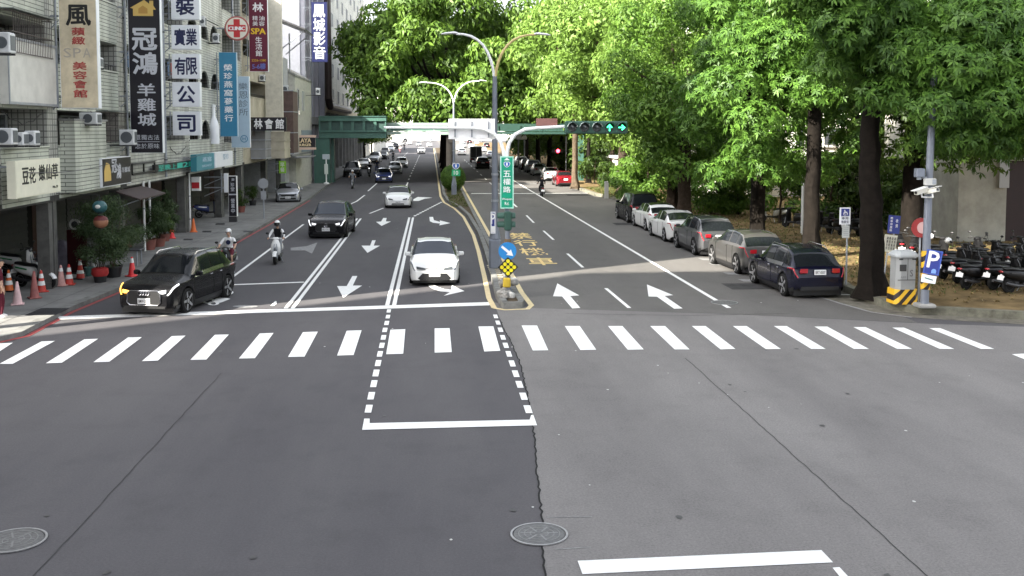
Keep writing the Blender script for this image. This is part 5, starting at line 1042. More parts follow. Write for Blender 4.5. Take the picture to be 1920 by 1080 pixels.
    for xc in (xf_, xr_):
        for s in (-1, 1):
            w0, r0, sp = wheel(); yc = s*(W/2-.115)
            for m_ in (w0, r0, sp): m_.v = [(a+xc, (b*s)+yc, c+wr) for a, b, c in m_.v]
            if one: put(w0, '', BLACK); put(r0, '', RIM)
            else:
                tw = w0.build('wheel', RUBBER, t, smooth=True, world=False); r0.build('rim', BLACK if rimm is RIMD else mat('rim_shadow', (.05, .05, .055), .4, .5), tw, smooth=True, world=False); sp.build('spoke', rimm, tw, world=False)
    if one:
        bpy.data.objects.remove(t); o = OM.build(name, mats, smooth=True, world=False); tag(o, label, cat, group); o.location = loc; o.rotation_euler = (0, 0, rz); return o
    return t
cw = paint('paint_white', (.78, .78, .77)); cb = mat('paint_black', (.006, .006, .007), .25, coat=.12, spec=.22); cn = mat('paint_navy', (.003, .0035, .013), .25, coat=.3, spec=.3); cg = mat('paint_grey_metal', (.058, .060, .065), .35, .25, coat=1.); cs = mat('paint_silver_metal', (.42, .44, .46), .3, .6, coat=1.); cr_ = paint('paint_red', (.13, .004, .010)); cbl = paint('paint_blue', (.03, .045, .16)); csg = mat('paint_silver_grey', (.060, .058, .056), .35, .2, coat=1.)
SUV = dict(W=1.88, H=1.66, hood=1.08, cowl=1.12, rf=.35, rr=-1.45, dk=-2.2, belt=(.98, 1.06), gc=.22, wr=.37, wb=2.82, fo=.9, suv=True)
DN = -math.pi/2; UP = math.pi/2
def gl(px, py, z=.22): p = G(px, py, z); p.z = 0; return p
# big black suv turning on the left: front right wheel at (345,565)/(front bumper 250-340,585)
p = gl(268, 582); hdg = R(-90-13)
fw = Vector((math.cos(hdg), math.sin(hdg), 0)); c = Vector((p.x, p.y, 0))-fw*2.33
car('black suv with chrome window trim and a lit amber indicator, turning beside the left pavement', (c.x, c.y, .0), hdg, cb, L=4.5, grille='big', badge='rings', plate='BMW-2178', lit=True, amber=True, rails=True, chromeline=True, group='cars heading towards the camera', name='car', **{**SUV, 'H': 1.68})
def front(label, px, py, col, hd=0., **k):
    """car whose front bottom edge centre sits at the pixel, driving towards the camera"""
    p = gl(px, py); L = k.get('L', 4.6); a = DN+R(hd); f = Vector((math.cos(a), math.sin(a), 0)); c = Vector((p.x, p.y, 0))-f*L/2
    k.setdefault('name', 'car'); k.setdefault('group', 'cars heading towards the camera'); return car(label, (c.x, c.y, k.pop('z', 0.)), a, col, **k)
def rear_(label, px, py, col, hd=0., z=0., **k):
    p = gl(px, py); L = k.get('L', 4.6); a = UP+R(hd); f = Vector((math.cos(a), math.sin(a), 0)); c = Vector((p.x, p.y, 0))+f*L/2
    return car(label, (c.x, c.y, z), a, col, **k)
SED = dict(W=1.78, H=1.46, hood=.99, cowl=1.2, rf=.36, rr=-.95, dk=-1.75, belt=(.86, .97), gc=.18, wr=.33, wb=2.7, fo=.92)
front('white sedan with a wide black lower grille, nearest to the camera in the turning lane', 815, 526, cw, 0, L=4.63, grille='slot', badge='oval', plate='TDK-1757', glass=CARGLASS2, **SED)
front('black coupe suv with bright slanted headlights, between the left lane lines', 611, 440, cb, -3, L=4.7, grille='big', badge='star', plate='BEL-5752', lit=True, glass=CARGLASS2, **{**SUV, 'H': 1.74, 'rr': -1.0, 'W': 1.95, 'rimm': RIMD})
front('white electric sedan with a dark glass roof in the middle lane', 746, 385, cw, 0, L=4.7, grille='ev', roofm=GLASS, plate='EAM-3301', **{**SED, 'W': 1.85})
front('dark blue sedan behind the white electric car', 720, 339, cbl, 3, L=4.5, grille='bar', lit=True, detail=1, **SED)
front('pale silver sedan ahead of the footbridge, behind the dark blue car', 741, 323, cs, 3, L=4.6, grille='bar', detail=1, **SED)
front('white hatchback farthest before the sunlit road, behind the pale silver car', 754, 312, cw, 4, L=4.2, grille='bar', lit=True, detail=1, **{**SED, 'dk': -2.05, 'rr': -1.3, 'H': 1.5})
# left kerb side
p = gl(534, 383, .0); car('silver sedan parked half on the left pavement', (p.x, p.y+2.2, .06), DN+R(6), cs, L=4.4, grille='bar', plate='6732-QL', group='cars parked on the left', **SED)
LP = 'cars parked on the left'
front('black van parked at the left kerb just before the footbridge', 658, 329, cb, 0, L=4.7, grille='bar', detail=1, group=LP, name='parked_car', **{**SUV, 'H': 1.8})
front('white car parked at the left kerb under the footbridge, behind the black van', 681, 314, cw, 0, L=4.3, grille='bar', detail=1, group=LP, name='parked_car', **SED)
front('silver white van parked at the left kerb just past the footbridge', 700, 303, cs, -4, L=4.6, grille='bar', detail=1, group=LP, name='parked_car', **{**SUV, 'H': 1.8})
front('black car parked at the left kerb past the silver white van', 716, 297, cb, -4, L=4.5, grille='bar', detail=1, group=LP, name='parked_car', **SED)
# parked on the right, seen from behind
RP = 'cars parked in the bays on the right'
rear_('dark navy estate car with a lit chrome window line in the nearest right parking bay', 1537, 549, cn, 2, L=4.55, grille='big', plate='BRT-8507', chromeline=True, rails=True, group=RP, **{**SUV, 'H': 1.6, 'hood': 1.0, 'belt': (.92, 1.0), 'rr': -1.35})
rear_('brownish grey suv in the second right parking bay, behind the navy car', 1438, 507, csg, 3, L=4.5, plate='AKW-3690', grille='big', group=RP, **{**SUV, 'H': 1.58})
rear_('dark grey suv in the third right parking bay', 1350, 473, cg, 2, L=4.6, plate='AMC-7396', grille='bar', group=RP, **{**SUV, 'W': 1.84})
rear_('white sedan in the fourth right parking bay, behind the dark grey suv', 1288, 448, cw, 2, L=4.6, plate='BFN-2016', grille='slot', group=RP, **SED)
rear_('white coupe in the fifth right parking bay, ahead of the other white sedan', 1248, 428, cw, 2, L=4.6, plate='ARG-5501', grille='slot', group=RP, **{**SED, 'dk': -2.0, 'rr': -.8, 'roofm': GLASS})
rear_('black van in the farthest of the near right parking bays', 1212, 413, cb, 2, L=4.7, grille='bar', detail=1, group=RP, **{**SUV, 'H': 1.78, 'rr': -1.8, 'rimm': RIM})
R2 = 'cars parked on the right beyond the stop lines'
rear_('red sedan first in the row parked on the right beyond the pale cross lines', 1061, 346, cr_, 0, L=4.6, grille='bar', detail=1, group=R2, **SED)
for px, py, c_, k_, l in ((1036, 336, cw, SED, 'white hatchback parked just beyond the red sedan'), (1014, 327, cs, SED, 'silver car parked second beyond the red sedan'), (1002, 321, cs, SUV, 'silver suv parked third beyond the red sedan'), (990, 316, cb, SED, 'black car parked fourth beyond the red sedan'), (979, 312, cw, SUV, 'white van parked at the far end of the right row')):
    rear_(l, px, py, c_, 0, L=4.5, grille='bar', detail=1, group=R2, **k_)
# driving away
DA = 'vehicles driving away on the right carriageway'
rear_('black car driving away in the inner right lane under the footbridge', 906, 314, cb, 0, L=4.6, grille='bar', detail=1, group=DA, name='car', **SUV)
# box truck
def truck(label, px, py):
    p = gl(px, py); t = thing('box_truck', label, 'truck', (p.x, p.y, 0), 0, DA); x, y = p.x, p.y
    k = MB(); k.rbox((x, y+1.6, 1.75), (1.9, 3.2, 1.9), .04); k.build('cargo_box', mat('truck_grey', (.45, .46, .47), .5, .2), t)
    k = MB(); k.rbox((x, y+4.2, 1.35), (1.8, 1.8, 1.7), .12); k.build('cab', cs, t)
    k = MB(); k.bb(x-.9, x-.03, y-.03, y, .9, 2.6); k.bb(x+.03, x+.9, y-.03, y, .9, 2.6); k.build('rear_door', DARK, t)
    k = MB(); k.bb(x-.85, x+.85, y, y+5, .45, .75); k.build('chassis', BLACK, t)
    k = MB(); k.bb(x-.25, x+.25, y-.05, y, .55, .75); k.build('number_plate', PLATE, t)
    for sx in (-1, 1):
        MB().bb(x+sx*.85, x+sx*.65, y-.04, y, .5, .7).build('taillight', TAIL, t)
        for dy in (.9, 4.1): k = MB(); k.lathe([(.3, -.1), (.38, -.08), (.38, .08), (.3, .1)], (x+sx*.78, y+dy, .38), 'x', 16); k.build('wheel', RUBBER, t, smooth=True)
truck('grey box truck driving away in the inner right lane ahead of the black car', 893, 303)
rear_('silver car driving away beside the lamp post, ahead of the box truck', 922, 296, cs, 0, L=4.5, grille='bar', detail=1, group=DA, name='car', **SED)
# far traffic in the sun
FAR = []
for key, c_, k_ in (('w', cw, SED), ('s', cs, SED), ('k', cb, SUV), ('u', cw, SUV)):
    FAR.append((key, c_, k_))
rnd = random.Random(3); protoF = {}
def far(px, py, key, rz, label, group):
    p = G(px, py); 
    if (key) not in protoF:
        _, c_, k_ = next(f for f in FAR if f[0] == key); o = car(label, (p.x, p.y, 0), rz, c_, L=4.5, grille='bar', detail=0, group=group, name='far_car', **k_); protoF[key] = o
    else:
        o = protoF[key].copy(); C.objects.link(o); o.location = (p.x, p.y, 0); o.rotation_euler = (0, 0, rz); o['label'] = label; o['group'] = group
for i, (px, py) in enumerate(((790, 288), (768, 271), (785, 274), (805, 275), (760, 266), (776, 264), (792, 266), (808, 266), (765, 260), (780, 259), (794, 260), (807, 260), (770, 256), (786, 255.5), (800, 256))):
    far(px, py, 'wuswk'[i % 5] if i else 'w', DN, 'small car far off in the sunlit oncoming traffic beyond the footbridge' if i else 'lone white car leading the sunlit oncoming traffic beyond the footbridge', 'oncoming traffic far beyond the footbridge')
for i, (px, py) in enumerate(((742, 279), (733, 284), (722, 291), (748, 273), (751, 268), (738, 275))):
    far(px, py, 'kskwsu'[i], DN, 'small parked car far off at the left kerb beyond the footbridge', 'cars parked far off on the left')
for i, (px, py) in enumerate(((866, 291), (862, 283), (869, 277), (884, 278), (866, 271), (880, 270), (894, 271), (868, 265), (881, 264), (893, 264), (905, 266), (912, 278), (905, 285))):
    far(px, py, 'wuswwksuwwskw'[i], UP, 'small car far off in the traffic driving away beyond the footbridge', 'far traffic driving away')
# ================================================================ scooters and people
def lx(mb, rings, n=14, p=2.4):
    rr = []
    for x, zc, ry, rz in rings:
        r = []
        for k in range(n):
            a = 2*math.pi*k/n; c, s = math.cos(a), math.sin(a)
            r.append((x, ry*abs(c)**(2/p)*math.copysign(1, c), zc+rz*abs(s)**(2/p)*math.copysign(1, s)))
        rr.append(r)
    return mb.rings(rr)
def lz(mb, rings, n=14):
    return mb.rings([[(xc+rx*math.cos(2*math.pi*k/n), ry*math.sin(2*math.pi*k/n), z) for k in range(n)] for z, xc, rx, ry in rings])
SKIN = mat('skin', (.48, .29, .20), .55, var=.05); HAIRM = mat('hair', (.012, .01, .009), .6)
def scooter(label, loc, rz, col, seatm=BLACK, retro=False, lit=False, group=None, name='scooter', plate='', accent=None, rimm=None):
    rimm = rimm or RIM; t = thing(name, label, 'scooter', loc, rz, group); t['_w'] = (0, 0, 0); B = lambda k, n, m, p=t, sm=True: k.build(n, m, p, smooth=sm, world=False)
    for x in (.62, -.60):
        k = MB(); k.lathe([(.16, -.045), (.225, -.055), (.25, -.03), (.255, 0), (.25, .03), (.225, .055), (.16, .045)], (x, 0, .255), 'y', 20); w_ = B(k, 'wheel', RUBBER)
        k = MB(); k.lathe([(.165, -.04), (.15, -.046), (.03, -.03), (.03, .03), (.15, .046), (.165, .04)], (x, 0, .255), 'y', 16); B(k, 'rim', rimm, w_)
    k = MB(); [k.tube([(.62, s*.08, .255), (.56, s*.08, .5), (.47, s*.04, .82)], .022, 6) for s in (-1, 1)]; B(k, 'fork', STEEL)
    k = MB(); n = 9; rr = []
    for i in range(n):
        a = R(20+i*17); r = .285; rr.append([(.62+r*math.cos(a)+o*math.cos(a), y, .255+r*math.sin(a)+o*math.sin(a)) for y, o in ((-.085, -.05), (-.075, 0), (0, .02), (.075, 0), (.085, -.05), (.07, -.03), (0, .0), (-.07, -.03))])
    k.rings(rr); B(k, 'front_fender', col)
    k = MB(); lz(k, [(.36, .36, .03, .14), (.45, .42, .05, .19), (.65, .43, .07, .205), (.82, .42, .07, .18), (.95, .39, .07, .12), (1.02, .37, .05, .09)]); B(k, 'leg_shield', col)
    k = MB(); k.rbox((.12, 0, .32), (.62, .30, .09), .03); B(k, 'floorboard', BLACK)
    k = MB(); lx(k, [(.02, .50, .10, .17), (-.12, .56, .15, .19), (-.40, .60, .18, .18), (-.7, .64, .15, .14), (-.88, .69, .09, .08), (-.93, .70, .03, .03)]); B(k, 'rear_body', col)
    k = MB(); lx(k, [(.06, .74, .08, .03), (-.05, .76, .13, .05), (-.35, .77, .15, .055), (-.5, .80, .15, .06), (-.78, .81, .11, .05), (-.84, .81, .05, .03)]); B(k, 'seat', seatm)
    k = MB(); k.rbox((.36, 0, 1.03), (.16, .26, .11), .04); k.tube([(.33, -.34, 1.03), (.37, -.15, 1.05), (.37, .15, 1.05), (.33, .34, 1.03)], .016, 6); B(k, 'handlebar', col if retro else BLACK)
    for s in (-1, 1):
        k = MB(); k.tube([(.36, s*.26, 1.04), (.36, s*.32, 1.22)], .008, 5); k.ell((.36, s*.34, 1.25), (.02, .07, .045), 10, 6); B(k, 'mirror', BLACK)
        k = MB(); k.tube([(.33, s*.24, 1.025), (.32, s*.37, 1.02)], .021, 6); B(k, 'grip', RUBBER)
    k = MB(); k.ell((.50, 0, .60) if retro else (.46, 0, .98), (.05, .09, .075) if not retro else (.07, .095, .095), 12, 7); B(k, 'headlight', LAMPON if lit else LAMP)
    k = MB(); k.ell((-.92, 0, .72), (.03, .10, .035), 10, 6); B(k, 'taillight', TAIL)
    k = MB(); k.box((-.93, 0, .52), (.012, .26, .15), ry=.35); k.box((-.86, 0, .58), (.14, .06, .03), ry=.6); B(k, 'number_plate', PLATE, sm=False)
    k = MB(); k.tube([(-.1, -.14, .25), (-.45, -.17, .27), (-.85, -.18, .36)], [.03, .055, .05], 8); B(k, 'exhaust', DARK)
    k = MB(); k.rbox((-.42, .05, .33), (.5, .16, .2), .05); B(k, 'engine', DARK)
    k = MB(); k.tube([(.0, .12, .28), (-.08, .22, .03)], .012, 5); B(k, 'side_stand', STEEL)
    if accent: 
        for s in (-1, 1): k = MB(); k.box((-.42, s*.183, .66), (.5, .012, .05), ry=.12); B(k, 'side_strip', accent)
    return t
def body_mesh(name, par, V, E, mats, bone_mat):
    """one continuous figure grown over a skeleton. V: {joint:(x,y,z,r)}, E: [(a,b,key)]"""
    bm = bmesh.new(); lay = bm.verts.layers.skin.verify(); d = {}
    for n_, (x, y, z, r) in V.items():
        v = bm.verts.new((x, y, z)); s = v[lay]; s.radius = (r, r) if not isinstance(r, tuple) else r; s.use_root = (n_ == 'pelvis'); d[n_] = v
    for a, b, _ in E: bm.edges.new((d[a], d[b]))
    me = bpy.data.meshes.new('t'); bm.to_mesh(me); bm.free(); ob = bpy.data.objects.new('t', me); C.objects.link(ob)
    sk = ob.modifiers.new('s', 'SKIN'); sk.use_smooth_shade = True; sb = ob.modifiers.new('u', 'SUBSURF'); sb.levels = 2; sb.render_levels = 2
    dg = bpy.context.evaluated_depsgraph_get(); out = bpy.data.meshes.new_from_object(ob.evaluated_get(dg)); out.name = name
    bpy.data.objects.remove(ob); bpy.data.meshes.remove(me)
    keys = list(mats); out.materials.clear(); [out.materials.append(mats[q]) for q in keys]
    segs = [(Vector(V[a][:3]), Vector(V[b][:3]), keys.index(c)) for a, b, c in E]
    for p in out.polygons:
        c = p.center; best = (9, 0)
        for a, b, q in segs:
            ab = b-a; f = max(0, min(1, (c-a).dot(ab)/max(1e-9, ab.dot(ab)))); dd = (c-a-ab*f).length
            if dd < best[0]: best = (dd, q)
        p.material_index = best[1]
    out.shade_smooth()
    o = bpy.data.objects.new(name, out); C.objects.link(o)
    if par: o.parent = par
    return o
def hand(V, E, side, wrist, d, key='skin'):
    """palm, four bent fingers of unequal length and a thumb off the palm's side"""
    w_ = Vector(wrist); d = Vector(d).normalized(); sd = Vector((0, 0, 1)).cross(d).normalized()*side; dn = Vector((0, 0, -1))
    pn = f'palm{side}'; V[pn] = (*(w_+d*.06), .03); E.append((f'wrist{side}', pn, key))
    for i, (o, ln) in enumerate(((-.032, .07), (-.011, .08), (.011, .075), (.032, .06))):
        a = w_+d*.09+sd*o; b = a+d*ln*.5+dn*.012; c = b+d*ln*.15+dn*ln*.5
        for q, p, r in (('a', a, .011), ('b', b, .0095), ('c', c, .008)): V[f'f{side}{i}{q}'] = (*p, r)
        E.extend([(pn, f'f{side}{i}a', key), (f'f{side}{i}a', f'f{side}{i}b', key), (f'f{side}{i}b', f'f{side}{i}c', key)])
    a = w_+d*.045-sd*.045; b = a+d*.035-sd*.01+dn*.015; V[f't{side}a'] = (*a, .012); V[f't{side}b'] = (*b, .009); E.extend([(pn, f't{side}a', key), (f't{side}a', f't{side}b', key)])
def head(par, c, helm=None, visor=None, hair=True, mask=None, sc=1.):
    """face looks along +X"""
    cx, cy, cz = c
    k = MB(); k.rings([[(cx+ox+rx*math.cos(2*math.pi*q/16), cy+ry*math.sin(2*math.pi*q/16), cz+z) for q in range(16)] for z, ox, rx, ry in ((-.125, .03, .03, .03), (-.10, .025, .065, .055), (-.05, .01, .088, .068), (0, 0, .095, .074), (.05, -.005, .092, .074), (.09, -.01, .07, .06), (.115, -.01, .03, .03))])
    h = k.build('head', SKIN, par, smooth=True, world=False)
    k = MB(); k.rings([[(cx+x+.0, cy+y, cz+z) for x, y, z in r] for r in ([(.09, -.012, .015), (.09, .012, .015), (.095, 0, .02)], [(.115, -.02, -.03), (.115, .02, -.03), (.128, 0, -.022)], [(.09, -.012, -.042), (.09, .012, -.042), (.09, 0, -.04)])]); k.build('nose', SKIN, h, world=False)
    for s in (-1, 1): k = MB(); k.ell((cx+.082, cy+s*.03, cz+.008), (.012, .014, .008), 8, 5); k.build('eye', HAIRM, h, world=False); k = MB(); k.ell((cx-.005, cy+s*.077, cz-.01), (.022, .01, .03), 8, 5); k.build('ear', SKIN, h, world=False)
    k = MB(); k.ell((cx+.088, cy, cz-.065), (.008, .024, .006), 8, 5); k.build('mouth', mat('lip', (.3, .12, .1), .5), h, world=False)
    if mask: k = MB(); k.ell((cx+.062, cy, cz-.055), (.05, .068, .055), 12, 7); k.build('face_mask', mask, par, smooth=True, world=False)
    if helm:
        k = MB(); rr = []
        for i in range(8):
            a = i/7*math.pi/2*1.0; rr.append([(cx-.01+.135*math.cos(a)*math.cos(2*math.pi*q/18), cy+.122*math.cos(a)*math.sin(2*math.pi*q/18), cz+.02+.13*math.sin(a)) for q in range(18)])
        low = [(cx-.01+.13*math.cos(2*math.pi*q/18), cy+.118*math.sin(2*math.pi*q/18), cz+(.02 if math.cos(2*math.pi*q/18) > .35 else -.07)) for q in range(18)]
        k.rings([low]+rr); hm = k.build('helmet', helm, par, smooth=True, world=False)
        if visor:
            k = MB(); k.rings([[(cx-.005+.138*math.cos(a), cy+.126*math.sin(a), cz+z) for a in np.linspace(-1.15, 1.15, 10)] for z in (-.07, .055)], False, False, False); k.build('visor', visor, hm, smooth=True, world=False)
    elif hair:
        k = MB(); rr = []
        for i in range(7): a = i/6*math.pi/2; rr.append([(cx-.015+.108*math.cos(a)*math.cos(2*math.pi*q/16), cy+.088*math.cos(a)*math.sin(2*math.pi*q/16), cz+.03+.10*math.sin(a)) for q in range(16)])
        low = [(cx-.02+(.10 if math.cos(2*math.pi*q/16) < .3 else .09)*math.cos(2*math.pi*q/16), cy+.085*math.sin(2*math.pi*q/16), cz+(.045 if math.cos(2*math.pi*q/16) > .3 else -.08)) for q in range(16)]
        k.rings([low]+rr); k.build('hair', HAIRM, par, smooth=True, world=False)
def rider(label, loc, rz, shirt, pants, helm, visor=None, sleeves=None, shoes=BLACK, shorts=False, mask=None, fingers=True, group=None, prt=None):
    t = thing('person', label, 'person', loc, rz, group); t['_w'] = (0, 0, 0)
    V = {'pelvis': (-.22, 0, .90, .135), 'belly': (-.20, 0, 1.05, .125), 'chest': (-.15, 0, 1.25, .14), 'neck': (-.11, 0, 1.42, .055), 'head0': (-.09, 0, 1.52, .05)}
    E = [('pelvis', 'belly', 'shirt'), ('belly', 'chest', 'shirt'), ('chest', 'neck', 'shirt'), ('neck', 'head0', 'skin')]
    for s in (-1, 1):
        V.update({f'sh{s}': (-.13, s*.18, 1.35, .065), f'el{s}': (.05, s*.29, 1.14, .045), f'wrist{s}': (.25, s*.30, 1.055, .03), f'hip{s}': (-.17, s*.10, .86, .10), f'knee{s}': (.24, s*.17, .76, .062), f'calf{s}': (.19, s*.155, .58, .052), f'ank{s}': (.12, s*.14, .42, .04), f'toe{s}': (.30, s*.15, .395, .035)})
        E += [('chest', f'sh{s}', 'shirt'), (f'sh{s}', f'el{s}', 'sleeve'), (f'el{s}', f'wrist{s}', 'sleeve' if sleeves else 'skin'), ('pelvis', f'hip{s}', 'pants'), (f'hip{s}', f'knee{s}', 'pants'), (f'knee{s}', f'calf{s}', 'skin' if shorts else 'pants'), (f'calf{s}', f'ank{s}', 'skin' if shorts else 'pants'), (f'ank{s}', f'toe{s}', 'shoes')]
        if fingers: hand(V, E, s, (.25, s*.30, 1.055), (1, s*.1, -.1))
        else: V[f'palm{s}'] = (.33, s*.31, 1.04, .03); E.append((f'wrist{s}', f'palm{s}', 'skin'))
    body_mesh('body', t, V, E, {'shirt': shirt, 'sleeve': sleeves or shirt, 'skin': SKIN, 'pants': pants, 'shoes': shoes}, None)
    head(t, (-.06, 0, 1.60), helm, visor, mask=mask)
    if prt: k = MB(); k.rings([[(-.012-.02*abs(math.sin(a))*0+.012, .09*math.cos(a)*q, 1.22+.09*math.sin(a)*q) for a in np.linspace(0, 6.283, 20)[:-1]] for q in (.05, 1.)], True, False); k.build('shirt_print', prt, t, world=False)
    return t
BLKC = mat('black_cloth', (.012, .012, .014), .85); WHC = mat('white_cloth', (.72, .72, .72), .85); MARC = mat('maroon_cloth', (.10, .018, .03), .85); GREYC = mat('grey_cloth', (.22, .23, .25), .85); NAVC = mat('navy_cloth', (.02, .025, .06), .85); HELW = paint('helmet_white', (.75, .75, .75)); HELB = paint('helmet_black', (.01, .01, .01)); REDC_ = mat('red_cloth', (.4, .03, .03), .85)
def ride(px, py, rz, col, label_s, label_p, group, retro=False, lit=False, accent=None, **kw):
    p = gl(px, py); f = Vector((math.cos(rz), math.sin(rz), 0)); c = Vector((p.x, p.y, 0))-f*(.62 if abs(rz-DN) < 1 else -.6)
    scooter(label_s, (c.x, c.y, 0), rz, col, retro=retro, lit=lit, accent=accent, group='scooters being ridden'); rider(label_p, (c.x, c.y, 0), rz, group='scooter riders', **kw)
ride(421, 508, DN-.05, cb, 'black scooter carrying the rider in white behind the black suv', 'person in a white printed top and white helmet riding behind the black suv', '', shirt=WHC, pants=MARC, helm=HELW, shorts=True, prt=NAVC, sleeves=None)
ride(516, 486, DN, cw, 'white retro scooter with a low round headlight in the left lane', 'person with a white helmet, black vest and white sleeves on the white retro scooter', '', retro=True, shirt=BLKC, pants=GREYC, helm=HELW, sleeves=WHC, visor=GLASS, mask=BLKC)
ride(660, 350, DN, csg, 'grey scooter riding past the bus stop box marking', 'person in grey riding alone beside the bus stop', '', shirt=GREYC, pants=NAVC, helm=HELW, fingers=False)
ride(692, 328, DN, cb, 'black scooter with a lit headlight beside the parked black van', 'person in black on the scooter with the lit headlight', '', lit=True, shirt=BLKC, pants=BLKC, helm=HELB, visor=GLASS, fingers=False)
ride(706, 322, DN, cbl, 'dark scooter right of the one with the lit headlight', 'person in navy riding right of the lit headlight scooter', '', shirt=NAVC, pants=BLKC, helm=HELB, fingers=False)
ride(737, 300, DN, cb, 'black scooter left of the white hatchback near the footbridge', 'person in black riding left of the white hatchback', '', shirt=BLKC, pants=BLKC, helm=HELB, fingers=False)
ride(750, 286, DN, cr_, 'red scooter at the edge of the sunlit road', 'person in white riding the red scooter in the sun', '', shirt=WHC, pants=REDC_, helm=HELB, fingers=False)
ride(758, 280, DN, cb, 'dark scooter following the red one in the sun', 'person in dark clothes following the red scooter', '', shirt=BLKC, pants=BLKC, helm=HELB, fingers=False)
ride(1017, 364, UP, cb, 'black scooter driving away over the pale cross lines on the right', 'person all in black riding away over the pale cross lines', '', shirt=BLKC, pants=BLKC, helm=HELB, fingers=False)
ride(951, 366, UP, cw, 'white scooter driving away, half hidden by the green street sign', 'person in grey riding away, half hidden by the green street sign', '', shirt=GREYC, pants=BLKC, helm=HELW, fingers=False)
# parked scooters
PS = 'scooters parked in the park on the right'
sA = scooter('black scooter parked with its plate towards the road, nearest the right edge', (0, 0, 0), 0, mat('paint_black_dull', (.007, .007, .008), .4, coat=.15, spec=.3), group=PS, accent=DARK, rimm=RIMD)
k0 = G(1862, 545, .23); sA.location = (k0.x+.6, k0.y+.3, .23); sA.rotation_euler = (0, .0, R(22))
for px, py, a, l in ((1800, 532, 28, 'black scooter parked right of the blue parking sign, second in its row'), (1772, 526, 30, 'black scooter parked first in the row, behind the blue parking sign'), (1828, 536, 26, 'black scooter parked third in the row right of the parking sign'), (1905, 553, 12, 'black scooter cut by the right edge of the photo'),
                     (1836, 508, 20, 'black scooter in the second row in front of the grey wall'), (1880, 515, 15, 'black scooter in the second row in front of the dark red door'), (1698, 497, 60, 'black scooter behind the white notice board'), (1672, 489, 70, 'black scooter left of the one behind the white notice board'), (1745, 500, 40, 'black scooter behind the traffic pole'), (1915, 522, 12, 'black scooter far right before the dark red door')):
    p = G(px, py, .23); dup(sA, (p.x+.5, p.y+.4, .23), R(a), l)
for px, py, a, l in ((1818, 545, 24, 'black scooter wedged low between the second and third of the front row'), (1785, 515, 30, 'black scooter half behind the blue parking sign in the second row'), (1858, 524, 20, 'black scooter in the middle of the second row'), (1810, 500, 35, 'black scooter against the grey wall, nearest to the tree trunk'), (1888, 540, 14, 'black scooter right of the middle of the front row'), (1885, 498, 18, 'black scooter at the foot of the grey wall beside the door')):
    p = G(px, py, .23); dup(sA, (p.x+.5, p.y+.4, .23), R(a), l)
for px, py, a, l in ((1490, 428, 120, 'black scooter parked between the dark trunks left of the disabled sign'), (1545, 436, 100, 'black scooter parked behind the disabled parking sign'), (1565, 440, 95, 'black scooter right behind the pole of the disabled parking sign'), (1600, 440, 90, 'black scooter parked left of the thick corner trunk')):
    p = G(px, py, .23); dup(sA, (p.x, p.y, .23), R(a), l)
p = G(1450, 417, .23); scooter('white scooter parked in the sun between the tree trunks', (p.x, p.y, .23), R(160), cw, group=PS)
# helmets left on the parked scooters
for px, py, y, l in ((1778, 451, 36.9, 'white helmet left on a scooter mirror near the grey wall'), (1745, 443, 38.5, 'white helmet half hidden by the traffic pole')):
    a = PY(px, py, y); t = MB().ell((a.x, a.y, a.z), (.13, .13, .12), 14, 8).build('helmet', HELW, None, (a.x, a.y, a.z-.1), smooth=True); tag(t, l, 'helmet')
# left scooters
p = G(62, 541, PZ); s1 = scooter('white and green scooter parked among the cones under the arcade', (p.x, p.y+.2, PZ), R(-25), cw, accent=mat('green_trim', (.03, .25, .08), .4), group='scooters parked on the left pavement')
p = G(35, 525, PZ); dup(s1, (p.x-.3, p.y+.9, PZ), R(-15), 'dark scooter parked behind the white and green one', 'scooters parked on the left pavement')
p = G(388, 409, PZ); scooter('blue and white scooter parked in front of the brown shutter', (p.x, p.y+.4, PZ), R(35), cbl, accent=WHITE, group='scooters parked on the left pavement')
# person at the left edge
def standing(label, px, py, rz, shirt, pants, shoes, z):
    p = G(px, py, z); t = thing('person', label, 'person', (p.x, p.y, z), rz); t['_w'] = (0, 0, 0)
    V = {'pelvis': (0, 0, .92, .13), 'belly': (.01, 0, 1.07, .12), 'chest': (0, 0, 1.24, .135), 'neck': (0, 0, 1.41, .052), 'head0': (.01, 0, 1.5, .048)}; E = [('pelvis', 'belly', 's'), ('belly', 'chest', 's'), ('chest', 'neck', 's'), ('neck', 'head0', 'skin')]
    for s in (-1, 1):
        V.update({f'sh{s}': (0, s*.17, 1.35, .06), f'el{s}': (-.02, s*.22, 1.08, .045), f'wrist{s}': (.08, s*.22, .86, .03), f'hip{s}': (0, s*.09, .86, .095), f'knee{s}': (.03+.04*s, s*.10, .48, .062), f'ank{s}': (.03*s, s*.10, .08, .042), f'toe{s}': (.15+.03*s, s*.12, .035, .036)})
        E += [('chest', f'sh{s}', 's'), (f'sh{s}', f'el{s}', 's'), (f'el{s}', f'wrist{s}', 'skin'), ('pelvis', f'hip{s}', 'p'), (f'hip{s}', f'knee{s}', 'p'), (f'knee{s}', f'ank{s}', 'p'), (f'ank{s}', f'toe{s}', 'sh')]
        hand(V, E, s, (.08, s*.22, .86), (.35, 0, -1))
    body_mesh('body', t, V, E, {'s': shirt, 'p': pants, 'skin': SKIN, 'sh': shoes}, None); head(t, (.02, 0, 1.58))
standing('person in maroon trousers and white shoes standing at the left edge of the photo', 1, 596, R(20), MARC, MARC, WHC, PZ)
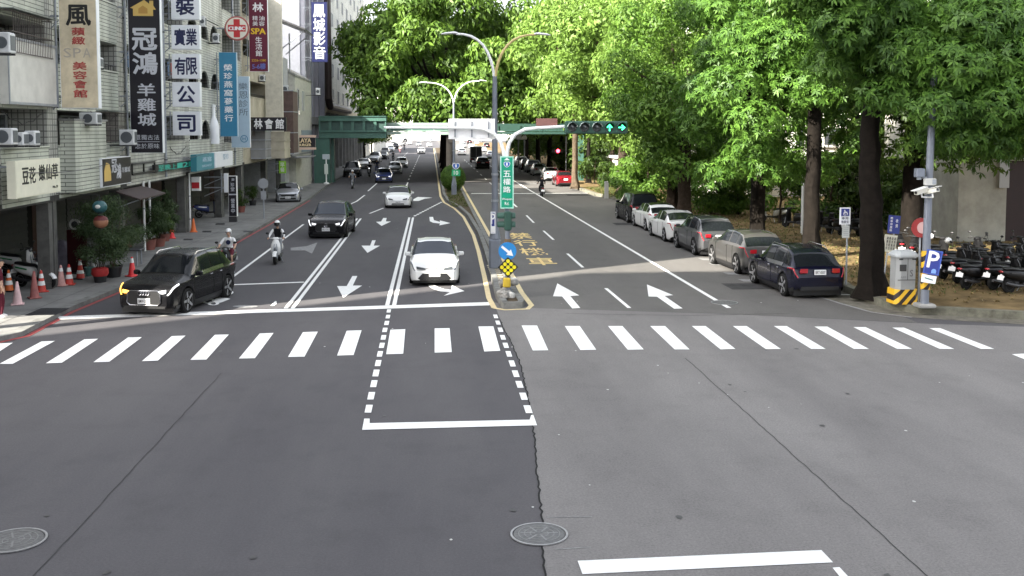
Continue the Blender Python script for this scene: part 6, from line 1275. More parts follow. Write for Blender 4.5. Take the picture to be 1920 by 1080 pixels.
# ================================================================ street furniture
POLE = mat('pole_grey', (.19, .21, .25), .5, .3, var=.1, scale=2); POLEW = mat('pole_pale', (.8, .81, .8), .45, .0, var=.08); GRN = mat('signal_green', (.025, .075, .055), .5, var=.1); SIGNG = mat('road_sign_green', (.0, .30, .17), .45); SIGNB = mat('road_sign_blue', (.02, .22, .55), .45); YEL = mat('reflector_yellow', (.85, .75, .02), .4)
def lamp(label, x, y, z0, ztop, span, r, base_h, arms):
    t = thing('street_lamp', label, 'street lamp', (x, y, z0), group='double armed street lamps on the median')
    k = MB(); k.tube([(x, y, z0), (x, y, ztop*.5), (x, y, ztop-1.6)], [r, r*.8, r*.62], 12); k.build('pole', POLE, t, smooth=True)
    k = MB(); k.rbox((x, y, z0+base_h/2), (r*3.2, r*3.2, base_h), .06); k.lathe([(r*1.6, z0+base_h), (r*1.05, z0+base_h+.45)], (x, y, 0), n=12); k.build('base', POLE, t)
    k = MB(); [k.lathe([(r*1.02, -.04), (r*1.02, .04)], (x, y, z), n=12) for z in (z0+2.6, z0+3.6)]; k.build('band', STEEL, t)
    for s, ex, ez, m in arms:
        pts = [(x, y, ztop-1.9)]
        for i in range(1, 9): f = i/8; pts.append((x+s*ex*(f**1.7), y, ztop-1.9+(1.9+ez)*(1-(1-f)**2.2)))
        k = MB(); k.tube(pts, [.055]*4+[.05]*3+[.042]*2, 8); k.build('arm', m, t, smooth=True)
        e = Vector(pts[-1]); k = MB(); k.rings([[(e.x+s*d, e.y+w_*c, e.z+h0+hh*ss) for c, ss in ((1, 0), (.7, .7), (0, 1), (-.7, .7), (-1, 0), (-.7, -.5), (0, -.6), (.7, -.5))] for d, w_, h0, hh in ((-.06, .04, .02, .04), (.08, .11, .03, .06), (.42, .12, .0, .05), (.56, .05, -.02, .02))]); k.build('lamp_head', mat('lamp_head_white', (.72, .72, .72), .4), t, smooth=True)
    return t
p1 = G(928, 503, .17)
lt = lamp('near double armed street lamp on the median with one yellowish arm', p1.x, p1.y, .16, 9.05, 1.6, .14, 1.15, ((-1, 1.45, -.02, POLEW), (1, 1.55, -.03, mat('yellowed_arm', (.55, .45, .2), .5, .2))))
p2 = G(851.5, 366, .17)
lamp('second double armed street lamp on the median in front of the clipped bush', p2.x, p2.y, .16, 9.3, 1.6, .13, .9, ((-1, 2.2, -.1, POLEW), (1, 2.1, .05, POLEW)))
def plate_sign(par, name, pl, w_, h_, m, edge=None, th=.02, r=.0):
    k = MB(); c = [pl.p(0, 0, -th), pl.p(1, 0, -th), pl.p(1, 1, -th), pl.p(0, 1, -th)]; k.prism(c, pl.N*th); k.build(name, edge or m, par)
    if edge: k = MB(); bu, bv = .035/w_, .035/h_; k.prism([pl.p(bu, bv, .001), pl.p(1-bu, bv, .001), pl.p(1-bu, 1-bv, .001), pl.p(bu, 1-bv, .001)], pl.N*.003); k.build('field', m, par)
def rectpl(px0, py0, px1, py1, Y): a = PY(px0, py1, Y); b = PY(px1, py0, Y); return Plane((a.x, Y, a.z), (b.x-a.x, 0, 0), (0, 0, b.z-a.z), (0, -1, 0)), b.x-a.x, b.z-a.z
def shield(par, pl, cu, cv, ru, rv, txt):
    for nm, s, m, o in (('shield_border', 1, WL, .004), ('shield', .82, mat('shield_blue', (.01, .1, .45), .4), .009)):
        k = MB(); k.prism([pl.p(cu+ru*s*a, cv+rv*s*b, o) for a, b in ((-.9, .75), (-.45, .9), (0, .8), (.45, .9), (.9, .75), (1, .2), (.8, -.4), (.4, -.8), (0, -1), (-.4, -.8), (-.8, -.4), (-1, .2))], pl.N*.004); k.build(nm, m, par)
    k = MB(); text(k, pl, txt, cu-ru*.22, cv-rv*.4, cu+ru*.22, cv+rv*.5, .015, .014); k.build('shield_number', WL, par, fix=False)
# sign on lamp pole: parking guide, seen on the left face
t = thing('parking_sign', 'narrow white and blue parking sign strapped to the near street lamp pole', 'sign', (p1.x, p1.y-.2, 2.2)); P, a, b = rectpl(920, 397, 929, 438, p1.y-.2); plate_sign(t, 'plate', P, a, b, NAVYS, SW)
k = MB(); text(k, P, 'P', .15, .45, .85, .92, .02); k.build('lettering', WL, t, fix=False); k = MB(); flat(k, P, [(.1, .05), (.9, .05), (.9, .34), (.1, .34)]); k.build('white_panel', WL, t)
# signal pole
SP = G(952, 549, .17); sx, sy = SP.x, SP.y
t = thing('traffic_signal', 'traffic signal pole on the median nose with a five lamp head showing two green arrows', 'traffic light', (sx, sy, .17))
def at(px, py, Y=None): a = PY(px, py, Y or sy); return (a.x, a.y, a.z)
k = MB(); b0 = at(948, 300); k.tube([(sx, sy, .17), (sx-.01, sy, 2.2), b0], [.085, .08, .075], 12); k.build('pole', POLE, t, smooth=True)
k = MB(); k.tube([at(950, 303), at(951, 285), at(955, 267), at(966, 252), at(984, 242.5), at(1005, 240), at(1062, 237)], [.06]*5+[.055, .05], 10); k.build('arm', POLEW, t, smooth=True)
k = MB(); k.tube([at(946, 303), at(944, 284), at(939, 267), at(927, 251), at(906, 242), at(885, 240), at(720, 239)], [.06]*5+[.05, .04], 10); k.build('arm', POLEW, t, smooth=True)
k = MB(); k.lathe([(.16, .17), (.16, .24), (.1, .34)], (sx, sy, 0), n=12); k.build('base', POLE, t)
a = at(1059, 251, sy-.1); b = at(1176, 227, sy-.1); cz = (a[2]+b[2])/2
k = MB(); k.rbox(((a[0]+b[0])/2, sy-.1, cz), (b[0]-a[0], .22, b[2]-a[2]), .04); hd_ = k.build('signal_head', GRN, t)
ON = mat('green_lamp_lit', (.05, .9, .36), .3, emit=1.1); OFF = mat('lamp_off', (.03, .035, .035), .15, coat=1.)
for i in range(5):
    cx = a[0]+.22+(b[0]-a[0]-.42)*i/4; r = .145; y0 = sy-.215
    k = MB(); k.lathe([(r, 0), (r*.7, -.03), (.01, -.045)], (cx, y0, cz), 'y', 20); k.build('lens', OFF, hd_, smooth=True)
    k = MB(); k.rings([[(cx+(r+.012)*math.cos(q), y0-d, cz+(r+.012)*math.sin(q)) for q in np.linspace(.1, math.pi-.1, 14)] for d in (0, .20)], False, False, False); k.rings([[(cx+(r+.02)*math.cos(q), y0-d, cz+(r+.02)*math.sin(q)) for q in np.linspace(.1, math.pi-.1, 14)] for d in (0, .20)], False, False, False); k.build('visor', mat('visor_pale', (.45, .5, .48), .5) if i < 3 else GRN, hd_)
    if i > 2:
        k = MB(); P = Plane((cx-r*.8, y0-.05, cz-r*.8), (r*1.6, 0, 0), (0, 0, r*1.6), (0, -1, 0))
        if i == 3: pts = [(.42, 0), (.58, 0), (.58, .62), (.8, .42), (.9, .55), (.5, .98), (.1, .55), (.2, .42), (.42, .62)]
        else: pts = [(0, .42), (0, .58), (.62, .58), (.42, .8), (.55, .9), (.98, .5), (.55, .1), (.42, .2), (.62, .42)]
        k.prism([P.p(u, v) for u, v in pts], P.N*.01); k.build('green_arrow', ON, hd_)
# second head, seen from the side, on the pole
a = at(941, 432, sy-.05); b = at(960, 396, sy-.05); k = MB(); k.rbox((sx, sy-.02, (a[2]+b[2])/2), (.24, .3, b[2]-a[2]), .04); h2 = k.build('side_signal_head', GRN, t)
for s in (-1, 1):
    for zz in (.27, .73):
        z = a[2]+(b[2]-a[2])*zz; k = MB(); x0 = sx+s*.12
        k.rings([[(x0+s*d, sy-.02+q*math.cos(w_), z+q*math.sin(w_)) for w_ in np.linspace(-.5, math.pi+.5, 12)] for d, q in ((0, .135), (.22 if s < 0 else .12, .12))], False, False, False); k.build('visor', GRN, h2)
def ontop(label, name, cat='sign'): pass
# blank back of a direction board on the left arm
t = thing('direction_board', 'white back of a direction board with three brackets on the signal arm', 'sign', at(885, 262)); P, a, b = rectpl(841, 223, 928, 261, sy+.12); k = MB(); k.rbox((P.p(.5, .5).x, sy+.12, P.p(.5, .5).z), (a, .03, b), .012); k.build('board', mat('board_back_white', (.9, .9, .9), .5, var=.04), t)
for u in (.14, .5, .86): k = MB(); c = P.p(u, .5); k.bb(c.x-.022, c.x+.022, sy+.06, sy+.1, P.p(u, .1).z, P.p(u, .9).z); k.build('bracket', STEEL, t)
# green street name sign
t = thing('street_name_sign', 'tall green street name sign with white characters and a blue route shield', 'sign', at(950, 392, sy-.16)); P, a, b = rectpl(938, 293, 963, 391, sy-.16); plate_sign(t, 'plate', P, a, b, SIGNG, mat('sign_rim_mint', (.45, .8, .66), .4))
k = MB(); flat(k, P, [(.28, .925), (.72, .925), (.5, .975)], .005); column(k, P, '五權路', .22, .29, .78, .74, .22, .012); text(k, P, 'Wuquan', .12, .15, .88, .205, .006, .006); text(k, P, 'Rd.', .34, .065, .66, .125, .006, .006); k.build('lettering', WL, t, fix=False); shield(t, P, .5, .845, .25, .058, '1')
# blue arrow disc
c = at(951.5, 471, sy-.14); t = thing('keep_right_sign', 'round blue sign with a white arrow pointing down right', 'sign', c); r = .29
k = MB(); k.lathe([(r, 0), (r, .02)], c, 'y', 32); k.build('disc', SIGNB, t); P = Plane((c[0]-r, c[1], c[2]-r), (2*r, 0, 0), (0, 0, 2*r), (0, -1, 0))
def rot(pts, ang): return [(.5+(u-.5)*math.cos(ang)-(v-.5)*math.sin(ang), .5+(u-.5)*math.sin(ang)+(v-.5)*math.cos(ang)) for u, v in pts]
k = MB(); flat(k, P, rot([(.08, .43), (.58, .43), (.58, .30), (.92, .5), (.58, .70), (.58, .57), (.08, .57)], R(-40))); k.build('arrow', WL, t)
# nine dot reflector
c = at(952.5, 501, sy-.18); t = thing('reflector_sign', 'black diamond sign with nine yellow reflector dots', 'sign', c); h = .33
k = MB(); k.prism([(c[0]+h*u, c[1], c[2]+h*v) for u, v in ((0, -1), (1, 0), (0, 1), (-1, 0))], (0, .02, 0)); k.build('plate', BLACK, t)
for i in (-1, 0, 1):
    for j_ in (-1, 0, 1): k = MB(); u, v = (i+j_)*.30, (i-j_)*.30; k.lathe([(.062, -.012), (.055, -.018), (.06, 0)], (c[0]+h*u, c[1], c[2]+h*v), 'y', 16); k.build('reflector', YEL, t)
# rusty clamp
c = at(952, 453); t = tag(MB().lathe([(.1, -.09), (.11, -.07), (.11, .07), (.1, .09)], c, n=14).build('pole_clamp', mat('brown_clamp', (.16, .1, .05), .7, var=.3), None, c), 'brown clamp around the signal pole above the round blue sign', 'clamp')
# rubble on the nose
t = thing('rubble_heap', 'heap of broken concrete with a yellow stub on the median nose', 'rubble', (2.55, 33, .17)); rr = random.Random(4); ST = mat('rubble_stone', (.30, .29, .27), .9, var=.4, dirt=.5, scale=9, bump=.6)
for i in range(26):
    x = 2.45+rr.uniform(-.24, .24); y = 32.9+rr.uniform(-1.05, .8); s = rr.uniform(.08, .2); k = MB(); k.rbox((0, 0, 0), (s*1.7, s*1.2, s*1.1), s*.25)
    M = Matrix.Rotation(rr.uniform(0, 3), 3, 'Z') @ Matrix.Rotation(rr.uniform(-.6, .6), 3, 'X'); z = .17+s*.4+(.32*max(0, 1-abs(y-33.2)) if i % 2 else 0); k.v = [tuple(M @ Vector(v)+Vector((x, y, z))) for v in k.v]; k.build('stone', ST if i % 3 else mat('pale_rubble', (.5, .49, .46), .9, var=.3, scale=7), t)
k = MB(); k.rbox((2.4, 32.7, .55), (.24, .2, .3), .03); k.build('stub', mat('yellow_stub', (.55, .38, .03), .6, var=.2), t)
mb = MB()
for i in range(11): y = 34.4+i*.52; mb.sheet([(2.14, y, 0), (2.56, y-.05, 0), (2.56, y+.21, 0), (2.14, y+.26, 0)], .178)
struct('median_stripe_paint', mb, mat('stripe_paint', (.5, .45, .34), .7, var=.2, dirt=.3, scale=6))
# route marker on lamp 2
P, a, b = rectpl(847, 318, 863, 330, p2.y-.25); t = thing('route_marker', 'small green kilometre plate reading ten under a blue route shield on the second lamp', 'sign', tuple(P.p(.5, 0))); plate_sign(t, 'plate', P, a, b, mat('marker_green', (.02, .38, .16), .4)); k = MB(); text(k, P, '10', .25, .18, .75, .82, .015); k.build('lettering', WL, t, fix=False); shield(t, P, .5, 1.55, .45, .52, '1')
# ---------------------------------------------------------------- footbridge
BRIDGE_SHADE = mat('bridge_teal', (.045, .115, .090), .55, var=.1, dirt=.25, scale=1.2); BRIDGE_SUN = mat('bridge_paint_sun', (.22, .29, .25), .55, var=.06, dirt=.15); BPAN = mat('bridge_panel', (.025, .062, .052), .6, var=.2)  # one paint: shade put into the first tone, sunlight into the second
BY = 103.5
t = thing('footbridge', 'teal steel footbridge crossing the road in front of the dark fig trees', 'footbridge', (0, BY, 0))
a = PY(598, 259, BY); b = PY(724, 219, BY); x0, x1, z0, z1 = a.x, b.x, a.z, b.z; h = z1-z0
k = MB(); k.bb(x0, x1, BY, BY+3, z0, z0+h*.28); k.bb(x0, x1, BY-.12, BY+3.1, z0+h*.28, z0+h*.36); k.bb(x0, x1, BY-.1, BY+3.1, z0+h*.8, z1); k.bb(x0, x1, BY-.2, BY+3.2, z1, z1+.08); k.build('girder', BRIDGE_SHADE, t)
k = MB(); k.bb(x0+.1, x1-.1, BY+.14, BY+.2, z0+h*.36, z0+h*.8); k.build('panel', BPAN, t)
for i in range(7): xx = x0+(x1-x0)*i/6; k = MB(); k.bb(xx-.14 if i else xx, xx+.14 if i < 6 else xx, BY-.02, BY+.13, z0+h*.36, z0+h*.8); k.build('post', BRIDGE_SHADE, t)
xr = PY(1062, 240, BY+1).x; za = PY(780, 247, BY+1).z; zb_ = PY(780, 230, BY+1).z
k = MB(); xm = 2.9; k.bb(x1+.02, xm, BY+1, BY+1.1, (za+zb_)/2+.12, zb_); k.bb(x1+.02, xm, BY+1, BY+1.1, za+.06, za+.12); k.bb(x1+.02, xm, BY+.9, BY+3, za-.3, za); k.build('deck', BRIDGE_SUN, t); k = MB(); k.bb(xm+.01, xr, BY+1, BY+1.1, za+.1, zb_-.1); k.bb(xm+.01, xr, BY+.9, BY+3, za-.25, za); k.build('deck', mat('bridge_dark_teal', (.012, .045, .033), .6, var=.1), t)  # right deck darkened: tree shade put into its colour
for i in range(9): xx = x1+.3+(xr-x1-.5)*i/8; k = MB(); k.bb(xx-.06, xx+.06, BY+1.0, BY+1.1, za+.12, (za+zb_)/2+.12); k.build('railing_post', BRIDGE_SUN, t)
k = MB(); k.bb(x1+.02, xr, BY+2.8, BY+2.9, za+.06, zb_-.1); k.build('back_railing', BRIDGE_SHADE, t)
c = G(608, 347); k = MB(); k.bb(c.x-1.1, c.x+.45, BY+.1, BY+1.2, PZ, z0); k.build('pillar', BRIDGE_SHADE, t); k = MB(); k.bb(c.x+.47, c.x+.75, BY+1.4, BY+2.6, PZ, z0); k.build('pillar', BRIDGE_SHADE, t)
k = MB(); k.bb(1.55, 2.25, BY+1.2, BY+2.4, .17, za-.35); k.build('pillar', mat('pillar_trunk_dark', (.028, .026, .024), .8, var=.2), t); k = MB(); k.bb(14.9, 15.6, BY+1.2, BY+2.4, .2, za-.35); k.build('pillar', BRIDGE_SHADE, t)  # median pillar near-black, standing in for the dark fig trunk
# red signal under the trees, lamp fixture, clearance plate
t = thing('traffic_signal', 'distant traffic signal showing red on a thin pole among the dark trunks', 'traffic light', (0, 0, 0)); a = PY(1046, 283, 112); t.location = (a.x, 112, .2); t['_w'] = (a.x, 112, .2)
MB().cyl((a.x+.9, 112, .2), (a.x+.9, 112, a.z+1.6), .07).build('pole', STEEL, t); k = MB(); k.rbox((a.x, 112, a.z), (1.2, .2, .4), .04); k.bb(a.x+.5, a.x+.95, 112.05, 112.1, a.z-.04, a.z+.04); k.build('signal_head', DARK, t)
MB().ell((a.x, 111.88, a.z), (.19, .06, .19)).build('lens', mat('red_lamp_lit', (1, .03, .05), .3, emit=6.), t)
t = thing('notice_board', 'reddish banner, darkened for shade, hanging on the bridge between the trees on the right', 'banner', (0, 0, 0)); P, a, b = rectpl(1005, 222, 1045, 236, BY+.8); t.location = P.p(.5, 0); t['_w'] = tuple(P.p(.5, 0)); plate_sign(t, 'plate', P, a, b, mat('banner_red_shaded', (.06, .022, .022), .7, var=.3))  # reddish board, the shade on it put into its dark colour
t = thing('bus_shelter', 'small white bus shelter roof on thin posts under the footbridge on the right', 'shelter', (0, 0, 0)); a = PY(968, 262, 130); b = PY(988, 250, 130); t.location = (a.x, 130, 0); t['_w'] = (a.x, 130, 0); MB().rbox(((a.x+b.x)/2, 131, (a.z+b.z)/2), (b.x-a.x, 2, b.z-a.z), .1).build('roof', WHITE, t)
k = MB(); [k.cyl((x, y, 0), (x, y, a.z), .08) for x, y in ((a.x+.3, 130.3), (b.x-.3, 130.3))]; k.build('post', STEEL, t)
# ---------------------------------------------------------------- left pavement furniture
def poleat(px, py, z): return G(px, py, z)
p = poleat(495, 410, PZ); a = PY(495, 344, p.y); t = thing('road_sign', 'round grey back of a road sign on a thin pole near the left kerb', 'sign', (p.x, p.y, PZ)); MB().cyl((p.x, p.y, PZ), (p.x, p.y, a.z+.3), .04).build('pole', STEEL, t); k = MB(); k.lathe([(.31, -.02), (.31, 0)], (p.x, p.y-.05, a.z), 'y', 24); k.build('disc', mat('sign_back_grey', (.33, .34, .36), .5, .3), t)
a2 = PY(495, 366, p.y); k = MB(); k.bb(p.x-.16, p.x+.16, p.y-.06, p.y-.045, a2.z-.25, a2.z+.25); k.build('plate', mat('sign_back_grey', (.33, .34, .36)), t)
p = poleat(612, 345, PZ); a = PY(612, 318, p.y); b = PY(612, 294, p.y); t = thing('bus_stop', 'white bus stop pole with a square head and a timetable box before the footbridge', 'bus stop', (p.x, p.y, PZ)); MB().cyl((p.x, p.y, PZ), (p.x, p.y, b.z), .06).build('pole', WHITE, t); MB().lathe([(.28, PZ), (.28, PZ+.12), (.1, PZ+.18)], (p.x, p.y, 0), n=14).build('base', WHITE, t)
k = MB(); k.rbox((p.x, p.y-.06, a.z+.05), (.36, .1, 1.0), .02); k.build('timetable', mat('timetable_pale', (.6, .65, .6), .4), t); k = MB(); k.rbox((p.x, p.y-.04, b.z), (.72, .1, .5), .03); k.build('head', mat('bus_head', (.42, .46, .5), .4), t); 
def cone(label, px, py, m, bands=None, h=.7, base=None, lean=0.):
    p = G(px, py, PZ); t = thing('traffic_cone', label, 'traffic cone', (p.x, p.y, PZ), random.uniform(0, 1.5), 'traffic cones on the left pavement'); t['_w'] = (0, 0, 0); t.rotation_euler.x = lean
    k = MB(); k.rbox((0, 0, .02), (.38, .38, .04), .015); k.build('base', base or m, t, world=False)
    k = MB(); k.lathe([(.15, .04), (.14, .06), (.035, h), (.025, h+.01)], n=18); k.build('cone', m, t, smooth=True, world=False)
    for z0_, z1_ in bands or ():
        rf = lambda z: .15-(.115)*(z-.04)/(h-.04)+.003
        k = MB(); k.lathe([(rf(z0_), z0_), (rf(z1_), z1_)], n=18); k.build('band', WHITE, t, smooth=True, world=False)
CR = mat('cone_red', (.50, .045, .03), .6, var=.12, dirt=.2, scale=6); CRB = mat('cone_bright', (.75, .035, .04), .5, var=.08); CFD = mat('cone_faded', (.55, .30, .27), .7, var=.2, dirt=.25, scale=5); CFP = mat('cone_pink', (.62, .42, .42), .7, var=.2, scale=4); CDR = mat('cone_dull', (.30, .10, .09), .7, var=.2, dirt=.3, scale=5); COR = mat('cone_orange', (.65, .14, .03), .6, var=.1)
B2 = ((.22, .36), (.46, .6))
cone('orange cone with a black base and white bands at the far left', 17, 546, COR, B2, base=BLACK); cone('faded pink and white cone nearest to the road at the left', 33, 571, CFP); cone('dull brownish red tall cone in front of the white scooter', 65, 559, CDR, h=.85); cone('red cone with white bands beside the scooter wheel', 78, 547, CR, B2); cone('faded striped pinkish cone in the middle of the pavement', 115, 536, CFD, ((.5, .62),)); cone('red cone with two white bands right of the faded striped one', 130, 534, CR, B2, base=CR)
cone('red banded cone in front of the maroon banner', 151, 523, CR, ((.2, .32), (.5, .66)), base=BLACK); cone('dark banded cone behind the faded striped one', 104, 520, CDR, B2, h=.6); cone('bright red cone with a grey top beside the low table', 248, 518, CRB, ((.5, .66),)); cone('bright red plain cone beyond the potted plants', 322, 447, CRB, h=.75); cone('orange red cone at the foot of the stained pipe', 363, 435, COR, h=.7)
# potted plants
LF_FINE = leafmat('leaf_fine', (.03, .055, .022), (.075, .11, .045), .35)
def potted(label, px, py, potm, r, h, fz, frx, frz, n=2600, L=.10, wd=.03, bag=None, m=None, stemh=None, seed=1, lf=None):
    p = G(px, py, PZ); t = thing('potted_plant', label, 'plant', (p.x, p.y, PZ), group='potted plants on the left pavement'); t['_w'] = (0, 0, 0)
    k = MB(); k.lathe([(r*.78, 0), (r, h), (r*1.06, h), (r*1.06, h+.04), (r*.9, h+.04), (r*.88, h-.03), (.01, h-.03)], n=20); k.build('pot', potm, t, smooth=True, world=False)
    if bag: k = MB(); k.lathe([(r*1.02, h*.75), (r*1.2, h), (r*1.15, h*1.6), (r*.7, h*1.75), (.01, h*1.7)], n=18); k.build('wrapping', bag, t, smooth=True, world=False)
    bo = rb(seed, 14, (0, 0, fz), (frx, frx, frz), frx*.32, frx*.5); crown(t, bo, n, L, wd, lf or LF_FINE, 1, .35, seed=seed, name='foliage', fill=.2)
    k = MB()
    for i in range(5): a_ = i*1.26; k.tube([(.02*math.cos(a_), .02*math.sin(a_), h-.05), (frx*.3*math.cos(a_), frx*.3*math.sin(a_), fz*.8), (frx*.55*math.cos(a_), frx*.55*math.sin(a_), fz+frz*.5)], [.018, .012, .005], 6)
    k.build('stem', BARKL if stemh else BARK, t, world=False)
PB = mat('pot_black', (.02, .02, .022), .6); PR = mat('pot_red', (.45, .03, .03), .55, var=.15); PT = mat('pot_terracotta', (.20, .07, .055), .7, var=.2)
potted('black pot wrapped in red under a low feathery plant', 188, 529, PB, .24, .30, 1.2, .85, .48, n=4800, bag=PR, seed=3)
potted('tall feathery shrub in a big black pot beside the red wrapped one', 212, 519, PB, .33, .36, 1.95, 1.2, .85, n=9500, stemh=1, seed=4)
potted('flowering shrub in a terracotta pot at the white drain pipes', 281, 468, PT, .28, .42, 1.25, .7, .7, n=5000, seed=5)
potted('leafy plant in a red brown pot beyond the drain pipes', 298, 462, PT, .30, .34, 1.05, .6, .5, n=2600, seed=6, L=.13, wd=.05, lf=LF_DARK)
potted('tall leafy plant right of the drain pipes in a dark pot', 309, 452, PT, .26, .3, 1.5, .65, .85, n=4500, seed=7, L=.13, wd=.05)
potted('dark round plant beside the upright black light box', 452, 398, PT, .28, .36, 1.0, .5, .55, n=1800, seed=8, lf=LF_DARK)
potted('dark plant in front of the arcade column near the silver parked car', 474, 385, PB, .26, .3, 1.1, .5, .6, n=1800, seed=9, lf=LF_DARK)
# low table, planter box, stools, covered heap, banner, lanterns, pails
p = G(232, 497, PZ); t = thing('low_table', 'dark low table behind the bright red cone', 'table', (p.x, p.y, PZ)); k = MB(); k.rbox((p.x, p.y, PZ+.62), (1.5, .8, .05), .02); k.build('tabletop', DARK, t)
for ax in (-.6, .6):
    for ay in (-.3, .3): MB().cyl((p.x+ax, p.y+ay, PZ), (p.x+ax, p.y+ay, PZ+.6), .03).build('leg', STEEL, t)
p = G(240, 470, PZ); t = thing('wooden_box', 'brown wooden box standing against the arcade column', 'box', (p.x-.2, p.y, PZ)); k = MB(); k.rbox((p.x-.2, p.y, PZ+.35), (.65, .5, .66), .02); k.build('body', mat('brown_wood', (.14, .06, .035), .7, var=.25, scale=4), t); k = MB(); k.rbox((p.x-.2, p.y, PZ+.70), (.72, .56, .04), .01); k.build('lid', mat('brown_wood', (.14, .06, .035)), t)
p = G(112, 508, PZ); t = thing('covered_heap', 'grey violet plastic sheet bundled over a heap under the arcade', 'heap', (p.x, p.y, PZ)); rr = random.Random(8); k = MB()
nr, nc = 7, 22; rings = []
for i in range(nr): f = i/(nr-1); rings.append([(p.x+(1.0*math.cos(q*6.283/nc))*(1-f**2.2*.8)*(1+rr.uniform(-.07, .07)), p.y+.6*math.sin(q*6.283/nc)*(1-f**2.2*.8)*(1+rr.uniform(-.07, .07)), PZ+1.15*f+rr.uniform(-.04, .04)*(0 < i)) for q in range(nc)])
k.rings(rings); k.build('sheet', mat('violet_sheet', (.11, .10, .13), .5, var=.4, scale=3, bump=.5, bscale=6), t, smooth=True); k = MB(); [k.cyl((p.x+ax, p.y-.62, PZ), (p.x+ax, p.y-.60, PZ+.5), .05) for ax in (-.7, .1, .6)]; k.build('prop', mat('brown_wood', (.14, .06, .035)), t)
p = G(146, 512, PZ); t = thing('banner_stand', 'dark maroon banner stand with a round white emblem on top', 'banner', (p.x, p.y, PZ)); k = MB(); k.rbox((p.x, p.y, PZ+.82), (.72, .08, 1.6), .03); k.build('banner', mat('maroon_banner', (.045, .010, .012), .8, var=.2), t)
k = MB(); k.lathe([(.20, -.03), (.21, 0), (.2, .03)], (p.x-.05, p.y-.02, PZ+1.82), 'y', 20); e = k.build('emblem', mat('emblem_white', (.6, .6, .56), .6), t); k = MB(); k.lathe([(.12, -.045), (.12, -.03)], (p.x-.05, p.y-.02, PZ+1.82), 'y', 16); k.build('emblem_centre', DARK, e); k = MB(); k.bb(p.x-.3, p.x+.3, p.y-.2, p.y+.2, PZ, PZ+.03); k.build('foot', BLACK, t)
for px, py, r, m, l, Y in ((187, 388, .24, mat('teal_lantern', (.02, .09, .10), .5), 'dark teal round lantern with a pale emblem hanging under the arcade', 35.7), (189, 416, .24, mat('peach_lantern', (.30, .13, .07), .6, var=.2, scale=3), 'peach coloured round lantern hanging below the teal one', 35.7)):
    a = PY(px, py, Y); t = thing('lantern', l, 'lantern', (a.x, a.y, a.z-r)); MB().ell((a.x, a.y, a.z), (r, r, r*.92), 22, 12).build('shade', m, t, smooth=True); k = MB(); k.lathe([(.09, r*.86), (.09, r*.96)], (a.x, a.y, a.z), n=14); k.lathe([(.09, -r*.96), (.09, -r*.86)], (a.x, a.y, a.z), n=14); k.build('cap', BLACK, t)
    if 'teal' in m.name: k = MB(); k.ell((a.x, a.y-r*.9, a.z+.02), (.09, .04, .07), 14, 8); k.build('emblem', mat('emblem_white', (.6, .6, .56)), t)
    else: k = MB(); k.lathe([(r*1.0, .06), (r*.8, .16), (.02, .235)], (a.x, a.y, a.z), n=18); k.build('top_band', mat('dark_red', (.1, .012, .012), .6), t)
a = PY(187, 376, 35.7); t = tag(MB().tube([(a.x, 35.7, a.z), (a.x, 35.7, 3.22), (a.x-.1, 35.7, 3.26), (XF+.01, 35.7, 3.3)], .014, 6).build('hanging_string', BLACK, None, (a.x, 35.7, a.z)), 'thin black hanger holding the two round lanterns', 'string')
for px, py, m, l in ((168, 517, mat('teal_pail', (.10, .22, .20), .5), 'small teal pail left of the red wrapped pot'), (176, 500, mat('white_pail', (.5, .5, .48), .5), 'small white pail behind the red wrapped pot')):
    p = G(px, py, PZ); t = thing('pail', l, 'pail', (p.x, p.y, PZ)); k = MB(); k.lathe([(.13, PZ), (.17, PZ+.3), (.18, PZ+.3), (.18, PZ+.32), (.15, PZ+.32), (.12, PZ+.02)], (p.x, p.y, 0), n=18); k.build('body', m, t, smooth=True); k = MB(); k.tube([(p.x-.17, p.y, PZ+.3), (p.x, p.y-.1, PZ+.22), (p.x+.17, p.y, PZ+.3)], .008, 5); k.build('handle', STEEL, t)
p = G(337, 432, PZ); t = tag(MB().prism([(p.x-.2, p.y, PZ), (p.x+.25, p.y, PZ), (p.x+.25, p.y+.25, PZ+.75), (p.x-.2, p.y+.25, PZ+.75)], (0, .05, 0)).build('leaning_board', mat('pale_board', (.36, .36, .33), .7, var=.15), None, (p.x, p.y, PZ)), 'pale board leaning between the plain red cone and the stained pipe', 'board')
a = PX(1, 480, -12.0); t = thing('light_box', 'tall pale yellow light box at the very left edge of the photo', 'sign', (-12.2, 30.9, 1.2)); b = PX(3, 515, -12.0); MB().bb(-13.3, -12.74, 30.6, 30.8, b.z, PX(3, 440, -12.0).z).build('box', mat('yellow_light_box', (.65, .72, .35), .5), t); MB().cyl((-12.45, 30.7, PZ), (-12.45, 30.7, b.z), .04).build('foot', STEEL, t)
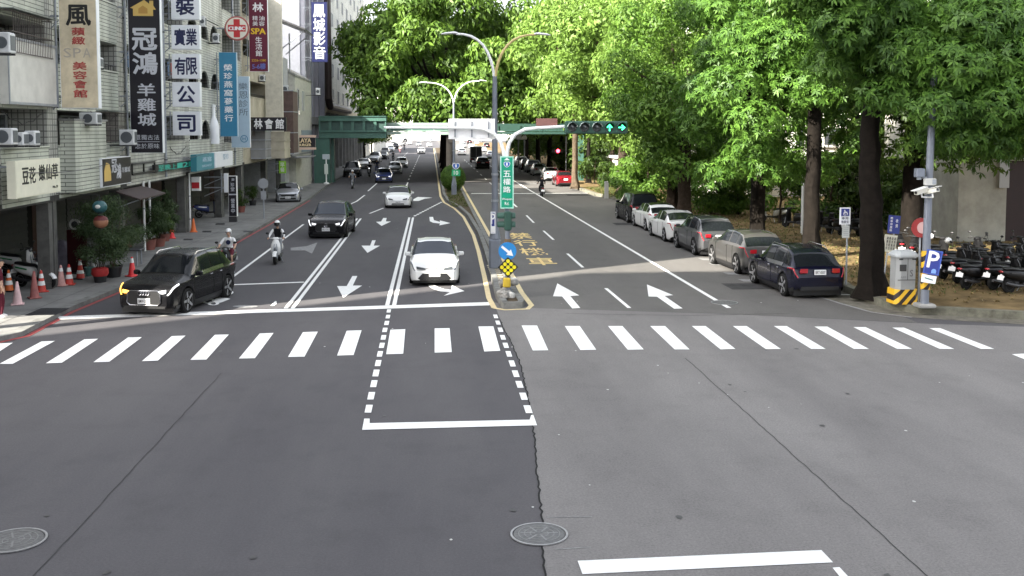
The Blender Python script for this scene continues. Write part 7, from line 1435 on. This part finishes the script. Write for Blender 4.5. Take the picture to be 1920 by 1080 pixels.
# ---------------------------------------------------------------- right corner furniture
p = G(1733, 576, KZ); X, Y = p.x, p.y
t = thing('camera_pole', 'grey pole with surveillance cameras and a black and yellow striped wrap on the right corner', 'pole', (X, Y, KZ))
top = PY(1742, 250, Y); k = MB(); k.tube([(X, Y, KZ), (X+.02, Y, 2.5), (X+.06, Y, 5.5), (X+.1, Y, 7.6)], [.125, .115, .10, .09], 14); k.build('pole', POLE, t, smooth=True)
k = MB(); k.rbox((X, Y, KZ+.06), (.5, .5, .12), .03); k.build('base', CONC, t)
def stripes(name, c0, c1, ang=40, period=.2):
    m = bpy.data.materials.new(name); m.use_nodes = True; n = m.node_tree; b = n.nodes['Principled BSDF']; tc = n.nodes.new('ShaderNodeNewGeometry'); se = n.nodes.new('ShaderNodeSeparateXYZ'); n.links.new(tc.outputs['Position'], se.inputs[0])
    ad = n.nodes.new('ShaderNodeMath'); ad.operation = 'MULTIPLY_ADD'; ad.inputs[1].default_value = -math.tan(R(ang)); n.links.new(se.outputs[0], ad.inputs[0]); n.links.new(se.outputs[2], ad.inputs[2])
    md_ = n.nodes.new('ShaderNodeMath'); md_.operation = 'PINGPONG'; md_.inputs[1].default_value = period; n.links.new(ad.outputs[0], md_.inputs[0]); gt = n.nodes.new('ShaderNodeMath'); gt.operation = 'GREATER_THAN'; gt.inputs[1].default_value = period*.5; n.links.new(md_.outputs[0], gt.inputs[0])
    mx = n.nodes.new('ShaderNodeMix'); mx.data_type = 'RGBA'; mx.inputs[6].default_value = (*c0, 1); mx.inputs[7].default_value = (*c1, 1); n.links.new(gt.outputs[0], mx.inputs[0]); n.links.new(mx.outputs[2], b.inputs['Base Color']); b.inputs['Roughness'].default_value = .5; return m
HAZ = stripes('hazard_stripes', (.72, .42, .02), (.02, .012, .012), 48, .16)
zt_ = PY(1736, 470, Y).z; zb2 = PY(1735, 542, Y).z; k = MB(); k.lathe([(.135, zb2), (.13, zt_)], (X+.01, Y, 0), n=18); k.build('warning_wrap', HAZ, t, smooth=True)
def cam(c, d, label):
    t = thing('surveillance_camera', label, 'camera', c); c = Vector(c); d = Vector(d).normalized(); s = d.cross(Vector((0, 0, 1))).normalized(); u = s.cross(d)
    k = MB(); k.rings([[c+d*q+s*w_*.075+u*h_*.065 for w_, h_ in ((-1, -1), (1, -1), (1, .6), (.7, 1), (-.7, 1), (-1, .6))] for q in (-.22, .2)]); k.build('housing', mat('camera_cream', (.68, .66, .58), .4), t)
    k = MB(); k.rings([[c+d*q+s*w_*.09+u*h_ for w_, h_ in ((-1, .07), (1, .07), (1, .085), (-1, .085))] for q in (-.2, .3)]); k.build('sun_shield', WHITE, t); k = MB(); k.cyl(c+d*.2, c+d*.215, .045); k.build('lens', BLACK, t)
    k = MB(); k.tube([c-u*.06, c-u*.18, (X, Y-.1, c.z-.2)], .025, 6); k.build('mount', WHITE, t)
a = PY(1727, 358, Y-.2); cam((a.x, a.y, a.z), (-1, -.35, -.25), 'cream surveillance camera pointing left on the corner pole'); a = PY(1747, 358, Y-.25); cam((a.x, a.y, a.z), (.5, -1, .3), 'cream surveillance camera pointing up right on the corner pole')
a = PY(1724, 324, Y-.05); t = thing('signal_box', 'small grey box on the left side of the corner pole', 'box', (a.x, a.y, a.z)); k = MB(); k.rbox((a.x, a.y, a.z), (.26, .2, .26), .02); k.build('box', POLE, t); k = MB(); k.bb(a.x+.12, X, Y-.04, Y+.04, a.z-.18, a.z-.12); k.bb(a.x-.05, a.x+.05, Y-.08, Y+.02, a.z-.2, a.z-.13); k.build('bracket', STEEL, t)
a = PY(1746, 341, Y-.15); t = thing('signal_box', 'small pale junction box on the front of the corner pole', 'box', (a.x, a.y, a.z)); k = MB(); k.rbox((a.x-.05, Y-.17, a.z), (.34, .14, .2), .02); k.build('box', mat('box_pale', (.5, .5, .48), .5), t); k = MB(); k.bb(a.x-.01, a.x+.1, Y-.25, Y-.242, a.z-.06, a.z+.07); k.build('window', STEEL, t)
# P sign turned to the right
a = PY(1733, 498, Y-.16); t = thing('parking_sign', 'blue parking sign with a big white letter on the striped corner pole', 'sign', (a.x+.2, Y-.17, a.z)); U = Vector((.40, -.16, -.06)); Vv = Vector((0.13, 0.02, .70)); O_ = PY(1730, 512, Y-.17); P = Plane(O_, U, Vv, U.cross(Vv)); plate_sign(t, 'plate', P, .42, .72, NAVYS, mat('sign_blue_rim', (.05, .1, .4), .4)); k = MB(); text(k, P, 'P', .16, .28, .84, .94, .03, .006); k.build('lettering', WL, t, fix=False)
k = MB(); flat(k, P, [(.5, .06), (.8, .06), (.8, .18), (.72, .24), (.58, .24), (.5, .18)], .006); k.build('car_emblem', mat('emblem_blue2', (.2, .35, .7), .5), t)
Pw = Plane(P.p(-.02, -.36), U*.92, Vv*.32, U.cross(Vv)); plate_sign(t, 'plate', Pw, .38, .23, SW, None); k = MB(); flat(k, Pw, rot([(.2, .45), (.8, .45), (.8, .58), (.2, .58)], -.25), .004); k.build('lettering', mat('green_dark', (.02, .12, .1), .5), t)
# grey cabinet
p = G(1704, 572, KZ); cx, cy = p.x, p.y+.45
t = thing('signal_cabinet', 'grey octagonal control cabinet on a black and yellow striped plinth beside the corner pole', 'cabinet', (cx, cy, KZ))
zt2 = PY(1704, 470, cy).z; zp = PY(1704, 543, cy-.3).z
def octr(w_, d_, z, c=.12): return [(cx+x, cy+y, z) for x, y in ((-w_+c, -d_), (w_-c, -d_), (w_, -d_+c), (w_, d_-c), (w_-c, d_), (-w_+c, d_), (-w_, d_-c), (-w_, -d_+c))]
k = MB(); k.rings([octr(.38, .36, KZ), octr(.36, .34, zp)]); k.build('plinth', HAZ, t)
CAB = mat('cabinet_grey', (.30, .31, .31), .5, .1, var=.06, dirt=.12, scale=2); k = MB(); k.rings([octr(.31, .30, zp), octr(.31, .30, zt2-.16)]); k.build('body', CAB, t)
k = MB(); k.rings([octr(.37, .35, zt2-.16), octr(.37, .35, zt2-.10), octr(.28, .26, zt2-.01, .1), octr(.2, .18, zt2+.03, .08)]); k.build('roof', mat('cabinet_roof', (.38, .40, .41), .5, .1), t)
k = MB(); k.bb(cx-.24, cx-.03, cy-.306, cy-.301, zt2-.58, zt2-.38); k.build('vent', DARK, t); k = MB(); k.bb(cx+.005, cx+.02, cy-.305, cy-.301, zp+.3, zt2-.2); k.bb(cx-.29, cx+.29, cy-.305, cy-.301, zp+.28, zp+.3); k.build('door_seam', DARK, t)
k = MB(); P = Plane((cx-.2, cy-.301, zt2-.78), (.16, 0, 0), (0, 0, .05), (0, -1, 0)); text(k, P, 'A-312', 0, 0, 1, 1, 0, .001, .003); P = Plane((cx+.08, cy-.301, zt2-.74), (.1, 0, 0), (0, 0, .2), (0, -1, 0)); text(k, P, 'S', 0, 0, 1, 1, .01, .001, .003); k.build('lettering', mat('grey_letter2', (.12, .12, .13), .5), t, fix=False)
for x in (-.2, .2): k = MB(); k.bb(cx+x-.06, cx+x+.06, cy-.306, cy-.301, zt2-.24, zt2-.2); k.build('vent_slot', BLACK, t)
# disabled parking sign
p = G(1586, 540, .12); t = thing('disabled_parking_sign', 'white disabled parking sign with a blue wheelchair square on a thin pole', 'sign', (p.x, p.y, .1)); Y2 = p.y; MB().cyl((p.x, Y2, .0), (p.x, Y2, PY(1584, 392, Y2).z), .03).build('pole', STEEL, t)
P, a, b = rectpl(1574, 389, 1595, 421, Y2-.05); plate_sign(t, 'plate', P, a, b, SW); k = MB(); flat(k, P, [(.14, .5), (.88, .5), (.88, .93), (.14, .93)]); k.build('blue_square', NAVYS, t)
k = MB(); circ(k, P, .45, .83, .05, .04, n0=.011); k.prism([P.p(u, v, .011) for u, v in ((.42, .62), (.48, .62), (.50, .70), (.62, .70), (.68, .58), (.74, .6), (.66, .75), (.52, .76), (.5, .8), (.42, .8))], P.N*.004)
for q in range(10): a0 = 2.2+q*.36; u, v = .47+.14*math.cos(a0), .64+.09*math.sin(a0); flat(k, P, [(u-.025, v-.015), (u+.025, v-.015), (u+.025, v+.015), (u-.025, v+.015)], .011)
k.build('wheelchair_emblem', WL, t); k = MB(); row(k, P, '專用', .18, .30, .82, .44, .2, 0); row(k, P, '停車位', .14, .08, .86, .24, .2, 0); k.build('lettering', NAVYL, t, fix=False)
P, a, b = rectpl(1579, 423, 1593, 446, Y2-.05); plate_sign(t, 'plate', P, a, b, mat('pale_plate', (.5, .52, .5), .5)); k = MB(); [flat(k, P, [(.15, v), (.85, v), (.85, v+.04), (.15, v+.04)]) for v in (.2, .35, .5, .65, .8)]; k.build('lettering', mat('grey_print', (.3, .31, .32), .6), t)
# leaning white notice and blue notice
p = G(1655, 540, KZ); t = thing('notice_sign', 'white notice board on a leaning thin pole beside the thick corner trunk', 'sign', (p.x, p.y, KZ)); Y3 = p.y; e = PY(1664, 470, Y3); MB().cyl((p.x, Y3, KZ), (e.x, Y3, e.z), .025).build('pole', STEEL, t)
O_ = PY(1655, 471, Y3-.04); P = Plane(O_, PY(1678, 474, Y3-.04)-O_, PY(1660, 439, Y3-.04)-O_, (0, -1, 0)); plate_sign(t, 'plate', P, .4, .6, mat('notice_cream', (.62, .60, .50), .6, var=.05)); k = MB(); [column(k, P, s, .78-.2*i, .12, .9-.2*i, .9, .15, 0) for i, s in enumerate(('請勿停車', '違者拖吊', '敬請配合', '謝謝合作'))]; k.build('lettering', BLKL, t, fix=False)
p = G(1674, 512, KZ); Y4 = p.y; t = thing('notice_sign', 'blue notice board with white characters behind the white leaning notice', 'sign', (p.x, Y4, KZ)); MB().cyl((p.x, Y4, KZ), (p.x, Y4, PY(1674, 410, Y4).z), .03).build('pole', STEEL, t)
O_ = PY(1664, 437, Y4-.04); P = Plane(O_, PY(1686, 439, Y4-.04)-O_, PY(1667, 403, Y4-.04)-O_, (0, -1, 0)); plate_sign(t, 'plate', P, .5, .8, NAVYS); k = MB(); column(k, P, '機車停放區', .16, .1, .36, .92, .2, 0); column(k, P, '收費', .62, .3, .82, .85, .3, 0); k.build('lettering', WL, t, fix=False)
# round red sign behind pole
a = PY(1727, 427, Y+.9); t = thing('round_sign', 'round red and white no parking sign half hidden by the corner pole', 'sign', (a.x, Y+.9, KZ)); k = MB(); k.lathe([(.30, -.01), (.30, .01)], (a.x, Y+.9, a.z), 'y', 24); k.build('disc', mat('sign_red', (.32, .03, .03), .5), t); k = MB(); k.lathe([(.18, -.02), (.18, -.01)], (a.x+.05, Y+.9, a.z), 'y', 20); k.build('centre', mat('sign_pink', (.65, .4, .38), .5), t); MB().cyl((a.x, Y+.95, KZ), (a.x, Y+.95, a.z+.3), .03).build('pole', STEEL, t)
# thin poles and white post in the park, pillar
for px, py, h_, m, l in ((1508, 440, 3.0, WHITE, 'white square post in the park left of the tall black trunk'), (1137, 372, 1.3, mat('post_grey', (.3, .3, .29), .7), 'pale post beside the dark bush')):
    p = G(px, py, .23); t = MB().bb(p.x-.14, p.x+.14, p.y-.14, p.y+.14, .23, .23+h_).build('park_post', m, None, (p.x, p.y, .23)); tag(t, l, 'post')
# low park fence
t = thing('park_fence', 'low grey park fence seen in the sun between the tree trunks', 'fence', (19, 62, .23)); k = MB(); k.bb(17.5, 30, 75, 75.06, .95, 1.02); k.bb(17.5, 30, 75, 75.06, .5, .56); k.build('rail', STEEL, t)
for i in range(14): k = MB(); k.bb(17.5+i*.95, 17.58+i*.95, 75.06, 75.12, .23, 1.1); k.build('post', STEEL, t)
t = thing('park_wall', 'low cream wall at the back of the park lit by the sun', 'wall', (24, 80, .2)); MB().bb(20, 34, 78, 78.3, .23, 1.6).build('wall', PALE, t); MB().bb(19.9, 34.1, 77.9, 78.4, 1.6, 1.7).build('coping', CONC, t)
for o in bpy.data.objects:
    if '_w' in o: del o['_w']
